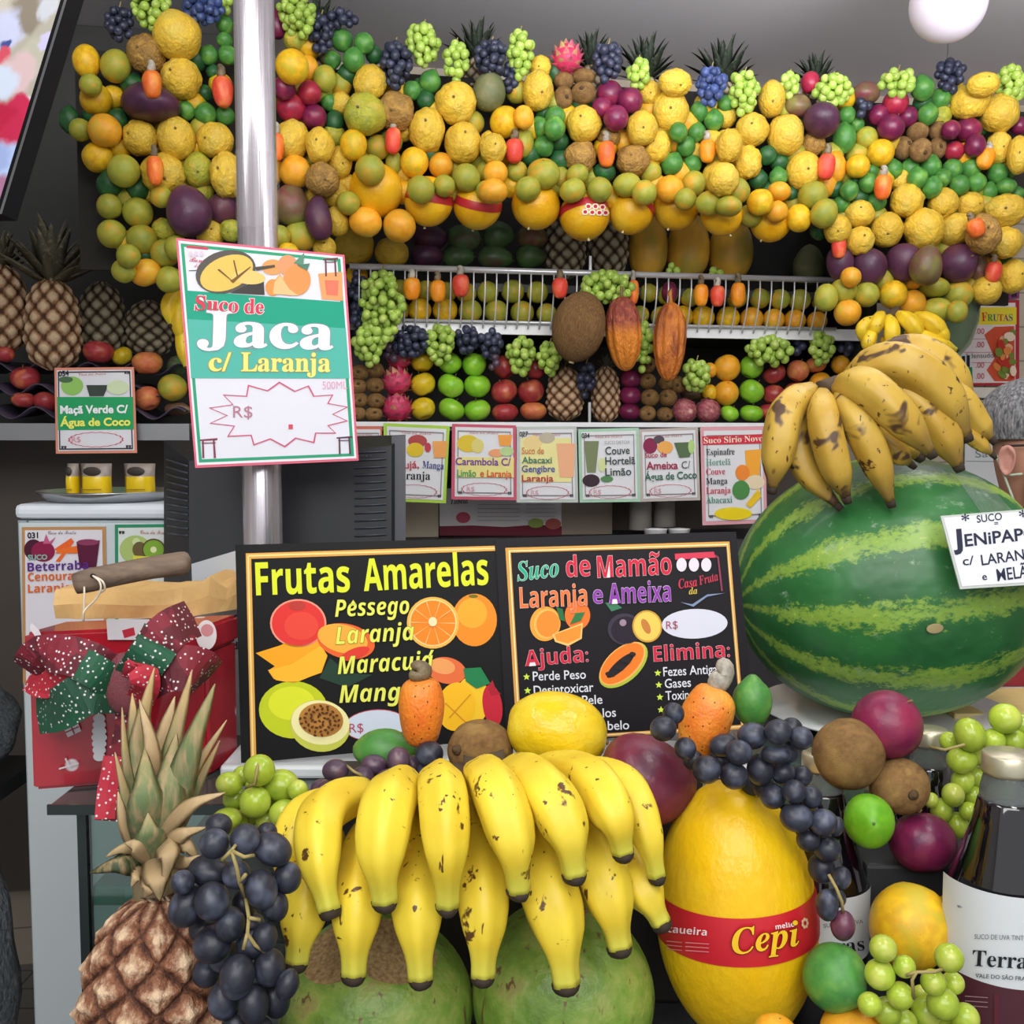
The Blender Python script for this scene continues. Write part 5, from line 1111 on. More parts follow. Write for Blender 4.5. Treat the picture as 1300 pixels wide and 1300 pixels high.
def pouch(x0, x1, y0, y1, label):
    y = ty; d = dY((x0 + x1) / 2, y1, y); k = d / FPX; Wd = (x1 - x0) * k; H = (y1 - y0) * k
    root = empty('coffee_pouch', (C((x0 + x1) / 2, y1, d).x, y, tz)); tag(root, label, 'coffee pouch', 'yellow pouches on the fridge tray')
    bm = bmesh.new(); rows = []
    for i in range(9):
        t = i / 8; w = Wd / 2 * (1 - .05 * math.sin(math.pi * t)); th = .02 * (math.sin(math.pi * min(1, t * .9 + .1)) ** .5 if i < 8 else .05)
        rows.append([bm.verts.new((w * sx, sy * th * (1 if abs(sx) < .9 else .25), H * t)) for sx, sy in ((-1, 0), (-.6, -1), (0, -1.1), (.6, -1), (1, 0), (.6, 1), (0, 1.1), (-.6, 1))])
    for a, b in zip(rows, rows[1:]):
        for i in range(8): fc = bm.faces.new((a[i], a[(i + 1) % 8], b[(i + 1) % 8], b[i])); fc.material_index = 1 if rows.index(a) >= 5 else 0
    bm.faces.new(rows[0][::-1]); bm.faces.new(rows[-1]); bmesh.ops.recalc_face_normals(bm, faces=bm.faces[:])
    from_bm('pouch', bm, [plain('yellow_pouch', '#e3c015', .3), plain('pouch_clear_top', '#9a9088', .3)], root)
    bm = bmesh.new(); bm_lathe(bm, sph_prof(10), 16); b = from_bm('printed_bean', bm, plain('dark_bean_print', '#2c2019', .5), root); b.location = (.0, -.022, H * .78); b.scale = (Wd * .28, .002, H * .13)
    bm = bmesh.new(); bm_box(bm, (-Wd * .32, -.0255, H * .12), (Wd * .28, -.0245, H * .14)); bm_box(bm, (-Wd * .32, -.0255, H * .24), (Wd * .3, -.0245, H * .26)); from_bm('printed_lines', bm, plain('pouch_ink', '#8a6a10', .5), root, False)
pouch(86, 101, 578, 621, 'narrow pouch at the left of the three on the fridge tray'); pouch(103, 143, 578, 621, 'middle yellow pouch of the three on the fridge tray'); pouch(158, 198, 578, 621, 'yellow pouch at the right on the fridge tray')
# plastic wrapped bundles at the far left
x_ = NT('crumpled_plastic'); co = x_.coord(); n_ = x_.noise(co, 14, 5, .7, .5); x_.col(x_.ramp(n_, [(.3, '#4a4f55'), (.6, '#7f868c'), (.75, '#b5babf')])); x_.set(rough=.25); x_.bump(n_, .8, .03)
for i, (y0, y1, lb) in enumerate([(860, 985, 'upper grey plastic wrapped bundle at the left edge, beside the fridge'), (1060, 1420, 'lower crumpled grey plastic bundle at the left edge, beside the fridge')]):
    d = 2.05; k = d / FPX; bm = bmesh.new(); bm_lathe(bm, sph_prof(20, lambda r, z: (r ** .6, z)), 28)
    for v in bm.verts: v.co *= 1 + .1 * nz(v.co, 2.5, i)
    o = from_bm('plastic_bundle', bm, x_.m); o.location = C(-75, (y0 + y1) / 2, d); o.scale = (92 * k, .12, (y1 - y0) / 2 * k); tag(o, lb, 'bundle')
a = C(-75, 986, 2.05); tag(box('storage_shelf', (a.x - .2, a.y - .14, a.z - .03), (a.x + .145, a.y + .14, a.z), M_black), 'dark shelf board at the left edge under the plastic bundle', 'shelf')
# ------------------------------------------------------------------ counters and glass case
CZ = .965; GZ = 1.16
xl = C(100, 1300, .9).x
M_ctr = plain('counter_grey', '#3a3c3e', .45)
tag(box('front_counter', (xl, .5, .0), (1.1, 1.07, CZ), M_ctr, None, None, .004), 'dark front counter under the coconuts, melon and bottles', 'counter')
ga = zplane(65, 1021, GZ); gx0, gy0 = ga.x, ga.y
case = empty('glass_display_case', (gx0 + .6, gy0 + .25, 0)); tag(case, 'glass topped display case with dark edges under the gift box and boards', 'display case'); co_ = Vector(case.location)
gl = NT('case_glass'); t_ = gl.n; tr_ = gl.add('ShaderNodeBsdfTransparent'); tr_.inputs[0].default_value = S('#dbe8e4'); gs = gl.add('ShaderNodeBsdfGlossy'); gs.inputs['Roughness'].default_value = .03
mx = gl.add('ShaderNodeMixShader'); mx.inputs[0].default_value = .1; gl.l(tr_.outputs[0], mx.inputs[1]); gl.l(gs.outputs[0], mx.inputs[2]); gl.l(mx.outputs[0], gl.n['Material Output'].inputs[0])
M_edge = plain('dark_glass_edge', '#14201f', .2)
def cpart(n, lo, hi, m, bev=0): return box(n, Vector(lo) - co_, Vector(hi) - co_, m, case, None, bev)
cpart('top_pane', (gx0, gy0, GZ - .01), (1.25, gy0 + .5, GZ), plain('smoked_top_glass', '#3a4442', .12))
cpart('edge_strip', (gx0 - .003, gy0 - .004, GZ - .0105), (1.25, gy0 - .001, GZ + .0005), M_edge)
ex = C(98, 1100, gy0 / ray(98, 1100).y).x
cpart('front_pane', (ex, gy0 + .02, .55), (1.2, gy0 + .026, GZ - .011), gl.m)
cpart('corner_edge', (ex - .006, gy0 + .016, .5), (ex + .004, gy0 + .03, GZ - .011), M_edge)
cpart('side_pane', (ex - .002, gy0 + .03, .55), (ex + .004, gy0 + .48, GZ - .011), gl.m)
cpart('inner_shelf', (ex + .01, gy0 + .04, .985), (1.2, gy0 + .45, .99), plain('smoked_top_glass', '#3a4442', .12))
cpart('base', (ex, gy0 + .02, 0), (1.2, gy0 + .49, .55), M_ctr)
tb = C(118, 1190, dY(118, 1190, gy0 + .12)); tc = C(185, 1125, dY(185, 1125, gy0 + .12))
tag(box('green_carton', (tb.x, gy0 + .12, .991), (tc.x, gy0 + .2, tc.z), plain('teal_carton', '#12806a', .4), None, None, .003), 'teal green carton inside the glass case, behind the pineapple', 'carton')

# ------------------------------------------------------------------ black boards on a metal ledge
a = zplane(300, 985, GZ)
led = box('metal_ledge', (C(285, 975, 1.2).x, 1.155, GZ + .0005), (C(960, 950, 1.2).x, 1.26, GZ + .016), plain('pale_ledge_metal', '#c9cdd0', .35), None, None, .004); tag(led, 'brushed metal ledge the two black boards stand on', 'ledge')
q1 = lambda x, y: (290 + x / 3.714, 660 + y / 3.714)
s = Sign('menu_board', 'black board headed Frutas Amarelas with yellow lettering and fruit pictures', 'board', [q1(32, 118), q1(1262, 85), q1(1312, 1030), q1(60, 1150)], [1.215, 1.215, 1.19, 1.19], .006, '#08090a', '#77787c', 'black menu boards')
P = lambda *pp: [q1(*p) for p in pp]
E = lambda x, y, rx, ry=None, rot=0, n=30: s.el(*q1(x, y), rx / 3.714, (ry if ry else rx) / 3.714, rot, n)
T = lambda t, x0, y0, x1, y1, h, c, **k: s.text(t, *q1(x0, y0), *q1(x1, y1), h / 3.714, c, **k)
s.poly(P((82, 158), (1256, 122), (1258, 146), (108, 184)), '#d9a04a', 1, 'border'); s.poly(P((82, 158), (108, 184), (132, 1118), (106, 1120)), '#d9a04a', 1, 'border')
s.poly(P((92, 166), (1256, 131), (1256, 138), (98, 174)), '#f0d58a', 1.4, 'border'); s.poly(P((90, 168), (98, 176), (121, 1118), (113, 1119)), '#f0d58a', 1.4, 'border')
T('Frutas', 132, 355, 575, 338, 145, '#d5de2a', layer=2, style='sans', off=.006); T('Amarelas', 640, 335, 1228, 304, 142, '#d5de2a', layer=2, style='sans', off=.006)
s.shapes('printed_peach', [(E(330, 487, 133, 114), '#e8927a'), (E(330, 487, 124, 106), '#d83430'), (E(345, 500, 80, 66), '#de4636'), (E(325, 405, 40, 22), '#b53a30')], 2)
s.shapes('printed_peach_slices', [(P((130, 628), (250, 590), (330, 545), (420, 560), (468, 640), (440, 720), (300, 770), (215, 750), (188, 710), (220, 690)), '#efa01c'), (P((188, 708), (300, 680), (440, 590), (465, 650), (430, 722), (310, 770), (225, 755)), '#f5b02a'), (E(555, 572, 138, 82, 12), '#e2602a'), (E(540, 560, 120, 66, 14), '#eda63a'), (E(600, 630, 70, 26, -20), '#d63a2a')], 2)
s.shapes('printed_passion_fruit', [(P((430, 745), (480, 650), (560, 720), (680, 730), (560, 790)), '#1f3a2a'), (E(307, 895, 162, 135), '#b9c51e'), (E(300, 865, 110, 80), '#d2d82a'), (E(433, 970, 143, 122, 12), '#bcc04a'), (E(435, 955, 138, 104, 8), '#e6dfa0'), (E(438, 943, 105, 80, 5), '#b07a35')] + [(E(438 + math.cos(i * 2.4) * 9.5 * math.sqrt(i), 943 + math.sin(i * 2.4) * 7.2 * math.sqrt(i), 9, 6, i * 40, 8), '#5a3214') for i in range(1, 100, 2)], 2)
s.shapes('price_oval', [(E(695, 968, 150, 75, -4), '#b5475a'), (E(695, 968, 146, 71, -4), '#c5d0dc')], 2); T('R$', 572, 1003, 638, 1000, 42, '#a8455f', layer=3)
s.shapes('printed_orange', [(E(1160, 472, 106, 124), '#ea8a22'), (E(1150, 440, 70, 70), '#efa52e'), (E(1155, 360, 22, 8), '#6a6a20'), (E(965, 485, 123, 122), '#e9b04a'), (E(965, 485, 112, 111), '#f3d08a'), (E(965, 485, 106, 105), '#ee8420')] + [(P((965, 485), (965 + 104 * math.cos(R(a)), 485 + 104 * math.sin(R(a))), (965 + 104 * math.cos(R(a + 2.5)), 485 + 104 * math.sin(R(a + 2.5)))), '#f3c07a') for a in range(0, 360, 36)] + [(E(965, 480, 20, 22), '#f0d8a8')], 2)
s.shapes('printed_mango', [(E(1030, 710, 92, 62, 12), '#dd6a3a'), (E(1010, 690, 60, 36, 12), '#e69a5a'), (E(1150, 850, 80, 115), '#edc02a'), (E(1245, 875, 46, 100, -8), '#c02436'), (P((1220, 790), (1245, 755), (1262, 800), (1285, 820), (1240, 830)), '#a81e30'), (E(1075, 880, 90, 115, 8), '#efb61e'), (P((1040, 930), (1140, 820), (1145, 824), (1045, 936)), '#d08a1a'), (P((1025, 860), (1130, 960), (1126, 964), (1021, 866)), '#d08a1a'), (P((1108, 700), (1190, 695), (1235, 770), (1170, 795), (1120, 760)), '#1f7a48')], 2)
for t, x0, y0, x1, y1, h in (('Pessego', 505, 457, 855, 442, 76), ('Laranja', 508, 587, 880, 565, 78), ('Maracuja', 518, 727, 968, 700, 78), ('Manga', 525, 862, 880, 846, 78)):
    T(t, x0, y0, x1, y1, h, '#dde05a', layer=4.6, style='sansit', outline='#2a2a14', oo=.012)
s.poly(P((573, 402), (590, 377), (607, 401), (597, 402), (590, 391), (583, 402)), '#dde05a', 4.6, 'lettering'); s.poly(P((944, 640), (956, 612), (970, 613), (954, 642)), '#dde05a', 4.6, 'lettering')
q2 = lambda x, y: (620 + x / 3.714, 660 + y / 3.714)
s = Sign('menu_board', 'black board headed Suco de Mamão Laranja e Ameixa, beside the watermelon', 'board', [q2(32, 88), q2(1168, 55), q2(1256, 965), q2(88, 1075)], [1.212, 1.212, 1.185, 1.185], .006, '#0d0a11', '#8a8890', 'black menu boards')
P = lambda *pp: [q2(*p) for p in pp]
E = lambda x, y, rx, ry=None, rot=0, n=30: s.el(*q2(x, y), rx / 3.714, (ry if ry else rx) / 3.714, rot, n)
T = lambda t, x0, y0, x1, y1, h, c, **k: s.text(t, *q2(x0, y0), *q2(x1, y1), h / 3.714, c, **k)
o4 = [(80, 132), (1136, 102), (1208, 985), (135, 1046)]; i4 = [(106, 155), (1122, 126), (1190, 966), (158, 1032)]; i5 = [(95, 145), (1128, 113), (1200, 976), (146, 1040)]; i6 = [(101, 150), (1125, 119), (1196, 972), (152, 1036)]
s.ring('border', P(*o4), P(*i4), '#d09a4a', 1); s.ring('border', P(*i5), P(*i6), '#f5e0a8', 1.5)
T('Suco', 138, 288, 335, 265, 88, '#1fa884', layer=3, style='ital', outline='#e6efe9', oo=.014); T('de', 368, 270, 482, 264, 92, '#cc2640', layer=3, style='sans', outline='#f2e3e6', oo=.011); T('Mamao', 515, 273, 864, 256, 96, '#cc2640', layer=3, style='sans', outline='#f2e3e6', oo=.011); T('~', 760, 204, 806, 202, 100, '#cc2640', layer=3, style='sans', off=.01, outline='#f2e3e6', oo=.011)
T('Laranja', 150, 416, 466, 402, 92, '#e8733a', layer=5.2, style='sans', outline='#f5e6d8', oo=.011); T('e', 495, 396, 541, 393, 80, '#8a3aa5', layer=3, style='sans', outline='#efe3f2', oo=.011); T('Ameixa', 568, 396, 860, 384, 90, '#8a3aa5', layer=5.2, style='sans', outline='#efe3f2', oo=.011)
s.shapes('printed_logo', [(P((878, 160), (1062, 150), (1072, 178), (880, 188)), '#cc3a52')] + [(E(910 + 58 * i, 212, 24, 32), '#d9d2dc') for i in range(3)] + [(P((1062, 160), (1085, 175), (1104, 335), (1096, 336), (1078, 182)), '#8a3a50'), (P((905, 388), (960, 398), (1030, 352), (1115, 345), (1030, 362), (965, 410)), '#7a8aa8')], 2)
T('Casa', 898, 325, 985, 312, 44, '#c8384e', layer=3, style='ital'); T('da', 945, 352, 985, 348, 32, '#c9b04a', layer=3, style='ital'); T('Fruta', 995, 308, 1085, 285, 42, '#b5384e', layer=3, style='ital')
s.shapes('printed_orange', [(E(420, 450, 60, 68), '#e8742a'), (E(268, 490, 72, 82, 8), '#f0a03a'), (E(275, 490, 60, 70, 8), '#f4b45a'), (E(280, 490, 54, 62, 8), '#ee8a2e'), (P((300, 540), (445, 485), (440, 560), (375, 595), (315, 575)), '#f2c070'), (P((312, 540), (438, 495), (432, 555), (375, 583), (322, 568)), '#ee9030'), (P((320, 412), (350, 420), (362, 480), (335, 470)), '#2a6a3a'), (P((385, 492), (410, 440), (455, 435), (435, 475)), '#2f7440')], 1.8)
s.shapes('printed_plum', [(P((550, 390), (600, 392), (630, 415), (580, 432)), '#3a7a5a'), (E(642, 515, 80, 74), '#3a3042'), (E(648, 520, 70, 64), '#221a28'), (E(634, 485, 16, 16), '#9a8090'), (E(748, 502, 70, 76, -10), '#c9983a'), (E(748, 502, 62, 68, -10), '#eac65a'), (E(742, 502, 18, 38, -25), '#c07a3a')], 1.8)
s.shapes('price_oval', [(E(972, 490, 155, 70, -2), '#cfd0de')], 1.8); T('R$', 838, 515, 893, 512, 36, '#9a4a62', layer=3)
s.shapes('printed_papaya', [(E(636, 684, 138, 78, -42), '#a9b83a'), (E(632, 678, 132, 72, -42), '#f0b05a'), (E(630, 677, 124, 65, -42), '#ec7a24'), (E(622, 686, 84, 24, -42), '#1c1a1c')] + [(E(622 + (i - 5) * 12 + (i % 2) * 6, 686 - (i - 5) * 10.5 + (i % 3 - 1) * 13, 12, 10, 0, 8), '#241f22') for i in range(11)], 1.8)
T('Ajuda:', 175, 690, 472, 668, 70, '#c92440', layer=3, style='sans', outline='#f0dde2', oo=.011); T('Elimina:', 780, 668, 1138, 645, 68, '#c92440', layer=3, style='sans', outline='#f0dde2', oo=.011)
def star(x, y, r): return [q2(x + (r if i % 2 == 0 else r * .45) * math.sin(i * math.pi / 5), y - (r if i % 2 == 0 else r * .45) * math.cos(i * math.pi / 5)) for i in range(10)]
for x, y in ((180, 740), (185, 805), (798, 722), (803, 778), (808, 836), (813, 895), (190, 868), (195, 930)): s.poly(star(x, y, 17), '#c9e04a', 2, 'star')
W_ = '#d8dae2'
for t, x0, y0, x1, y1 in (('Perde Peso', 210, 758, 460, 748), ('Desintoxicar', 215, 825, 496, 808), ('Pele', 443, 871, 538, 866), ('los', 540, 931, 602, 927), ('cabelo', 510, 993, 664, 986), ('Fezes Antigas', 825, 737, 1098, 722), ('Gases', 832, 793, 955, 786), ('Toxinas', 836, 850, 985, 842)): T(t, x0, y0, x1, y1, 42, W_, layer=2, off=.008)

# ------------------------------------------------------------------ white sheet, gift box, paper bag, wooden stick
s = Sign('printed_sheet', 'white printed sheet standing behind the gift box', 'sheet', [(243, 716), (330, 690), (336, 965), (252, 965)], [1.4, 1.33, 1.33, 1.4], .003, '#b9bfc6')
for t, x0, x1, y, h in (('realiza', 262, 301, 740, 9), ('no Brasil', 272, 306, 756, 6), ('em', 282, 304, 788, 9), ('por', 284, 306, 800, 10), ('zado', 284, 310, 825, 9)): s.text(t, x0, y, x1, y - 1.5, h, '#26282c', 1, off=.02)
A = zplane(40, 1004, GZ + .0005); B = zplane(266, 986, GZ + .0005); Cc = zplane(303, 962, GZ + .0005)
D_ = A + (Cc - B); Hh = .178
x_ = NT('christmas_wrapping'); co = x_.coord(); n_ = x_.noise(co, 9, 2); c = x_.mix(x_.val(n_, .45, .6), '#a51c2a', '#7f1524')
vo = x_.add('ShaderNodeTexVoronoi'); vo.inputs['Scale'].default_value = 16; x_.l(co, vo.inputs['Vector']); c = x_.mix(x_.ramp(vo.outputs['Distance'], [(.1, (1, 1, 1, 1)), (.13, (0, 0, 0, 1))]), c, '#d9ccd0'); x_.col(c); x_.set(rough=.25, coat=.4); x_.bump(x_.noise(co, 6, 3), .3, .02); M_wrap = x_.m
gift = empty('gift_box', (A + B + Cc + D_) / 4); tag(gift, 'red Christmas wrapped gift box with plaid bow on the glass case', 'gift box'); go = Vector(gift.location)
def prism(name, base, z0, z1, m, grow=0):
    ctr = sum(base, Vector()) / 4; bs = [p + (p - ctr).normalized() * grow for p in base]; bm = bmesh.new()
    lo = [bm.verts.new(p + Vector((0, 0, z0)) - go) for p in bs]; hi = [bm.verts.new(p + Vector((0, 0, z1)) - go) for p in bs]
    bm.faces.new(lo[::-1]); bm.faces.new(hi)
    for i in range(4): bm.faces.new((lo[i], lo[(i + 1) % 4], hi[(i + 1) % 4], hi[i]))
    bmesh.ops.recalc_face_normals(bm, faces=bm.faces[:]); bmesh.ops.bevel(bm, geom=bm.edges[:], offset=.004, segments=2, affect='EDGES'); return from_bm(name, bm, m, gift, False)
base4 = [A, B, Cc, D_]
prism('box', base4, 0, Hh - .03, M_wrap); prism('lid', base4, Hh - .032, Hh, M_wrap, .004)
fn = (B - A).cross(Vector((0, 0, 1))).normalized(); fn = fn if fn.dot(CAM - A) > 0 else -fn
class GiftP(Printer):
    def __init__(s): s.root = gift; s.proj = lambda x, y, l: (lambda r: CAM + r * ((A + fn * .0045 - CAM).dot(fn) / r.dot(fn)) + fn * l * .0004)(ray(x, y))
gp = GiftP()
gp.shapes('printed_scallop', [(gp.el(126, 912 + i * 8, 10 - abs(i - 3) * .8, 6), '#c9ccd0') for i in range(7)], 1)
gp.shapes('printed_present', [([(80, 922), (98, 914), (103, 928), (86, 936)], '#cfc4c8'), ([(88, 918.5), (90, 917.5), (95.5, 931), (93.5, 932)], '#8a4a58'), ([(83, 929), (100, 921.5), (100.5, 923), (83.5, 930.5)], '#8a4a58')], 1)
gp.shapes('printed_santa', [(gp.el(262, 806, 13, 19), '#d9d0d2'), (gp.el(263, 800, 8, 8), '#c9858a')], 3); gp.shapes('printed_plaid', [([(135, 786), (190, 786), (190, 812), (137, 812)], '#c9c4c8'), ([(155, 800), (170, 796), (172, 806), (158, 810)], '#b02a3a')], 3); gp.shapes('printed_hat', [([(40, 790), (50, 800), (56, 815), (48, 812), (38, 798)], '#d5ccd0')], 3)
gp.shapes('printed_sprigs', [([(75, 975), (100, 968), (100, 970), (75, 977)], '#d5ccd0'), ([(84, 962), (90, 976), (88, 976), (82, 963)], '#d5ccd0')], 1)
# plaid ribbon
def rib_mat(nm, a, b):
    x = NT(nm); co = x.coord(); ch = x.add('ShaderNodeTexNoise'); ch.inputs['Scale'].default_value = 28; x.l(co, ch.inputs[0])
    v = x.add('ShaderNodeTexVoronoi'); v.inputs['Scale'].default_value = 190; x.l(co, v.inputs['Vector']); c = x.mix(x.val(ch.outputs['Fac'], .5, .52), a, b)
    c = x.mix(x.ramp(v.outputs['Distance'], [(.2, (1, 1, 1, 1)), (.26, (0, 0, 0, 1))]), c, '#d9d4d4'); x.col(c); x.set(rough=.7); return x.m
M_rd = rib_mat('dark_red_ribbon', '#5a1522', '#7a1a2c'); M_rr = rib_mat('red_ribbon', '#a81c2e', '#b5263a'); M_rgn = rib_mat('green_ribbon', '#155236', '#1c4a34')
def ribbon(name, pts, w, m, roll=(0, 0, 1), d0=1.1):
    """strip of thick cloth through pixel points with depth, w pixels wide"""
    P3 = catmull([C(x, y, d) for x, y, d in pts], 14); bm = bmesh.new(); rows = []; k = w / 2 * d0 / FPX
    for i, p in enumerate(P3):
        t = (P3[min(i + 1, 13)] - P3[max(i - 1, 0)]).normalized(); sd = t.cross(ray(pts[0][0], pts[0][1])).normalized(); n = sd.cross(t).normalized()
        rows.append([bm.verts.new(p + sd * k * a + n * b - go) for a, b in ((-1, 0), (0, -.0016), (1, 0), (1, .0014), (0, .0002), (-1, .0014))])
    for a, b in zip(rows, rows[1:]):
        for i in range(6): bm.faces.new((a[i], a[(i + 1) % 6], b[(i + 1) % 6], b[i]))
    bm.faces.new(rows[0][::-1]); bm.faces.new(rows[-1]); bmesh.ops.recalc_face_normals(bm, faces=bm.faces[:]); return from_bm(name, bm, m, par, False)
bowroot = bmesh.new(); bm_lathe(bowroot, sph_prof(10), 18); par = gift
bow = from_bm('bow', bowroot, M_rd, gift); kp = C(160, 868, 1.085); bow.location = kp - go; bow.scale = (.026, .016, .034)
gd = 1.1
ribbon('ribbon_loop', [(150, 865, 1.09), (110, 838, 1.06), (55, 830, 1.07), (38, 852, 1.1)], 48, M_rd)
ribbon('ribbon_loop', [(150, 870, 1.09), (100, 850, 1.07), (60, 868, 1.08), (38, 860, 1.11)], 36, M_rr)
ribbon('ribbon_loop', [(150, 878, 1.09), (110, 880, 1.06), (75, 900, 1.07), (48, 905, 1.11)], 54, M_rgn)
ribbon('ribbon_loop', [(150, 872, 1.085), (125, 855, 1.06), (100, 842, 1.06), (85, 840, 1.1)], 40, M_rgn)
ribbon('ribbon_loop', [(170, 865, 1.085), (190, 830, 1.06), (215, 800, 1.06), (245, 785, 1.1)], 50, M_rd)
ribbon('ribbon_loop', [(165, 868, 1.08), (185, 840, 1.05), (200, 818, 1.055), (208, 800, 1.09)], 50, M_rgn)
ribbon('ribbon_loop', [(170, 872, 1.085), (210, 850, 1.06), (250, 850, 1.07), (262, 862, 1.11)], 56, M_rd)
ribbon('ribbon_loop', [(172, 862, 1.07), (178, 845, 1.05), (185, 870, 1.05), (176, 892, 1.08)], 34, M_rr)
ribbon('ribbon_tail', [(160, 880, 1.1), (162, 920, 1.1), (150, 970, 1.1), (136, 1042, 1.085)], 30, M_rd)
ribbon('ribbon_tail', [(170, 880, 1.1), (180, 920, 1.1), (172, 960, 1.1), (165, 985, 1.1)], 24, M_rr)
ribbon('ribbon_tail', [(144, 960, 1.094), (140, 985, 1.09), (136, 1005, 1.088), (133, 1040, 1.082)], 24, M_rr)
# folded paper bag lying on the box
x_ = NT('kraft_paper'); co = x_.coord(); x_.col(x_.ramp(x_.noise(co, 8, 3), [(.3, '#c29a5c'), (.7, '#d3ae72')])); x_.set(rough=.75); x_.bump(x_.noise(co, 10, 4), .5, .02)
bz = A.z + Hh + .001; bA = zplane(34, 786, bz); bB = zplane(212, 785, bz); top = bz + .034
bmz = bmesh.new(); nI = 26; rows = []
yb = max(bA.y, A.y + .004); x0_, x1_ = C(34, 786, 1.14).x, C(284, 786, 1.2).x
for i in range(nI + 1):
    t = i / nI; xx = x0_ + (x1_ - x0_) * t; hgt = .034 * (1 + .08 * math.sin(t * 9)) * (1 if t < .8 else 1 + .25 * math.sin((t - .8) * 40)); yo = yb + .01 * t + (0 if t < .72 else (t - .72) * .25)
    rows.append([bmz.verts.new((xx, yo + .006 * nz((t * 6, 1, 0), 1.3), bz)), bmz.verts.new((xx, yo - .002 + .003 * nz((t * 8, 2, 0), 1), bz + hgt * .5)), bmz.verts.new((xx, yo + .004, bz + hgt)), bmz.verts.new((xx, yo + .07, bz + hgt + .004 * nz((t * 7, 3, 0), 1))), bmz.verts.new((xx, yo + .13, bz + hgt * .8)), bmz.verts.new((xx, yo + .13, bz))])
for a, b in zip(rows, rows[1:]):
    for i in range(6): bmz.faces.new((a[i], a[(i + 1) % 6], b[(i + 1) % 6], b[i]))
bmz.faces.new(rows[0][::-1]); bmz.faces.new(rows[-1]); bmesh.ops.recalc_face_normals(bmz, faces=bmz.faces[:])
bag = from_bm('paper_bag', bmz, x_.m, None, False); tag(bag, 'folded brown paper bag lying on the gift box', 'paper bag')
x_ = NT('weathered_wood'); co = x_.coord(); n_ = x_.noise(x_.mapping(co, (4, 30, 30)), 3, 4); x_.col(x_.ramp(n_, [(.3, '#5a4a3e'), (.7, '#85705e')])); x_.set(rough=.75); x_.bump(n_, .3, .006)
sp_ = C(168, 730, 1.13); stk = empty('wooden_stick', sp_); tag(stk, 'weathered wooden stick with a string loop, lying on the paper bag', 'stick')
tube('stick', [p - sp_ for p in catmull([C(96, 741, 1.11), (C(130, 733, 1.115)), C(185, 722, 1.13), C(226, 716, 1.14), C(241, 716, 1.145)], 14)], [.0115, .0125, .013, .0128, .0125, .0125, .0125, .0125, .013, .013, .0135, .0135, .012, .007], x_.m, stk, 16)
bm = bmesh.new(); bm_lathe(bm, sph_prof(8), 12); o = from_bm('string_hole', bm, plain('dark_hole', '#1c1612', .9), stk); o.location = C(118, 731, 1.1) - sp_; o.scale = (.0032, .0016, .0026)
tube('string', [p - sp_ for p in catmull([C(118, 731, 1.098), C(126, 738, 1.09), C(128, 748, 1.09), C(122, 760, 1.095), C(110, 772, 1.097), C(106, 778, 1.095), C(106, 788, 1.1), C(107, 755, 1.097), C(107, 745, 1.1)], 40)], .0011, plain('white_string', '#d8cdb8', .8), stk, 6)
tube('string', [p - sp_ for p in catmull([C(118, 731, 1.098), C(130, 738, 1.09), C(133, 748, 1.095), C(128, 752, 1.1)], 14)], .0011, plain('white_string', '#d8cdb8', .8), stk, 6)
# ------------------------------------------------------------------ watermelon on its plate, overripe bananas, handwritten card
wd_ = 1.39; wk = wd_ / FPX; wc = C(1126, 744, wd_)
x_ = NT('watermelon_rind'); co = x_.coord(); sp = x_.add('ShaderNodeSeparateXYZ'); x_.l(co, sp.inputs[0])
at = x_.add('ShaderNodeMath', operation='ARCTAN2'); ny = x_.add('ShaderNodeMath', operation='MULTIPLY'); x_.l(sp.outputs[1], ny.inputs[0]); ny.inputs[1].default_value = -1; x_.l(sp.outputs[2], at.inputs[0]); x_.l(ny.outputs[0], at.inputs[1])
n1 = x_.noise(x_.mapping(co, (2.2, 5, 5)), 2.2, 6, .72, .4); n2 = x_.noise(co, 1.4, 2)
def mth(op, a, b):
    m = x_.add('ShaderNodeMath', operation=op)
    for i, v in enumerate((a, b)):
        if isinstance(v, (int, float)): m.inputs[i].default_value = v
        else: x_.l(v, m.inputs[i])
    return m.outputs[0]
ph = mth('ADD', mth('MULTIPLY', at.outputs[0], 12.0), mth('MULTIPLY', n1, 3.4)); wv = mth('SINE', ph, 0)
bd = mth('ADD', wv, mth('MULTIPLY', mth('SUBTRACT', n2, .5), 1.3))
bd2 = mth('ADD', mth('MULTIPLY', bd, .5), mth('MULTIPLY', mth('SUBTRACT', x_.noise(x_.mapping(co, (7, 10, 10)), 3, 5, .75), .5), 1.6))
c = x_.mix(x_.val(x_.noise(co, 2, 3), .35, .65), '#1f5a2a', '#2f7038'); c = x_.mix(x_.val(bd2, .14, .4), c, '#7fa03c'); c = x_.mix(x_.val(bd2, .62, .8), c, '#a9bf55')
c = x_.mix(x_.val(x_.noise(x_.mapping(co, (3, 3, 3), (0, 0, 0), (4, 2, 1)), 2.4, 5, .7), .62, .74), c, '#8aa58a')
x_.col(c); x_.set(rough=.42, coat=.06); x_.bump(x_.noise(co, 4, 2), .15, .03)
bm = bmesh.new(); bm_lathe(bm, sph_prof(40), 64)
for v in bm.verts: v.co *= 1 + .012 * nz(v.co, 1.6, 4)
wm = from_bm('watermelon', bm, x_.m); wm.location = wc; wm.scale = (191 * wk, 180 * wk, 164 * wk); wm.rotation_euler = (0, R(-6), 0); tag(wm, 'huge striped green watermelon on a white plate', 'watermelon')
bm = bmesh.new(); bm_lathe(bm, sph_prof(10), 16); sc_ = from_bm('scar', bm, plain('dry_scar', '#9a8a62', .9), wm)
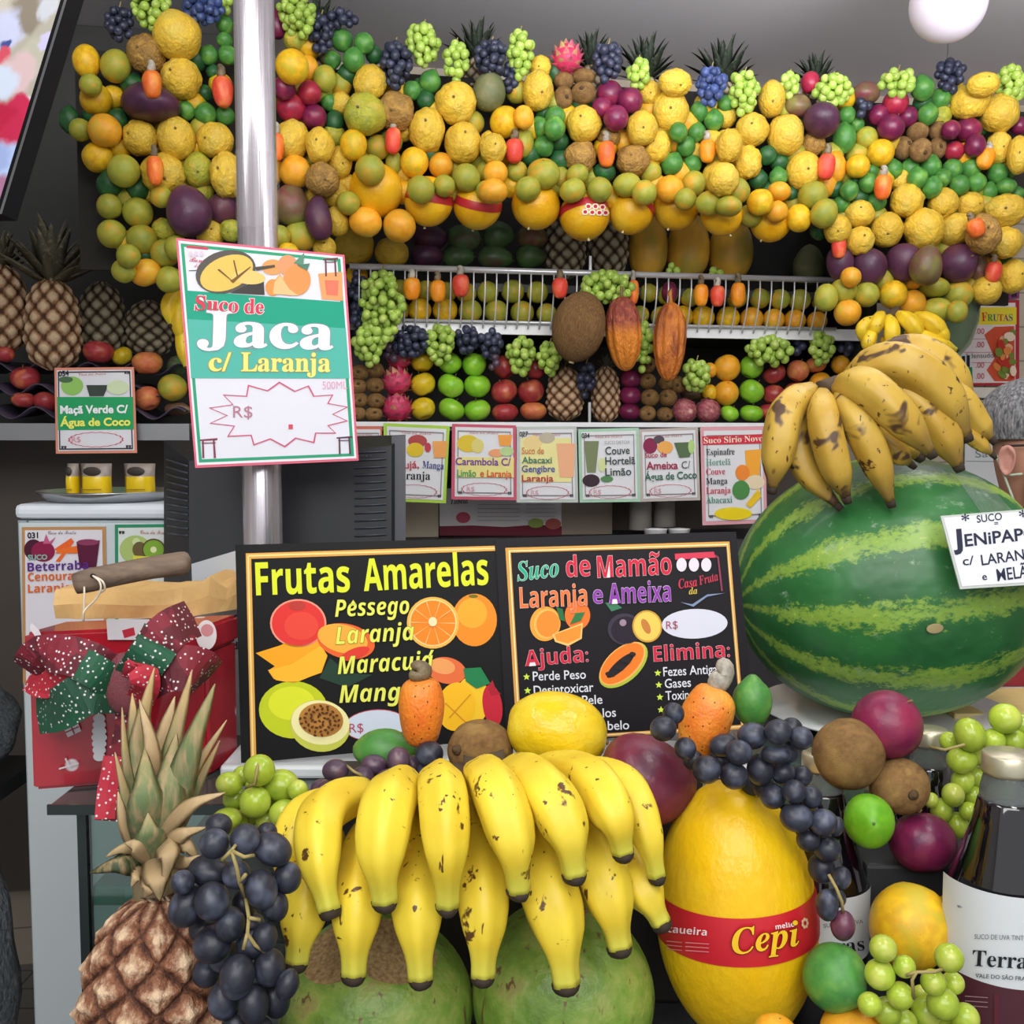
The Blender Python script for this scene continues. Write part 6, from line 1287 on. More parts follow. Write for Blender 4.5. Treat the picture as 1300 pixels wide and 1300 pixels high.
bpy.context.view_layer.update(); hit = EllPrinter(wm, 1.0).proj(1187, 798, 0); sc_.location = hit; sc_.scale = (.05, .004, .034)
film = NT('cling_film'); n_ = film.noise(film.coord(), 9, 5, .7, 1.0); film.col('#dfe5e2'); film.set(rough=.15, alpha=.22, coat=1); film.bump(n_, 1.0, .03)
class EP2(EllPrinter): pass
e2 = EP2(wm, 1.006)
grid = [[(1210 + 36 * v_ / 6 + (u_ / 6) * (36 + 12 * v_ / 6), 600 + 52 * v_ / 6 + 6 * u_ / 6) for u_ in range(7)] for v_ in range(7)]
pts = [p for r_ in grid for p in r_]; fcs = [(r_ * 7 + k, r_ * 7 + k + 1, (r_ + 1) * 7 + k + 1, (r_ + 1) * 7 + k) for r_ in range(6) for k in range(6)]
fo2 = e2.mesh('cling_film', [(pts, fcs, film.m, 1)])
pz = wc.z - 164 * wk
plate = empty('plate', (wc.x, wc.y, GZ)); tag(plate, 'white plate under the watermelon', 'plate')
bm = bmesh.new(); hgt = max(.012, pz - GZ + .004); bm_lathe(bm, [(0, .0), (.1, 0), (.165, hgt * 1.1), (.168, hgt * 1.25), (.1, hgt * .6), (0, hgt * .55)], 56); from_bm('dish', bm, plain('white_china', '#d9dcdc', .2), plate)
M_ban = None
def banana_mat(name, base, base2, green, spot, amt, blotch=None):
    x = NT(name); uv = x.coord('UV'); co = x.coord(); s_ = x.add('ShaderNodeSeparateXYZ'); x.l(uv, s_.inputs[0])
    oi = x.add('ShaderNodeObjectInfo').outputs['Random']; ml = x.add('ShaderNodeMath', operation='MULTIPLY'); x.l(oi, ml.inputs[0]); ml.inputs[1].default_value = 50
    vv = x.add('ShaderNodeVectorMath', operation='ADD'); x.l(co, vv.inputs[0]); cb = x.add('ShaderNodeCombineXYZ'); [x.l(ml.outputs[0], cb.inputs[i]) for i in range(3)]; x.l(cb.outputs[0], vv.inputs[1]); v = vv.outputs[0]
    c = x.mix(x.val(x.noise(v, 18, 3), .4, .65), base, base2); c = x.mix(x.ramp(s_.outputs[1], [(.78, (0, 0, 0, 1)), (.95, (.7, .7, .7, 1))]), c, green)
    c = x.mix(x.val(x.noise(v, 42, 4, .6, .3), .70 - amt, .73 - amt), c, spot)
    st = x.noise(x.mapping(v, (150, 150, 30)), 1.0, 2); c = x.mix(x.val(st, .72 - amt * .5, .75 - amt * .5), c, spot)
    if blotch: c = x.mix(x.val(x.noise(v, 17, 3, .6, .5), .58, .62), c, blotch)
    x.col(c); x.set(rough=.42, spec=.4); x.bump(x.noise(v, 60, 3), .12, .004); return x.m
M_ban = banana_mat('ripe_banana_peel', '#e6cc3c', '#dcbd30', '#bcc04c', '#5a3a1a', .065)
M_over = banana_mat('overripe_banana_peel', '#bf9d40', '#b08c34', '#6a5230', '#4a2f1a', .06, '#4f3826')
M_small = banana_mat('small_banana_peel', '#e3c22a', '#d0a922', '#b5b03a', '#4a3a1a', .03)
M_tip = plain('banana_tip', '#33271c', .85); M_crown = plain('banana_crown', '#4a3a28', .85)
PROF = [(0, .6), (.06, .78), (.18, .96), (.4, 1.0), (.58, .97), (.7, .84), (.79, .64), (.86, .51), (.92, .47), (1, .46)]
PROF2 = [(0, .45), (.08, .62), (.2, .9), (.4, 1.0), (.62, 1.0), (.78, .86), (.88, .6), (.95, .38), (1, .3)]
def interp(pr, t):
    for (a, b), (c_, d_) in zip(pr, pr[1:]):
        if t <= c_: return b + (d_ - b) * (t - a) / (c_ - a)
    return pr[-1][1]
def hand(name, label, crown_pts, crown_r, fruits, m, d0, prof=PROF, tipl=.006, cat='bananas', seg=20):
    root = empty(name, C(crown_pts[0][0], crown_pts[0][1], crown_pts[0][2])); tag(root, label, cat); o = Vector(root.location)
    tube('crown', [p - o for p in catmull([C(*p) for p in crown_pts], 8)], [crown_r * (1 - .04 * i) for i in range(8)], M_crown, root, 14)
    for pts, hw in fruits:
        P3 = [p - o for p in catmull([C(*p) for p in pts], 26)]; dm = sum(p[2] for p in pts) / len(pts)
        rad = [interp(prof, i / 25) * hw * dm / FPX for i in range(26)]; ph_ = random.uniform(0, 1)
        b = tube('banana', P3, rad, m, root, seg, shape=lambda a: 1 + .06 * math.cos(5 * a + ph_), uv=True)
        e = P3[-1]; dr = (P3[-1] - P3[-3]).normalized()
        tube('tip', [e - dr * .001, e + dr * tipl * .5, e + dr * tipl], [rad[-1] * 1.04, rad[-1] * .98, rad[-1] * .82], M_tip, b, 12, shape=lambda a: 1 + .12 * math.cos(3 * a + ph_))
    return root
D = 1.27
over = [
 ([(1030, 494, D + .03), (1000, 520, D - .02), (989, 570, D - .03), (981, 618, D - .02)], 22),
 ([(1034, 498, D + .03), (1012, 545, D), (1022, 595, D - .01), (1062, 640, D - .02)], 17),
 ([(1044, 500, D + .02), (1046, 530, D - .04), (1059, 585, D - .05), (1074, 630, D - .04)], 21),
 ([(1066, 500, D + .02), (1082, 522, D - .04), (1108, 575, D - .05), (1130, 635, D - .04)], 21),
 ([(1030, 545, D + .05), (1035, 575, D + .03), (1050, 600, D + .01), (1062, 618, D)], 15),
 ([(1064, 496, D + .02), (1095, 489, D - .05), (1138, 525, D - .07), (1180, 573, D - .06)], 24),
 ([(1090, 500, D + .05), (1150, 500, D + .01), (1192, 545, D), (1216, 590, D)], 24),
 ([(1072, 488, D + .05), (1130, 460, D + .0), (1188, 490, D - .01), (1226, 552, D)], 28),
 ([(1090, 478, D + .09), (1150, 448, D + .07), (1200, 470, D + .06), (1232, 520, D + .06)], 24),
 ([(1150, 480, D + .06), (1212, 500, D + .03), (1240, 535, D + .03), (1258, 556, D + .03)], 16),
 ([(1180, 535, D + .05), (1220, 548, D + .03), (1242, 562, D + .03), (1258, 576, D + .03)], 10),
 ([(1090, 540, D + .02), (1120, 560, D - .01), (1140, 576, D - .02), (1155, 588, D - .02)], 15),
 ([(1080, 520, D + .06), (1110, 530, D + .02), (1145, 560, D + .01), (1165, 578, D + .01)], 22)]
hand('banana_hand', 'overripe spotted banana hand draped over the top of the watermelon', [(1046, 500, D + .03), (1062, 492, D + .035), (1080, 486, D + .05)], .018, over, M_over, D, PROF2, .009)
sm = []
dS = dW(1140, 425, .3)
for a in [((1105, 440), (1094, 418), (1110, 402), 8), ((1120, 398), (1113, 410), (1108, 428), 9), ((1128, 402), (1132, 420), (1130, 440), 10), ((1110, 412), (1103, 432), (1100, 445), 9), ((1140, 398), (1158, 412), (1168, 430), 11), ((1160, 400), (1185, 412), (1200, 432), 11), ((1150, 420), (1180, 432), (1214, 444), 10), ((1120, 430), (1140, 440), (1160, 448), 9), ((1112, 440), (1118, 448), (1122, 458), 8), ((1170, 405), (1192, 420), (1203, 436), 9), ((1140, 432), (1175, 440), (1205, 447), 9)]:
    sm.append(([(a[0][0], a[0][1], dS), (a[1][0], a[1][1], dS - .03), (a[2][0], a[2][1], dS - .02)], a[3]))
hand('banana_hand', 'bright small banana hand hanging under the right end of the fruit wall', [(1140, 396, dS + .02), (1130, 402, dS + .01), (1125, 408, dS)], .016, sm, M_small, dS, PROF2, .006)
dl = dW(220, 400, .12)
hand('banana_hand', 'small banana hand half hidden behind the left edge of the big price sign', [(232, 362, dl + .02), (230, 368, dl), (228, 374, dl)], .014, [([(230, 368, dl), (214, 385, dl - .02), (216, 412, dl - .02)], 9), ([(232, 370, dl + .01), (226, 400, dl - .01), (232, 436, dl)], 10), ([(234, 372, dl + .02), (232, 430, dl), (236, 466, dl)], 9)], M_small, dl, PROF2, .006)
s = Sign('handwritten_card', 'laminated handwritten card for jenipapo juice leaning on the watermelon', 'card', [(1194, 655), (1345, 643), (1376, 738), (1219, 748)], [1.185, 1.185, 1.16, 1.16], .002, '#b5bab5', '#a9aeaa')
s.rect(.02, .03, .985, .965, '#d5d6dc', 1)
INK = '#26283c'
def hw(t, x0, y0, x1, y1, h, off=.01): s.text(t, x0, y0, x1, y1, h, INK, 2, off=off)
hw('*', 1221, 668, 1231, 667, 14); hw('SUCO', 1240, 664, 1272, 660, 9); hw('*', 1294, 663, 1304, 662, 14); hw('=', 1262, 668, 1267, 667.5, 6)
hw('J', 1210, 696, 1222, 695, 22, .05); hw('ENiPAPO', 1225, 694, 1318, 684, 15, .02); hw('c/', 1222, 718, 1236, 717, 11); hw('LARANJA', 1246, 718, 1318, 708, 13); hw('e', 1247, 737, 1253, 736, 9); hw('MELÃO', 1266, 738, 1318, 731, 15)
# green glass bowl edge behind the small bananas
gb = dW(1226, 425, .1); kb_ = gb / FPX
bm = bmesh.new(); bm_lathe(bm, [(0, -1), (.5, -.93), (.8, -.6), (.97, -.1), (1, .35), (.96, .35), (.92, -.1), (.75, -.55), (.45, -.86), (0, -.92)], 40)
x_ = NT('green_bowl_glass'); x_.col('#a9c0a4'); x_.set(rough=.08, trans=.8, ior=1.2); o = from_bm('glass_bowl', bm, x_.m); o.location = C(1190, 405, gb); o.scale = (50 * kb_, 50 * kb_, 55 * kb_); tag(o, 'pale green glass bowl hanging behind the small bright bananas', 'bowl')
# yellow board and red box behind the watermelon, lower right
ya = zplane(1212, 906, GZ + .02); yc = zplane(1300, 873, GZ + .02)
x_ = NT('yellow_board_wood'); n_ = x_.noise(x_.mapping(x_.coord(), (3, 20, 3)), 3, 4); x_.col(x_.ramp(n_, [(.3, '#c9b070'), (.7, '#d9c488')])); x_.set(rough=.5)
tag(box('wooden_board', (ya.x, ya.y, GZ), (1.2, yc.y, GZ + .02), x_.m, None, None, .002), 'pale yellow wooden board on the counter at the right edge', 'board')
rb = yc.y + .004
rbz = C(1290, 838, dY(1290, 838, rb)).z; rz0 = C(1290, 872, dY(1290, 872, rb)).z
redb = empty('red_box', (1.05, rb + .06, GZ)); tag(redb, 'dark red box with a white foot strip behind the watermelon at right', 'box')
box('box', (-.32, -.06, .001 + rz0 - GZ), (.15, .06, rbz - GZ), plain('dark_red_card', '#8a1a2c', .5), redb); box('foot_strip', (-.32, -.061, 0), (.15, .061, rz0 - GZ), plain('white_strip', '#cfcac8', .5), redb)

# ------------------------------------------------------------------ person behind the watermelon
pdp = 1.76; hc = C(1320, 578, pdp); K = pdp / FPX
per = empty('person', (hc.x, hc.y, 0)); tag(per, 'person with grey hair, glasses and face mask at the right edge, behind the watermelon', 'person'); po_ = Vector(per.location)
M_skin = skin('skin_tone', '#b98a74', '#a87a64', 3, .5, None, c3='#bf9480', rnd=0)
hz = hc.z; NK = hz - .15
J = [((0, .02, .92), .12), ((0, .02, 1.05), .115), ((0, .02, 1.22), .13), ((0, .015, NK - .06), .12), ((0, .01, NK), .052), ((0, .0, NK + .05), .052), ((0, -.005, hz - .045), .073), ((0, .005, hz + .02), .082), ((0, .005, hz + .075), .068), ((-.17, .02, NK - .08), .06), ((-.23, -.02, NK - .3), .045), ((-.2, -.16, NK - .42), .036), ((-.17, -.24, NK - .43), .03), ((.17, .02, NK - .08), .06), ((.24, .0, NK - .3), .045), ((.24, -.06, NK - .5), .035), ((.24, -.08, NK - .58), .03), ((-.09, .02, .86), .095), ((-.1, .02, .48), .065), ((-.1, .03, .07), .042), ((-.1, -.1, .03), .035), ((.09, .02, .86), .095), ((.1, .02, .48), .065), ((.1, .03, .07), .042), ((.1, -.1, .03), .035)]
ED = [(0, 1), (1, 2), (2, 3), (3, 4), (4, 5), (5, 6), (6, 7), (7, 8), (3, 9), (9, 10), (10, 11), (11, 12), (3, 13), (13, 14), (14, 15), (15, 16), (0, 17), (17, 18), (18, 19), (19, 20), (0, 21), (21, 22), (22, 23), (23, 24)]
def skinned(name, J, ED, rootv, m, parent, sub=2):
    me = bpy.data.meshes.new(name + '_cage'); me.from_pydata([j[0] for j in J], ED, []); o = bpy.data.objects.new(name + '_cage', me); COL.objects.link(o)
    md = o.modifiers.new('s', 'SKIN'); me.skin_vertices[0].data[rootv].use_root = True
    for i, j in enumerate(J): r = j[1]; me.skin_vertices[0].data[i].radius = (r, r) if not isinstance(r, tuple) else r
    md.use_smooth_shade = True; ss = o.modifiers.new('d', 'SUBSURF'); ss.levels = ss.render_levels = sub
    m2 = bpy.data.meshes.new_from_object(o.evaluated_get(bpy.context.evaluated_depsgraph_get())); bpy.data.objects.remove(o)
    m2.name = name; m2.materials.clear(); m2.materials.append(m)
    for p in m2.polygons: p.use_smooth = True
    return meshobj(name, m2, parent)
body = skinned('body', J, ED, 0, M_skin, per)
turn = Matrix.Rotation(R(38), 4, 'Z')       # head turned toward the viewer's right
for v in body.data.vertices:                 # face: nose ridge, brow and chin
    p = v.co
    if p.z > hz - .13:
        q_ = turn.inverted() @ p
        if q_.y < 0:
            nose = .03 * math.exp(-(q_.x / .016) ** 2) * math.exp(-((q_.z - hz + .02) / .026) ** 2); chin = .014 * math.exp(-(q_.x / .03) ** 2) * math.exp(-((q_.z - hz + .09) / .02) ** 2); eye = -.007 * (math.exp(-((q_.x - .032) / .014) ** 2) + math.exp(-((q_.x + .032) / .014) ** 2)) * math.exp(-((q_.z - hz - .01) / .012) ** 2)
            q_.y -= nose + chin + eye; v.co = turn @ q_
def hp(x, y, z): return turn @ Vector((x, y, z + hz))
bm = bmesh.new(); bm_lathe(bm, sph_prof(18), 28)
for v in bm.verts:
    p = v.co; n_ = 1 + .02 * nz(p, 6, 2); v.co = Vector((p.x * .086 * n_, p.y * .098 * n_, p.z * .08 * n_))
bmesh.ops.delete(bm, geom=[v for v in bm.verts if v.co.z < -.038 or (v.co.y < -.055 and v.co.z < .035)], context='VERTS')
x_ = NT('grey_hair'); n_ = x_.noise(x_.mapping(x_.coord(), (60, 60, 20)), 4, 4); x_.col(x_.ramp(n_, [(.35, '#3c3d42'), (.6, '#7a7a7c'), (.75, '#a5a29e')])); x_.set(rough=.7); x_.bump(n_, .6, .006)
hair = from_bm('hair', bm, x_.m, per); hair.location = hp(0, .012, .055); hair.rotation_euler = (0, 0, R(38))
for sx in (-1, 1):
    bm = bmesh.new(); bm_lathe(bm, sph_prof(12), 18)
    for v in bm.verts:
        v.co = Vector((v.co.x * .006, v.co.y * .014 * (1 + .2 * v.co.z), v.co.z * .026))
        rr_ = math.hypot(v.co.y / .014, v.co.z / .026); v.co.x += sx * (.006 if rr_ > .75 else -.002)
    e = from_bm('ear', bm, plain('ear_skin', '#b58072', .5), per); e.location = hp(sx * .087, .012, -.008); e.rotation_euler = (0, 0, R(38) + sx * R(-14))
gk = bmesh.new()
bm_tube(gk, catmull([hp(-.088, .02, .016), hp(-.086, -.04, .018), hp(-.07, -.088, .014)], 10), .0022, 6); bm_tube(gk, catmull([hp(.088, .02, .016), hp(.086, -.04, .018), hp(.07, -.088, .014)], 10), .0022, 6)
for sx in (-1, 1):
    pts = [hp(sx * (.036 + .028 * math.cos(i * math.pi / 10)), -.098 + .012 * abs(math.cos(i * math.pi / 10)), .008 + .02 * math.sin(i * math.pi / 10)) for i in range(21)]; bm_tube(gk, pts, .0018, 6)
bm_tube(gk, [hp(-.01, -.1, .014), hp(.01, -.1, .014)], .0018, 6); from_bm('glasses', gk, plain('dark_glasses_frame', '#241f1f', .4), per)
bm = bmesh.new(); rows = []
for i in range(9):
    z = -.02 - .085 * i / 8; row_ = []
    for k_ in range(15):
        a = R(-80 + 160 * k_ / 14); bulge = 1 + .25 * math.exp(-(a / .35) ** 2) * math.sin(math.pi * min(1, (i + 1) / 8)); row_.append(bm.verts.new(hp(.082 * math.sin(a), -.09 * math.cos(a) * bulge - .002, z)))
    rows.append(row_)
for a, b in zip(rows, rows[1:]):
    for k_ in range(14): bm.faces.new((a[k_], a[k_ + 1], b[k_ + 1], b[k_]))
mk = from_bm('face_mask', bm, plain('pale_green_mask', '#a9bba4', .7), per); sd = mk.modifiers.new('t', 'SOLIDIFY'); sd.thickness = .002
for sx in (-1, 1): tube('mask_strap', catmull([hp(sx * .08, -.01, -.03), hp(sx * .09, .015, -.03), hp(sx * .09, .03, .0), hp(sx * .083, -.005, -.09)], 12), .0022, plain('pale_green_mask', '#a9bba4', .7), per, 6)
SJ = [((0, .02, .9), .135), ((0, .02, 1.06), .132), ((0, .02, 1.22), .145), ((0, .015, NK - .065), .128), ((-.17, .02, NK - .08), .075), ((-.215, -.0, NK - .22), .062), ((.17, .02, NK - .08), .075), ((.22, .01, NK - .22), .062)]
skinned('shirt', SJ, [(0, 1), (1, 2), (2, 3), (3, 4), (4, 5), (3, 6), (6, 7)], 0, plain('brown_shirt', '#5f4a3c', .85), per)
TJ = [((0, .02, .9), .13), ((-.09, .02, .85), .105), ((-.1, .02, .48), .078), ((-.1, .03, .1), .06), ((.09, .02, .85), .105), ((.1, .02, .48), .078), ((.1, .03, .1), .06)]
skinned('trousers', TJ, [(0, 1), (1, 2), (2, 3), (0, 4), (4, 5), (5, 6)], 0, plain('dark_trousers', '#23252c', .85), per)
# ------------------------------------------------------------------ foreground fruit
# risers hidden under the pile
a0 = C(400, 1010, 1.0); a1 = C(905, 1010, 1.0)
tag(box('fruit_crate', (a0.x, 1.028, CZ), (a1.x, 1.068, C(600, 985, 1.0).z - .012), plain('dark_crate', '#2a2622', .7), None, None, .004), 'dark crate behind the front bananas holding up the back fruit', 'crate')
b0 = C(1096, 1100, 1.0); b1 = C(1212, 1100, 1.0)
tag(box('dark_box', (b0.x, .965, CZ), (b1.x, 1.05, C(1150, 1104, .98).z), plain('dark_grey_box', '#26282a', .6), None, None, .004), 'dark grey box between the bottles, under the purple plum', 'box')
# pineapple, front left
pd_ = .82; pk = pd_ / FPX
pr_ = bm_mesh('pineapple_front', pine_bm(8, 12, 288, 216, .12, True), M_pif)
fp = bpy.data.objects.new('pineapple', pr_); COL.objects.link(fp); fp.location = C(202, 1302, pd_); fp.scale = (101 * pk, 101 * pk, 172 * pk); fp.rotation_euler = (0, R(2), .3); tag(fp, 'large pineapple with dry crown at the front left', 'pineapple')
bm = bmesh.new(); bm_lathe(bm, [(0, -.05), (.018, -.04), (.016, .03), (.01, .07), (0, .075)], 16); crn = from_bm('crown', bm, plain('crown_core', '#8a7a5a', .8))
co0 = C(197, 1110, pd_); crn.location = co0; fpM = Matrix.LocRotScale(fp.location, fp.rotation_euler, fp.scale); crn.parent = fp; crn.matrix_parent_inverse = fpM.inverted()
def front_leaf_mat(nm, base, mid, tip):
    x = NT(nm); s_ = x.add('ShaderNodeSeparateXYZ'); x.l(x.coord('UV'), s_.inputs[0]); co = x.coord()
    c = x.ramp(s_.outputs[1], [(0, base), (.5, mid), (.85, tip)]); n = x.noise(x.mapping(co, (90, 90, 14)), 2, 4); c = x.mix(x.val(n, .45, .7), c, '#a38c68'); x.col(c); x.set(rough=.6, spec=.3); x.bump(n, .3, .003); return x.m
ML = [front_leaf_mat('crown_leaf_olive', '#7a7c58', '#6f7750', '#b59a6a'), front_leaf_mat('crown_leaf_green', '#6a7552', '#66774e', '#8a8458'), front_leaf_mat('crown_leaf_dry', '#a08a66', '#a98f68', '#b8a078'), front_leaf_mat('crown_leaf_dark', '#3c4a2c', '#35432a', '#4a4a30')]
def leaf(pts, w, mi, roll, dz=0):
    P3 = catmull([C(x, y, d) for x, y, d in pts], 13); bm = bmesh.new(); uvl = bm.loops.layers.uv.verify(); rows = []; k = w * pd_ / FPX
    for i, p in enumerate(P3):
        t = i / 12; tg = (P3[min(i + 1, 12)] - P3[max(i - 1, 0)]).normalized(); sd = tg.cross(ray(200, 1000)).normalized(); sd = Matrix.Rotation(R(roll), 3, tg) @ sd; n = sd.cross(tg).normalized()
        ww = k * (.75 + .25 * math.sin(math.pi * min(1, t * 1.6))) * (1 - t ** 3.0) + .0004
        rows.append([bm.verts.new(p - co0 + sd * ww * a + n * ww * b) for a, b in ((-1, .32), (-.5, .07), (0, 0), (.5, .07), (1, .32), (.5, -.02 + .0), (0, -.1), (-.5, -.02))])
    for i in range(12):
        for j in range(8):
            f = bm.faces.new((rows[i][j], rows[i][(j + 1) % 8], rows[i + 1][(j + 1) % 8], rows[i + 1][j]))
            for lp, tv in zip(f.loops, (i, i, i + 1, i + 1)): lp[uvl].uv = (.5, tv / 12)
    bm.faces.new(rows[0][::-1]); bm.faces.new(rows[-1]); bmesh.ops.recalc_face_normals(bm, faces=bm.faces[:])
    from_bm('leaf', bm, ML[mi], crn)
c_ = pd_
for pts, w, mi, rl in [
 (((192, 1080, c_), (176, 960, c_ + .01), (196, 848, c_ + .02)), 19, 0, 15), (((204, 1070, c_), (216, 960, c_ + .0), (244, 850, c_ + .01)), 17, 0, -15), (((210, 1070, c_ - .01), (238, 960, c_ - .03), (273, 868, c_ - .02)), 19, 1, -10),
 (((208, 1080, c_ - .01), (242, 990, c_ - .02), (288, 914, c_ - .01)), 10, 2, 20), (((188, 1070, c_), (194, 960, c_ - .01), (177, 888, c_ + .0)), 14, 2, 10), (((182, 1070, c_), (164, 985, c_), (155, 898, c_ + .01)), 10, 0, 35),
 (((182, 1075, c_), (165, 1025, c_ - .01), (146, 955, c_ - .01)), 11, 0, 25), (((200, 1060, c_ + .02), (206, 950, c_ + .02), (222, 884, c_ + .03)), 17, 2, 0), (((195, 1068, c_ - .02), (240, 1022, c_ - .04), (286, 1006, c_ - .03)), 13, 2, -35),
 (((185, 1090, c_ - .01), (160, 1045, c_ - .03), (150, 1005, c_ - .03)), 11, 2, 20), (((190, 1098, c_ - .02), (152, 1096, c_ - .05), (114, 1108, c_ - .05)), 14, 3, 20), (((190, 1085, c_ - .02), (160, 1078, c_ - .045), (134, 1088, c_ - .045)), 9, 2, -20),
 (((200, 1062, c_ - .03), (214, 1085, c_ - .06), (208, 1124, c_ - .055)), 15, 2, 0), (((210, 1070, c_ - .03), (236, 1074, c_ - .05), (252, 1094, c_ - .045)), 11, 2, 10), (((195, 1085, c_ - .035), (200, 1118, c_ - .06), (203, 1144, c_ - .055)), 17, 2, 0),
 (((190, 1075, c_ - .02), (186, 1010, c_ - .04), (184, 950, c_ - .02)), 24, 1, 5), (((202, 1068, c_ - .02), (212, 1000, c_ - .03), (224, 930, c_ - .01)), 25, 1, -12), (((212, 1095, c_ - .02), (236, 1096, c_ - .05), (254, 1086, c_ - .05)), 9, 2, 10),
 (((188, 1104, c_ - .02), (174, 1112, c_ - .05), (166, 1126, c_ - .05)), 9, 2, 10), (((215, 1070, c_), (248, 1000, c_), (279, 940, c_ + .01)), 10, 0, -30), (((185, 1070, c_ + .01), (172, 940, c_ + .02), (168, 880, c_ + .04)), 13, 0, 10),
 (((198, 1095, c_ - .03), (176, 1075, c_ - .06), (158, 1070, c_ - .055)), 13, 2, 0), (((200, 1092, c_ - .035), (190, 1060, c_ - .06), (188, 1032, c_ - .055)), 18, 1, 0), (((196, 1100, c_ - .035), (190, 1128, c_ - .06), (183, 1140, c_ - .05)), 12, 2, 0),
 (((196, 1100, c_), (226, 1062, c_ - .05), (262, 1050, c_ - .04)), 12, 2, -20)]: leaf(pts, w, mi, rl)
# grapes
FG = 'grape bunches in the front pile'
berries('g', 'large black grape bunch hanging over the front pineapple, with bare stalks', [(311, 1065, 19, 19), (346, 1078, 26, 20, 30), (272, 1071, 19), (332, 1129, 20, 26, -10), (269, 1144, 22, 24), (292, 1173, 19, 22), (270, 1199, 25, 23, -20), (301, 1240, 22, 28, 10), (342, 1228, 20, 24, -8), (322, 1275, 19, 26), (365, 1114, 18, 20), (237, 1151, 22, 27, 25), (267, 1106, 28, 19, 15), (336, 1190, 16, 19), (278, 1048, 17, 15), (339, 1057, 13), (310, 1148, 15, 18), (258, 1180, 18), (285, 1215, 20), (262, 1235, 18), (284, 1270, 20, 24), (350, 1268, 18, 24), (232, 1120, 15), (350, 1150, 16, 20), (300, 1110, 18), (318, 1200, 18), (250, 1130, 17), (320, 1175, 16), (365, 1250, 14, 20), (300, 1300, 18), (330, 1310, 18)], .74, 'black', FG,
        [[(303, 1068, -.005), (294, 1080, -.015), (300, 1100, -.02), (304, 1120, -.01), (312, 1140, 0)], [(294, 1080, -.015), (310, 1088, -.02), (322, 1086, -.012)], [(294, 1080, -.015), (282, 1092, -.012)], [(312, 1140, 0), (316, 1165, -.01), (314, 1185, -.012), (324, 1200, -.01), (336, 1208, -.005)], [(314, 1185, -.012), (309, 1205, -.012)], [(304, 1120, -.01), (312, 1110, -.014)], [(316, 1165, -.012), (330, 1168, -.008)]])
berries('g', 'green grape bunch left of the front bananas, beside the pineapple crown', [(329, 978, 20), (324, 1018, 20), (357, 997, 23, 20), (362, 1034, 21, 19), (288, 1040, 20, 14), (291, 995, 17, 15), (298, 1014, 15), (378, 1003, 13), (383, 1022, 13), (327, 1000, 16), (340, 1012, 16), (308, 985, 13), (300, 1045, 16), (340, 1040, 16), (315, 1035, 15)], .93, 'pale', FG, [[(330, 960, 0), (326, 978, -.018), (324, 995, -.018), (312, 1000, -.01)]])
berries('g', 'purple grape bunch at the foot of the yellow fruits board', [(426, 978, 17, 14), (460, 988, 15), (475, 971, 17, 13), (506, 965, 15, 17), (495, 990, 19, 14), (545, 957, 18, 16), (546, 981, 18, 17), (423, 1004, 22, 15), (524, 972, 13), (408, 1003, 14), (445, 1003, 16), (470, 1004, 16), (520, 995, 15), (570, 985, 13)], .985, 'violet', FG, [[(440, 972, 0), (450, 980, -.012), (460, 985, -.01)]], {5: 'black', 6: 'black'})
berries('g', 'long black grape bunch lying over the yellow melon and the left bottle', [(938, 955, 17, 16), (955, 934, 19, 17), (988, 929, 17, 16), (985, 958, 19, 12), (897, 977, 18), (965, 977, 17, 20), (932, 985, 18, 17), (842, 925, 17, 16), (994, 981, 15), (1008, 1005, 15), (981, 1011, 16), (1011, 1038, 21, 18), (1045, 1044, 18, 17), (1026, 1066, 15), (1051, 1078, 17, 16), (1043, 1102, 17, 19), (1068, 1115, 12, 15), (1050, 1149, 14, 20), (1070, 1175, 15, 19), (880, 965, 13), (918, 946, 18, 14), (1017, 937, 15), (1018, 985, 13), (1034, 1043, 14), (1061, 1049, 10, 13), (855, 906, 14), (970, 1000, 14), (955, 995, 15), (1000, 955, 14), (915, 965, 16), (870, 950, 14), (1005, 925, 14), (1030, 1012, 14), (1062, 1140, 12)], .875, 'black', FG, [[(1052, 1110, -.002), (1062, 1128, -.008), (1069, 1145, -.008), (1070, 1158, -.003)]], {18: 'wine'})
berries('g', 'green grape bunch behind the right bottle, hanging from the upper right', [(1276, 912, 20, 19), (1231, 933, 19, 22), (1261, 940, 15), (1288, 941, 15), (1221, 965, 19, 17), (1297, 921, 15), (1205, 941, 12), (1222, 992, 14, 16), (1210, 1009, 14, 15), (1195, 1029, 13, 16), (1215, 1048, 14, 17), (1182, 1016, 9, 10), (1250, 960, 14), (1240, 985, 14), (1235, 1010, 13), (1230, 1030, 12)], 1.0, 'pale', FG, [[(1180, 948, 0), (1200, 952, -.01), (1225, 945, -.02)]])
berries('g', 'green grape bunch at the lower right, in front of the right bottle', [(1121, 1204, 17), (1117, 1237, 19), (1148, 1227, 14), (1205, 1216, 18), (1185, 1247, 16), (1143, 1264, 17), (1197, 1274, 20), (1126, 1284, 18), (1176, 1284, 19), (1210, 1248, 14), (1104, 1275, 15), (1149, 1297, 15), (1225, 1292, 18), (1170, 1263, 12), (1160, 1310, 16), (1200, 1305, 16)], .83, 'pale', FG, [[(1204, 1228, 0), (1185, 1234, -.012), (1164, 1234, -.012), (1158, 1244, -.014), (1160, 1268, -.008)], [(1164, 1234, -.012), (1150, 1238, -.008)]])
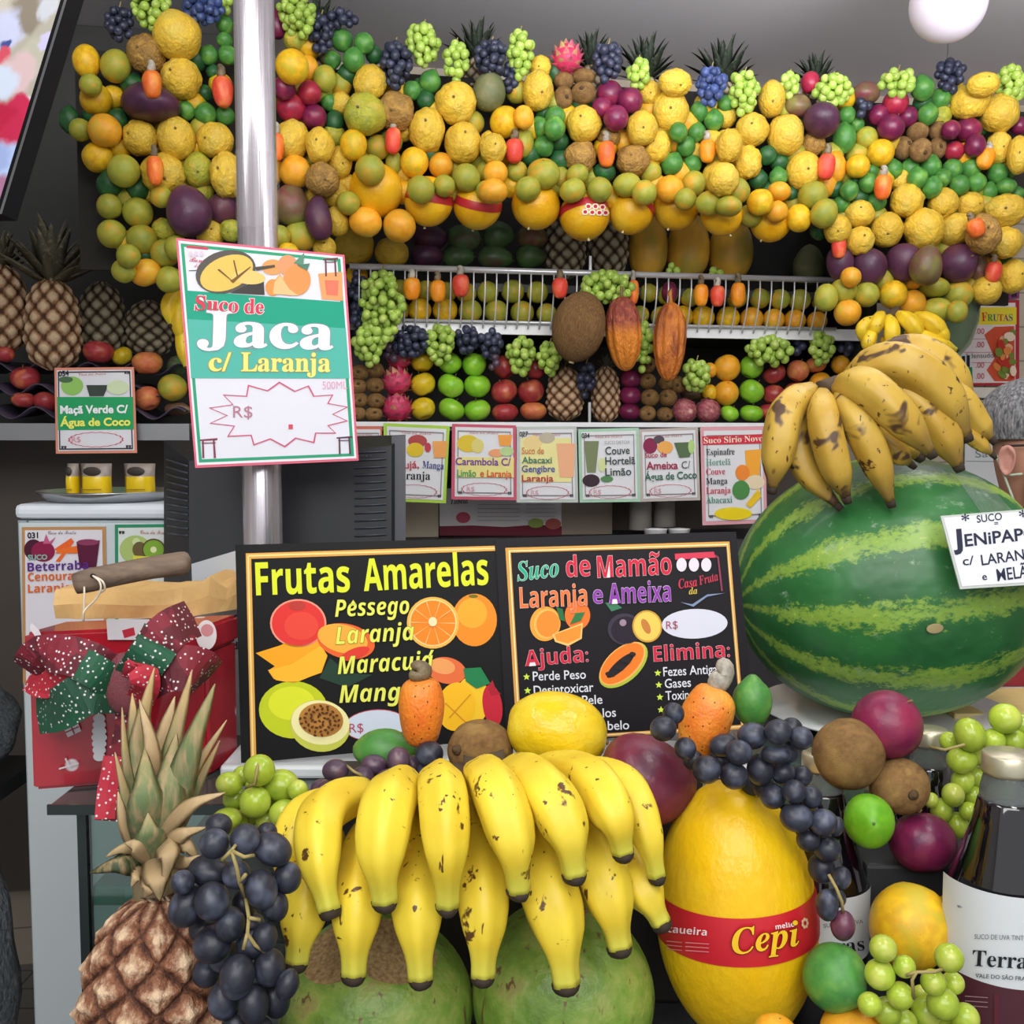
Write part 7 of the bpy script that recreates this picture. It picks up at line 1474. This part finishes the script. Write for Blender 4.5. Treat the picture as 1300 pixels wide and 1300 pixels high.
# single fruits of the pile
def ff(code, x, y, rx, ry, d, mode, tilt, label, var=0, rot=None):
    o = fruit(code, x, y, rx, ry, d, mode, tilt, label=label, var=var)
    if rot: o.rotation_euler = rot
    return o
ff('li', 488, 953, 37, 28, 1.03, 'side', 0, 'dark green lime behind the purple grapes, in front of the board')
ff('ki', 610, 951, 47, 37, .99, 'side', 172, 'large brown kiwi lying in front of the yellow fruits board', 0, None).rotation_euler = Vector((-.62, -.72, .2)).to_track_quat('Z', 'Y').to_euler()
ff('pf', 707, 929, 66, 50, 1.0, 'side', 12, 'large shiny yellow passion fruit in front of the papaya board', 0).data = bm_mesh('passion_fruit_front', round_bm(None, .035, 1.6, 4, 48, 28, dim=.05), skin('shiny_passion_skin', '#e6c51c', '#dcb71c', 1.8, .25, (5, .12), c3='#e9cf3c', speck=('#9a7a22', 5, .07)))
ff('mp', 823, 988, 64, 58, .965, 'side', 20, 'purple red mango between the front bananas and the black grapes', 1).data = bm_mesh('mango_front', mango_bm(3), skin('red_mango_skin', '#6a2438', '#86303c', 1.6, .32, (8, .06), c3='#56283c', speck=('#a87080', 14, .05)))
ff('c', 535, 904, 31, 44, 1.0, 'up', 2, 'spotted orange cashew apple standing in front of the yellow fruits board', 1, (0, 0, .4)).data = bm_mesh('cashew_front', cashew_body(3), skin('spotted_cashew_skin', '#ec8a2c', '#e2702a', 1.2, .4, (7, .2), c3='#f0a03c', speck=('#5a2410', 4.2, .17)))
fcs_ = [o for o in SC.objects if o.name.startswith('cashew_nut') and o.parent and o.parent.get('label', '').startswith('spotted orange cashew apple standing')][0]; fcs_.scale = (1.15, 1.15, .62); fcs_.location = (0, 0, .36)
ff('c', 895, 915, 35, 45, .93, 'up', 22, 'spotted orange cashew apple leaning right, above the black grapes', 0, (0, R(22), .2)).data = bm_mesh('cashew_front', cashew_body(5), MATS['spotted_cashew_skin'])
gv = ff('li', 955, 891, 25, 31, .94, 'up', 0, 'bright green guava beside the leaning cashew apple', 1); gv.name = 'guava'; gv['category'] = 'guava'
ff('ki', 1077, 957, 46, 43, .99, 'up', 0, 'big brown kiwi between the left bottle and the plum', 0, (0, R(-50), 0)).rotation_euler = (R(-70), R(0), R(20))
ff('ki', 1142, 998, 37, 35, .985, 'front', 0, 'brown kiwi with its end facing forward, under the red plum', 1, (R(90), 0, R(8)))
ff('rp', 1126, 920, 44, 43, 1.0, 'up', 0, 'dark red plum resting on the kiwis, below the watermelon', 0, (R(20), R(30), 0)).data = bm_mesh('plum_front', round_bm(None, .03, 1.2, 1, dim=.06), skin('speckled_plum_skin', '#7f1f45', '#66203f', 1.8, .35, (6, .05), c3='#8f2a48', speck=('#b08090', 16, .05)))
ff('li', 1103, 1042, 31, 34, .95, 'front', 0, 'bright green lime right of the left bottle', 0, (R(75), 0, R(-10))).data = bm_mesh('lime_front', round_bm(nip, .03, 1.4, 3), skin('bright_lime_skin', '#6fae22', '#5a9a22', 2, .3, (38, .12), c3='#83bb30'))
ff('pl', 1172, 1070, 41, 38, .985, 'up', 0, 'purple plum in shade between the two bottles', 1)
ff('oy', 1156, 1176, 51, 54, .93, 'up', 0, 'yellow orange with brown freckles between the two bottles', 0, (R(-20), R(20), 0))
ff('li', 1060, 1241, 38, 43, .87, 'front', 0, 'dark green lime at the foot of the left bottle', 1, (R(100), R(20), R(30)))
ff('or', 1086, 1312, 44, 36, .86, 'up', 0, 'orange cut by the bottom edge, under the lower lime', 0); ff('or', 985, 1316, 30, 26, .84, 'up', 0, 'orange cut by the bottom edge, at the foot of the melon', 1)
# coconuts
x_ = NT('green_coconut_skin'); co = x_.coord(); n_ = x_.noise(co, 2.2, 4, .6); c = x_.ramp(n_, [(.3, '#5a7a2c'), (.5, '#7a9a3c'), (.62, '#96a650'), (.75, '#a08a58')])
c = x_.mix(x_.val(x_.noise(x_.mapping(co, (10, 10, 1.2)), 1.2, 4, .6, .4), .6, .68), c, '#6a5030'); x_.col(c); x_.set(rough=.4); x_.bump(x_.noise(co, 6, 3), .15, .02); M_gc = x_.m
x_ = NT('cut_coconut_husk'); x_.col(x_.ramp(x_.noise(x_.mapping(x_.coord(), (12, 12, 2)), 2, 4), [(.3, '#7a5a38'), (.7, '#b59a6a')])); x_.set(rough=.8); M_gcc = x_.m
for i, (x, y, rx, ry, d, lb) in enumerate([(477, 1272, 121, 106, .945, 'green coconut with brown cut top, under the left front bananas'), (715, 1256, 114, 108, .95, 'greener coconut under the right front bananas, beside the melon')]):
    bm = bmesh.new(); bm_lathe(bm, sph_prof(40), 56); k = d / FPX
    for v in bm.verts:
        a = math.atan2(v.co.y, v.co.x); q_ = 1 + .035 * math.cos(3 * a + .8 + i) * (1 - v.co.z ** 2); v.co.x *= q_; v.co.y *= q_
    if i == 0: cuts = [((.25, -.35, .9), .9), ((-.3, -.3, .9), .9)]
    else: cuts = [((0, .1, 1), .95)]
    for n3, dd in cuts:
        n3 = Vector(n3).normalized(); r_ = bmesh.ops.bisect_plane(bm, geom=bm.verts[:] + bm.edges[:] + bm.faces[:], plane_co=n3 * dd, plane_no=n3, clear_outer=True)
        ed = [e for e in r_['geom_cut'] if isinstance(e, bmesh.types.BMEdge)]; fl = bmesh.ops.holes_fill(bm, edges=ed, sides=0)
        for f in fl['faces']: f.material_index = 1
    bmesh.ops.recalc_face_normals(bm, faces=bm.faces[:])
    o = from_bm('green_coconut', bm, [M_gc, M_gcc]); o.location = C(x, y, d); o.scale = (rx * k, rx * k, ry * k); tag(o, lb, 'coconut', 'green coconuts at the front')
    for p in o.data.polygons: p.use_smooth = p.material_index == 0
# front bananas
u, l = .80, .80
front = [
 (((463, 1004, .93), (412, 1030, .84), (405, 1092, .80), (418, 1156, .79)), 27), (((520, 996, .93), (496, 1015, .82), (484, 1080, .785), (489, 1145, .785)), 31), (((557, 985, .93), (561, 1005, .81), (566, 1075, .775), (568, 1150, .78)), 28), (((606, 980, .93), (628, 1000, .81), (650, 1065, .775), (659, 1130, .78)), 29),
 (((650, 976, .94), (688, 1000, .82), (718, 1050, .785), (730, 1110, .785)), 30), (((690, 972, .95), (748, 990, .84), (780, 1035, .80), (791, 1082, .80)), 27), (((720, 974, .97), (790, 995, .86), (820, 1055, .825), (834, 1112, .825)), 22),
 (((440, 1012, .95), (386, 1035, .89), (366, 1085, .86), (372, 1150, .85)), 22),
 (((420, 1060, .92), (398, 1125, .84), (384, 1170, .815), (377, 1222, .81)), 28), (((478, 1040, .92), (458, 1110, .835), (452, 1170, .805), (449, 1238, .80)), 30), (((536, 1030, .92), (531, 1110, .83), (530, 1170, .80), (534, 1243, .795)), 30), (((597, 1020, .92), (609, 1100, .83), (614, 1170, .80), (613, 1240, .795)), 29),
 (((655, 1030, .92), (686, 1105, .83), (708, 1175, .80), (719, 1250, .795)), 34), (((710, 1030, .93), (752, 1085, .85), (774, 1145, .82), (787, 1203, .815)), 31), (((750, 1040, .95), (794, 1095, .87), (820, 1135, .84), (840, 1172, .835)), 25)]
front = [(p, h * 1.08) for p, h in front]
hand('banana_hand', 'large bright yellow banana hand at the front, lying on the green coconuts', [(590, 985, .965), (640, 978, .97), (560, 995, .96)], .022, front, M_ban, .8, PROF, .006, seg=28)
# melon with red band
md_ = .95; mk_ = md_ / FPX
mel = fruit('me', 934, 1150, 101, 150, md_, 'up', 0, label='large yellow melon with a red brand band, right of the front bananas', var=0)
mel.location = C(934, 1156, md_); mel.scale = (101 * mk_, 101 * mk_, .123); mel.rotation_euler = (0, R(-4), 0)
mel.data = bm_mesh('melon_front', round_bm(lambda r, z: (r * (1 + .04 * z * -1), z), .006, 2.2, 0, 72, 44), skin('bright_melon_skin', '#edc015', '#e6b410', 1.6, .32, (9, .1), c3='#efca2a', rnd=0))
for ch in mel.children: bpy.data.objects.remove(ch)
bpy.context.view_layer.update()
bm = bmesh.new(); bm_tube(bm, catmull([(0, 0, .97), (.0, 0, 1.03), (-.02, 0, 1.1)], 6), [.09, .06, .05, .045, .05, .06], 10); bmesh.ops.recalc_face_normals(bm, faces=bm.faces[:]); from_bm('stalk', bm, plain('melon_stalk', '#d9cba0', .7), mel)
def ring_at(px, py): return EllPrinter(mel, 1.0).proj(px, py, 0).z
zt_, zb_ = ring_at(930, 1166), ring_at(930, 1227)
M_band2 = plain('red_band', '#c51d2a', .4); bm = bmesh.new(); rows = []
for i in range(9):
    z = zb_ + (zt_ - zb_) * i / 8; rr_ = math.sqrt(1 - z * z) * (1 - .04 * z) * 1.012
    rows.append([bm.verts.new((rr_ * math.cos(2 * math.pi * a / 96), rr_ * math.sin(2 * math.pi * a / 96), z)) for a in range(96)])
for a, b in zip(rows, rows[1:]):
    for i in range(96): bm.faces.new((a[i], a[(i + 1) % 96], b[(i + 1) % 96], b[i]))
bd_ = from_bm('label_band', bm, M_band2, mel); bd_['label'] = 'red paper band with brand lettering'
ep = EllPrinter(mel, 1.045)
ep.text('Itaueira', 842, 1183, 897, 1188, 8.5, '#efd9d9', 1, style='sans'); ep.text('melão', 985, 1180, 1009, 1176, 6, '#f0dcdc', 1, style='sans')
ep.text('Cepi', 931, 1212, 1017, 1200, 32, '#efbf2a', 2, style='ital', off=.004, outline='#5a1416', oo=.016)
ep.shapes('printed_sprig', [(ep.el(1022 + math.cos(a) * 3.2, 1172 + math.sin(a) * 5, 1.5, 2.4, 0, 8), '#d9b08a') for a in [i * .9 for i in range(7)]], 1)
for y in (1196, 1201, 1206): ep.shapes('printed_lines', [([(846, y - 2), (866, y), (866, y + 1.2), (846, y - .8)], '#d9868a'), ([(870, y), (900, y + 2), (900, y + 3.2), (870, y + 1.2)], '#d9868a')], 1)
# bottles
juice = NT('grape_juice_bottle'); juice.col('#0e0a10'); juice.set(rough=.06, coat=1, spec=.6)
ng = NT('bottle_neck_glass'); ng.col('#c9d0cf'); ng.set(rough=.05, trans=.85, ior=1.25); capm = plain('bottle_cap_metal', '#c4bda4', .35, metal=.7)
class CylPrinter(Printer):
    def __init__(s, root, ax, r):
        s.root = root
        def proj(x, y, layer):
            d = ray(x, y); rr = r + layer * .0005; ox, oy = CAM.x - ax.x, CAM.y - ax.y; a = d.x ** 2 + d.y ** 2; b = 2 * (ox * d.x + oy * d.y); c = ox * ox + oy * oy - rr * rr
            return CAM + d * ((-b - math.sqrt(max(0, b * b - 4 * a * c))) / (2 * a))
        s.proj = proj
def bottle(px, d, cap_y, label, body_r=.047, lab=None):
    top = C(px, cap_y, d); base = Vector((top.x, top.y, CZ)); H = top.z - CZ
    root = empty('juice_bottle', base); tag(root, label, 'bottle', 'grape juice bottles'); r = body_r
    bm = bmesh.new(); bm_lathe(bm, [(0, .0), (r * .9, 0), (r, .006), (r, H * .5), (r * .97, H * .55), (r * .86, H * .62), (r * .66, H * .72), (r * .53, H * .8), (r * .46, H * .86), (r * .43, H * .87), (0, H * .87)], 48); from_bm('body', bm, juice.m, root)
    bm = bmesh.new(); bm_lathe(bm, [(r * .435, H * .868), (r * .42, H * .9), (r * .38, H * .93), (r * .38, H * .95), (r * .34, H * .95), (r * .36, H * .868)], 36); from_bm('neck', bm, ng.m, root)
    bm = bmesh.new(); bm_lathe(bm, [(0, H * .94), (r * .4, H * .94), (r * .415, H * .95), (r * .415, H * .993), (r * .38, H), (0, H)], 36); from_bm('cap', bm, capm, root)
    if lab:
        y0, y1, foot = lab; zt, zb = C(px, y0, d - r).z - CZ, max(.008, C(px, y1, d - r).z - CZ)
        f0 = max(.006, C(px, foot, d - r).z - CZ) if foot else None
        def wrap(n, za, zb, m):
            bm = bmesh.new(); g = [[bm.verts.new(((r + .0006) * math.cos(R(-250 + 200 * i / 40 + 70)), (r + .0006) * math.sin(R(-250 + 200 * i / 40 + 70)), z)) for i in range(41)] for z in (za, zb)]
            for i in range(40): bm.faces.new((g[1][i], g[1][i + 1], g[0][i + 1], g[0][i]))
            bmesh.ops.recalc_face_normals(bm, faces=bm.faces[:]); return from_bm(n, bm, m, root)
        w_ = wrap('paper_label', zt, zb, plain('label_paper', '#cfd3d6', .55))
        if f0: wrap('label_foot', zb, f0, plain('label_wine', '#4a1f2a', .55))
    return root, CylPrinter(root, base, r + .001)
r_, p_ = bottle(1281, .9, 955, 'grape juice bottle at the right edge, behind the lower green grapes', .054, (1146, 1268, 1340))
p_.text('SUCO DE UVA TINTO', 1237, 1192, 1305, 1194, 6, '#6a6a70', 2); p_.text('Terras', 1234, 1226, 1316, 1231, 20, '#22242a', 2, style='serif'); p_.text('VALE DO SÃO FRANCISCO', 1238, 1241, 1330, 1247, 5, '#55575c', 2, off=.01)
p_.ring('label_frame', [(1215, 1149), (1325, 1158), (1325, 1161), (1216, 1152)], [(1217, 1150), (1324, 1159), (1324, 1160), (1218, 1151.4)], '#77797e', 2)
p_.poly([(1240, 1236), (1330, 1240), (1330, 1240.8), (1240, 1236.8)], '#8a8c90', 2); p_.poly([(1262, 1262), (1330, 1268), (1330, 1310), (1262, 1300)], '#5a2630', 2)
for y in (1266, 1272, 1278): p_.poly([(1225, y - 2), (1254, y), (1254, y + 1.2), (1225, y - .8)], '#9a7a80', 2)
r_, p_ = bottle(1044, 1.0, 955, 'grape juice bottle between the melon and the bright lime', .047, (1146, 1235, 0))
p_.text('Terras', 1024, 1215, 1098, 1206, 17, '#22242a', 2, style='serif'); p_.text('SUCO DE UVA', 1046, 1178, 1096, 1172, 5, '#6a6a70', 2)
bottle(1180, 1.07, 925, 'grape juice bottle at the back, behind the two kiwis', .045, (1105, 1180, 0)); bottle(1118, 1.07, 990, 'grape juice bottle at the back, hidden behind the bright lime', .042, (1100, 1180, 0))
# ------------------------------------------------------------------ labels of the many look-alike fruits, by what they hang or lie beside
LM = {'wall': [(193, 108, 'the topmost cashew left of the pole'), (283, 117, 'the red cashew touching the pole'), (197, 217, 'the lowest cashew left of the pole'), (352, 187, 'the cashew half behind the pole'), (499, 179, 'the cashew below the bumpy green fruit'), (653, 192, 'the red cashew above the melons'), (770, 196, 'the cashew below the plums'), (898, 192, 'the cashew beside the lime cluster'), (1049, 212, 'the cashew under the round mango'), (1121, 238, 'the cashew before the lime row'), (1251, 202, 'the cashew ending the lime row'), (1239, 290, 'the cashew in the yellow row'), (1065, 315, 'the cashew above the purple mangoes'), (1261, 346, 'the lowest cashew at right'), (720, 74, 'the hanging dragon fruit'), (538, 58, 'the round green grape bunch'), (378, 22, 'the grapes beside the pole top'), (1205, 97, 'the highest black grapes'), (903, 112, 'the blue grapes'), (621, 116, 'the grey green avocado'), (1140, 425, 'the small bright bananas'), (742, 275, 'the honeycomb labelled melon'), (340, 305, 'the top of the jaca sign')],
      T_: [(717, 312, 'the left dark pineapple'), (772, 308, 'the right dark pineapple'), (928, 316, 'the papayas')], K_: [(523, 367, 'the leftmost rail cashew'), (585, 363, 'the red rail cashew at left'), (711, 366, 'the rail cashew by the coconut'), (850, 434, 'the orange cacao pod'), (937, 374, 'the rightmost rail cashew')],
      L_: [(559, 438, 'the grapes over the apples'), (717, 500, 'the left small pineapple'), (769, 501, 'the right small pineapple'), (850, 434, 'the orange cacao pod'), (884, 478, 'the grapes by the cacao pod'), (977, 446, 'the wide green grape bunch'), (1042, 443, 'the rightmost shelf grapes'), (450, 440, 'the jaca sign')], E_: [(67, 412, 'the tall crowned pineapple'), (120, 520, 'the small apple card'), (189, 418, 'the short shaded pineapple'), (230, 480, 'the jaca sign')]}
DIRS = ['right of', 'lower right of', 'below', 'lower left of', 'left of', 'upper left of', 'above', 'upper right of']
ORD = ['nearest', 'second', 'third', 'fourth', 'fifth', 'sixth', 'seventh', 'eighth', 'ninth', 'tenth', 'eleventh', 'twelfth']
def sector(dx, dy): return int(((math.degrees(math.atan2(dy, dx)) + 22.5) % 360) // 45)
used = set()
for o, wd, px, py, zone, code in AUTO:
    best = []
    for lx, ly, nm in LM[zone]:
        d0 = math.hypot(px - lx, py - ly)
        if d0 < 4: continue
        sx = sector(px - lx, py - ly)
        rank = sum(1 for o2, w2, x2, y2, z2, _ in AUTO if w2 == wd and z2 == zone and o2 is not o and math.hypot(x2 - lx, y2 - ly) < d0 and sector(x2 - lx, y2 - ly) == sx)
        best.append((rank * 45 + d0, rank, sx, nm))
    for _, rank, sx, nm in sorted(best):
        lb = f"{wd}, {ORD[rank] if rank < 12 else 'far'} {DIRS[sx]} {nm}"
        if lb not in used and rank < 12: break
    used.add(lb); o['label'] = lb
for o in SC.objects:      # the marks of a tool never reach the names
    if o.parent is None and o.type in ('MESH', 'EMPTY') and 'kind' not in o and 'label' not in o: print('no label', o.name)
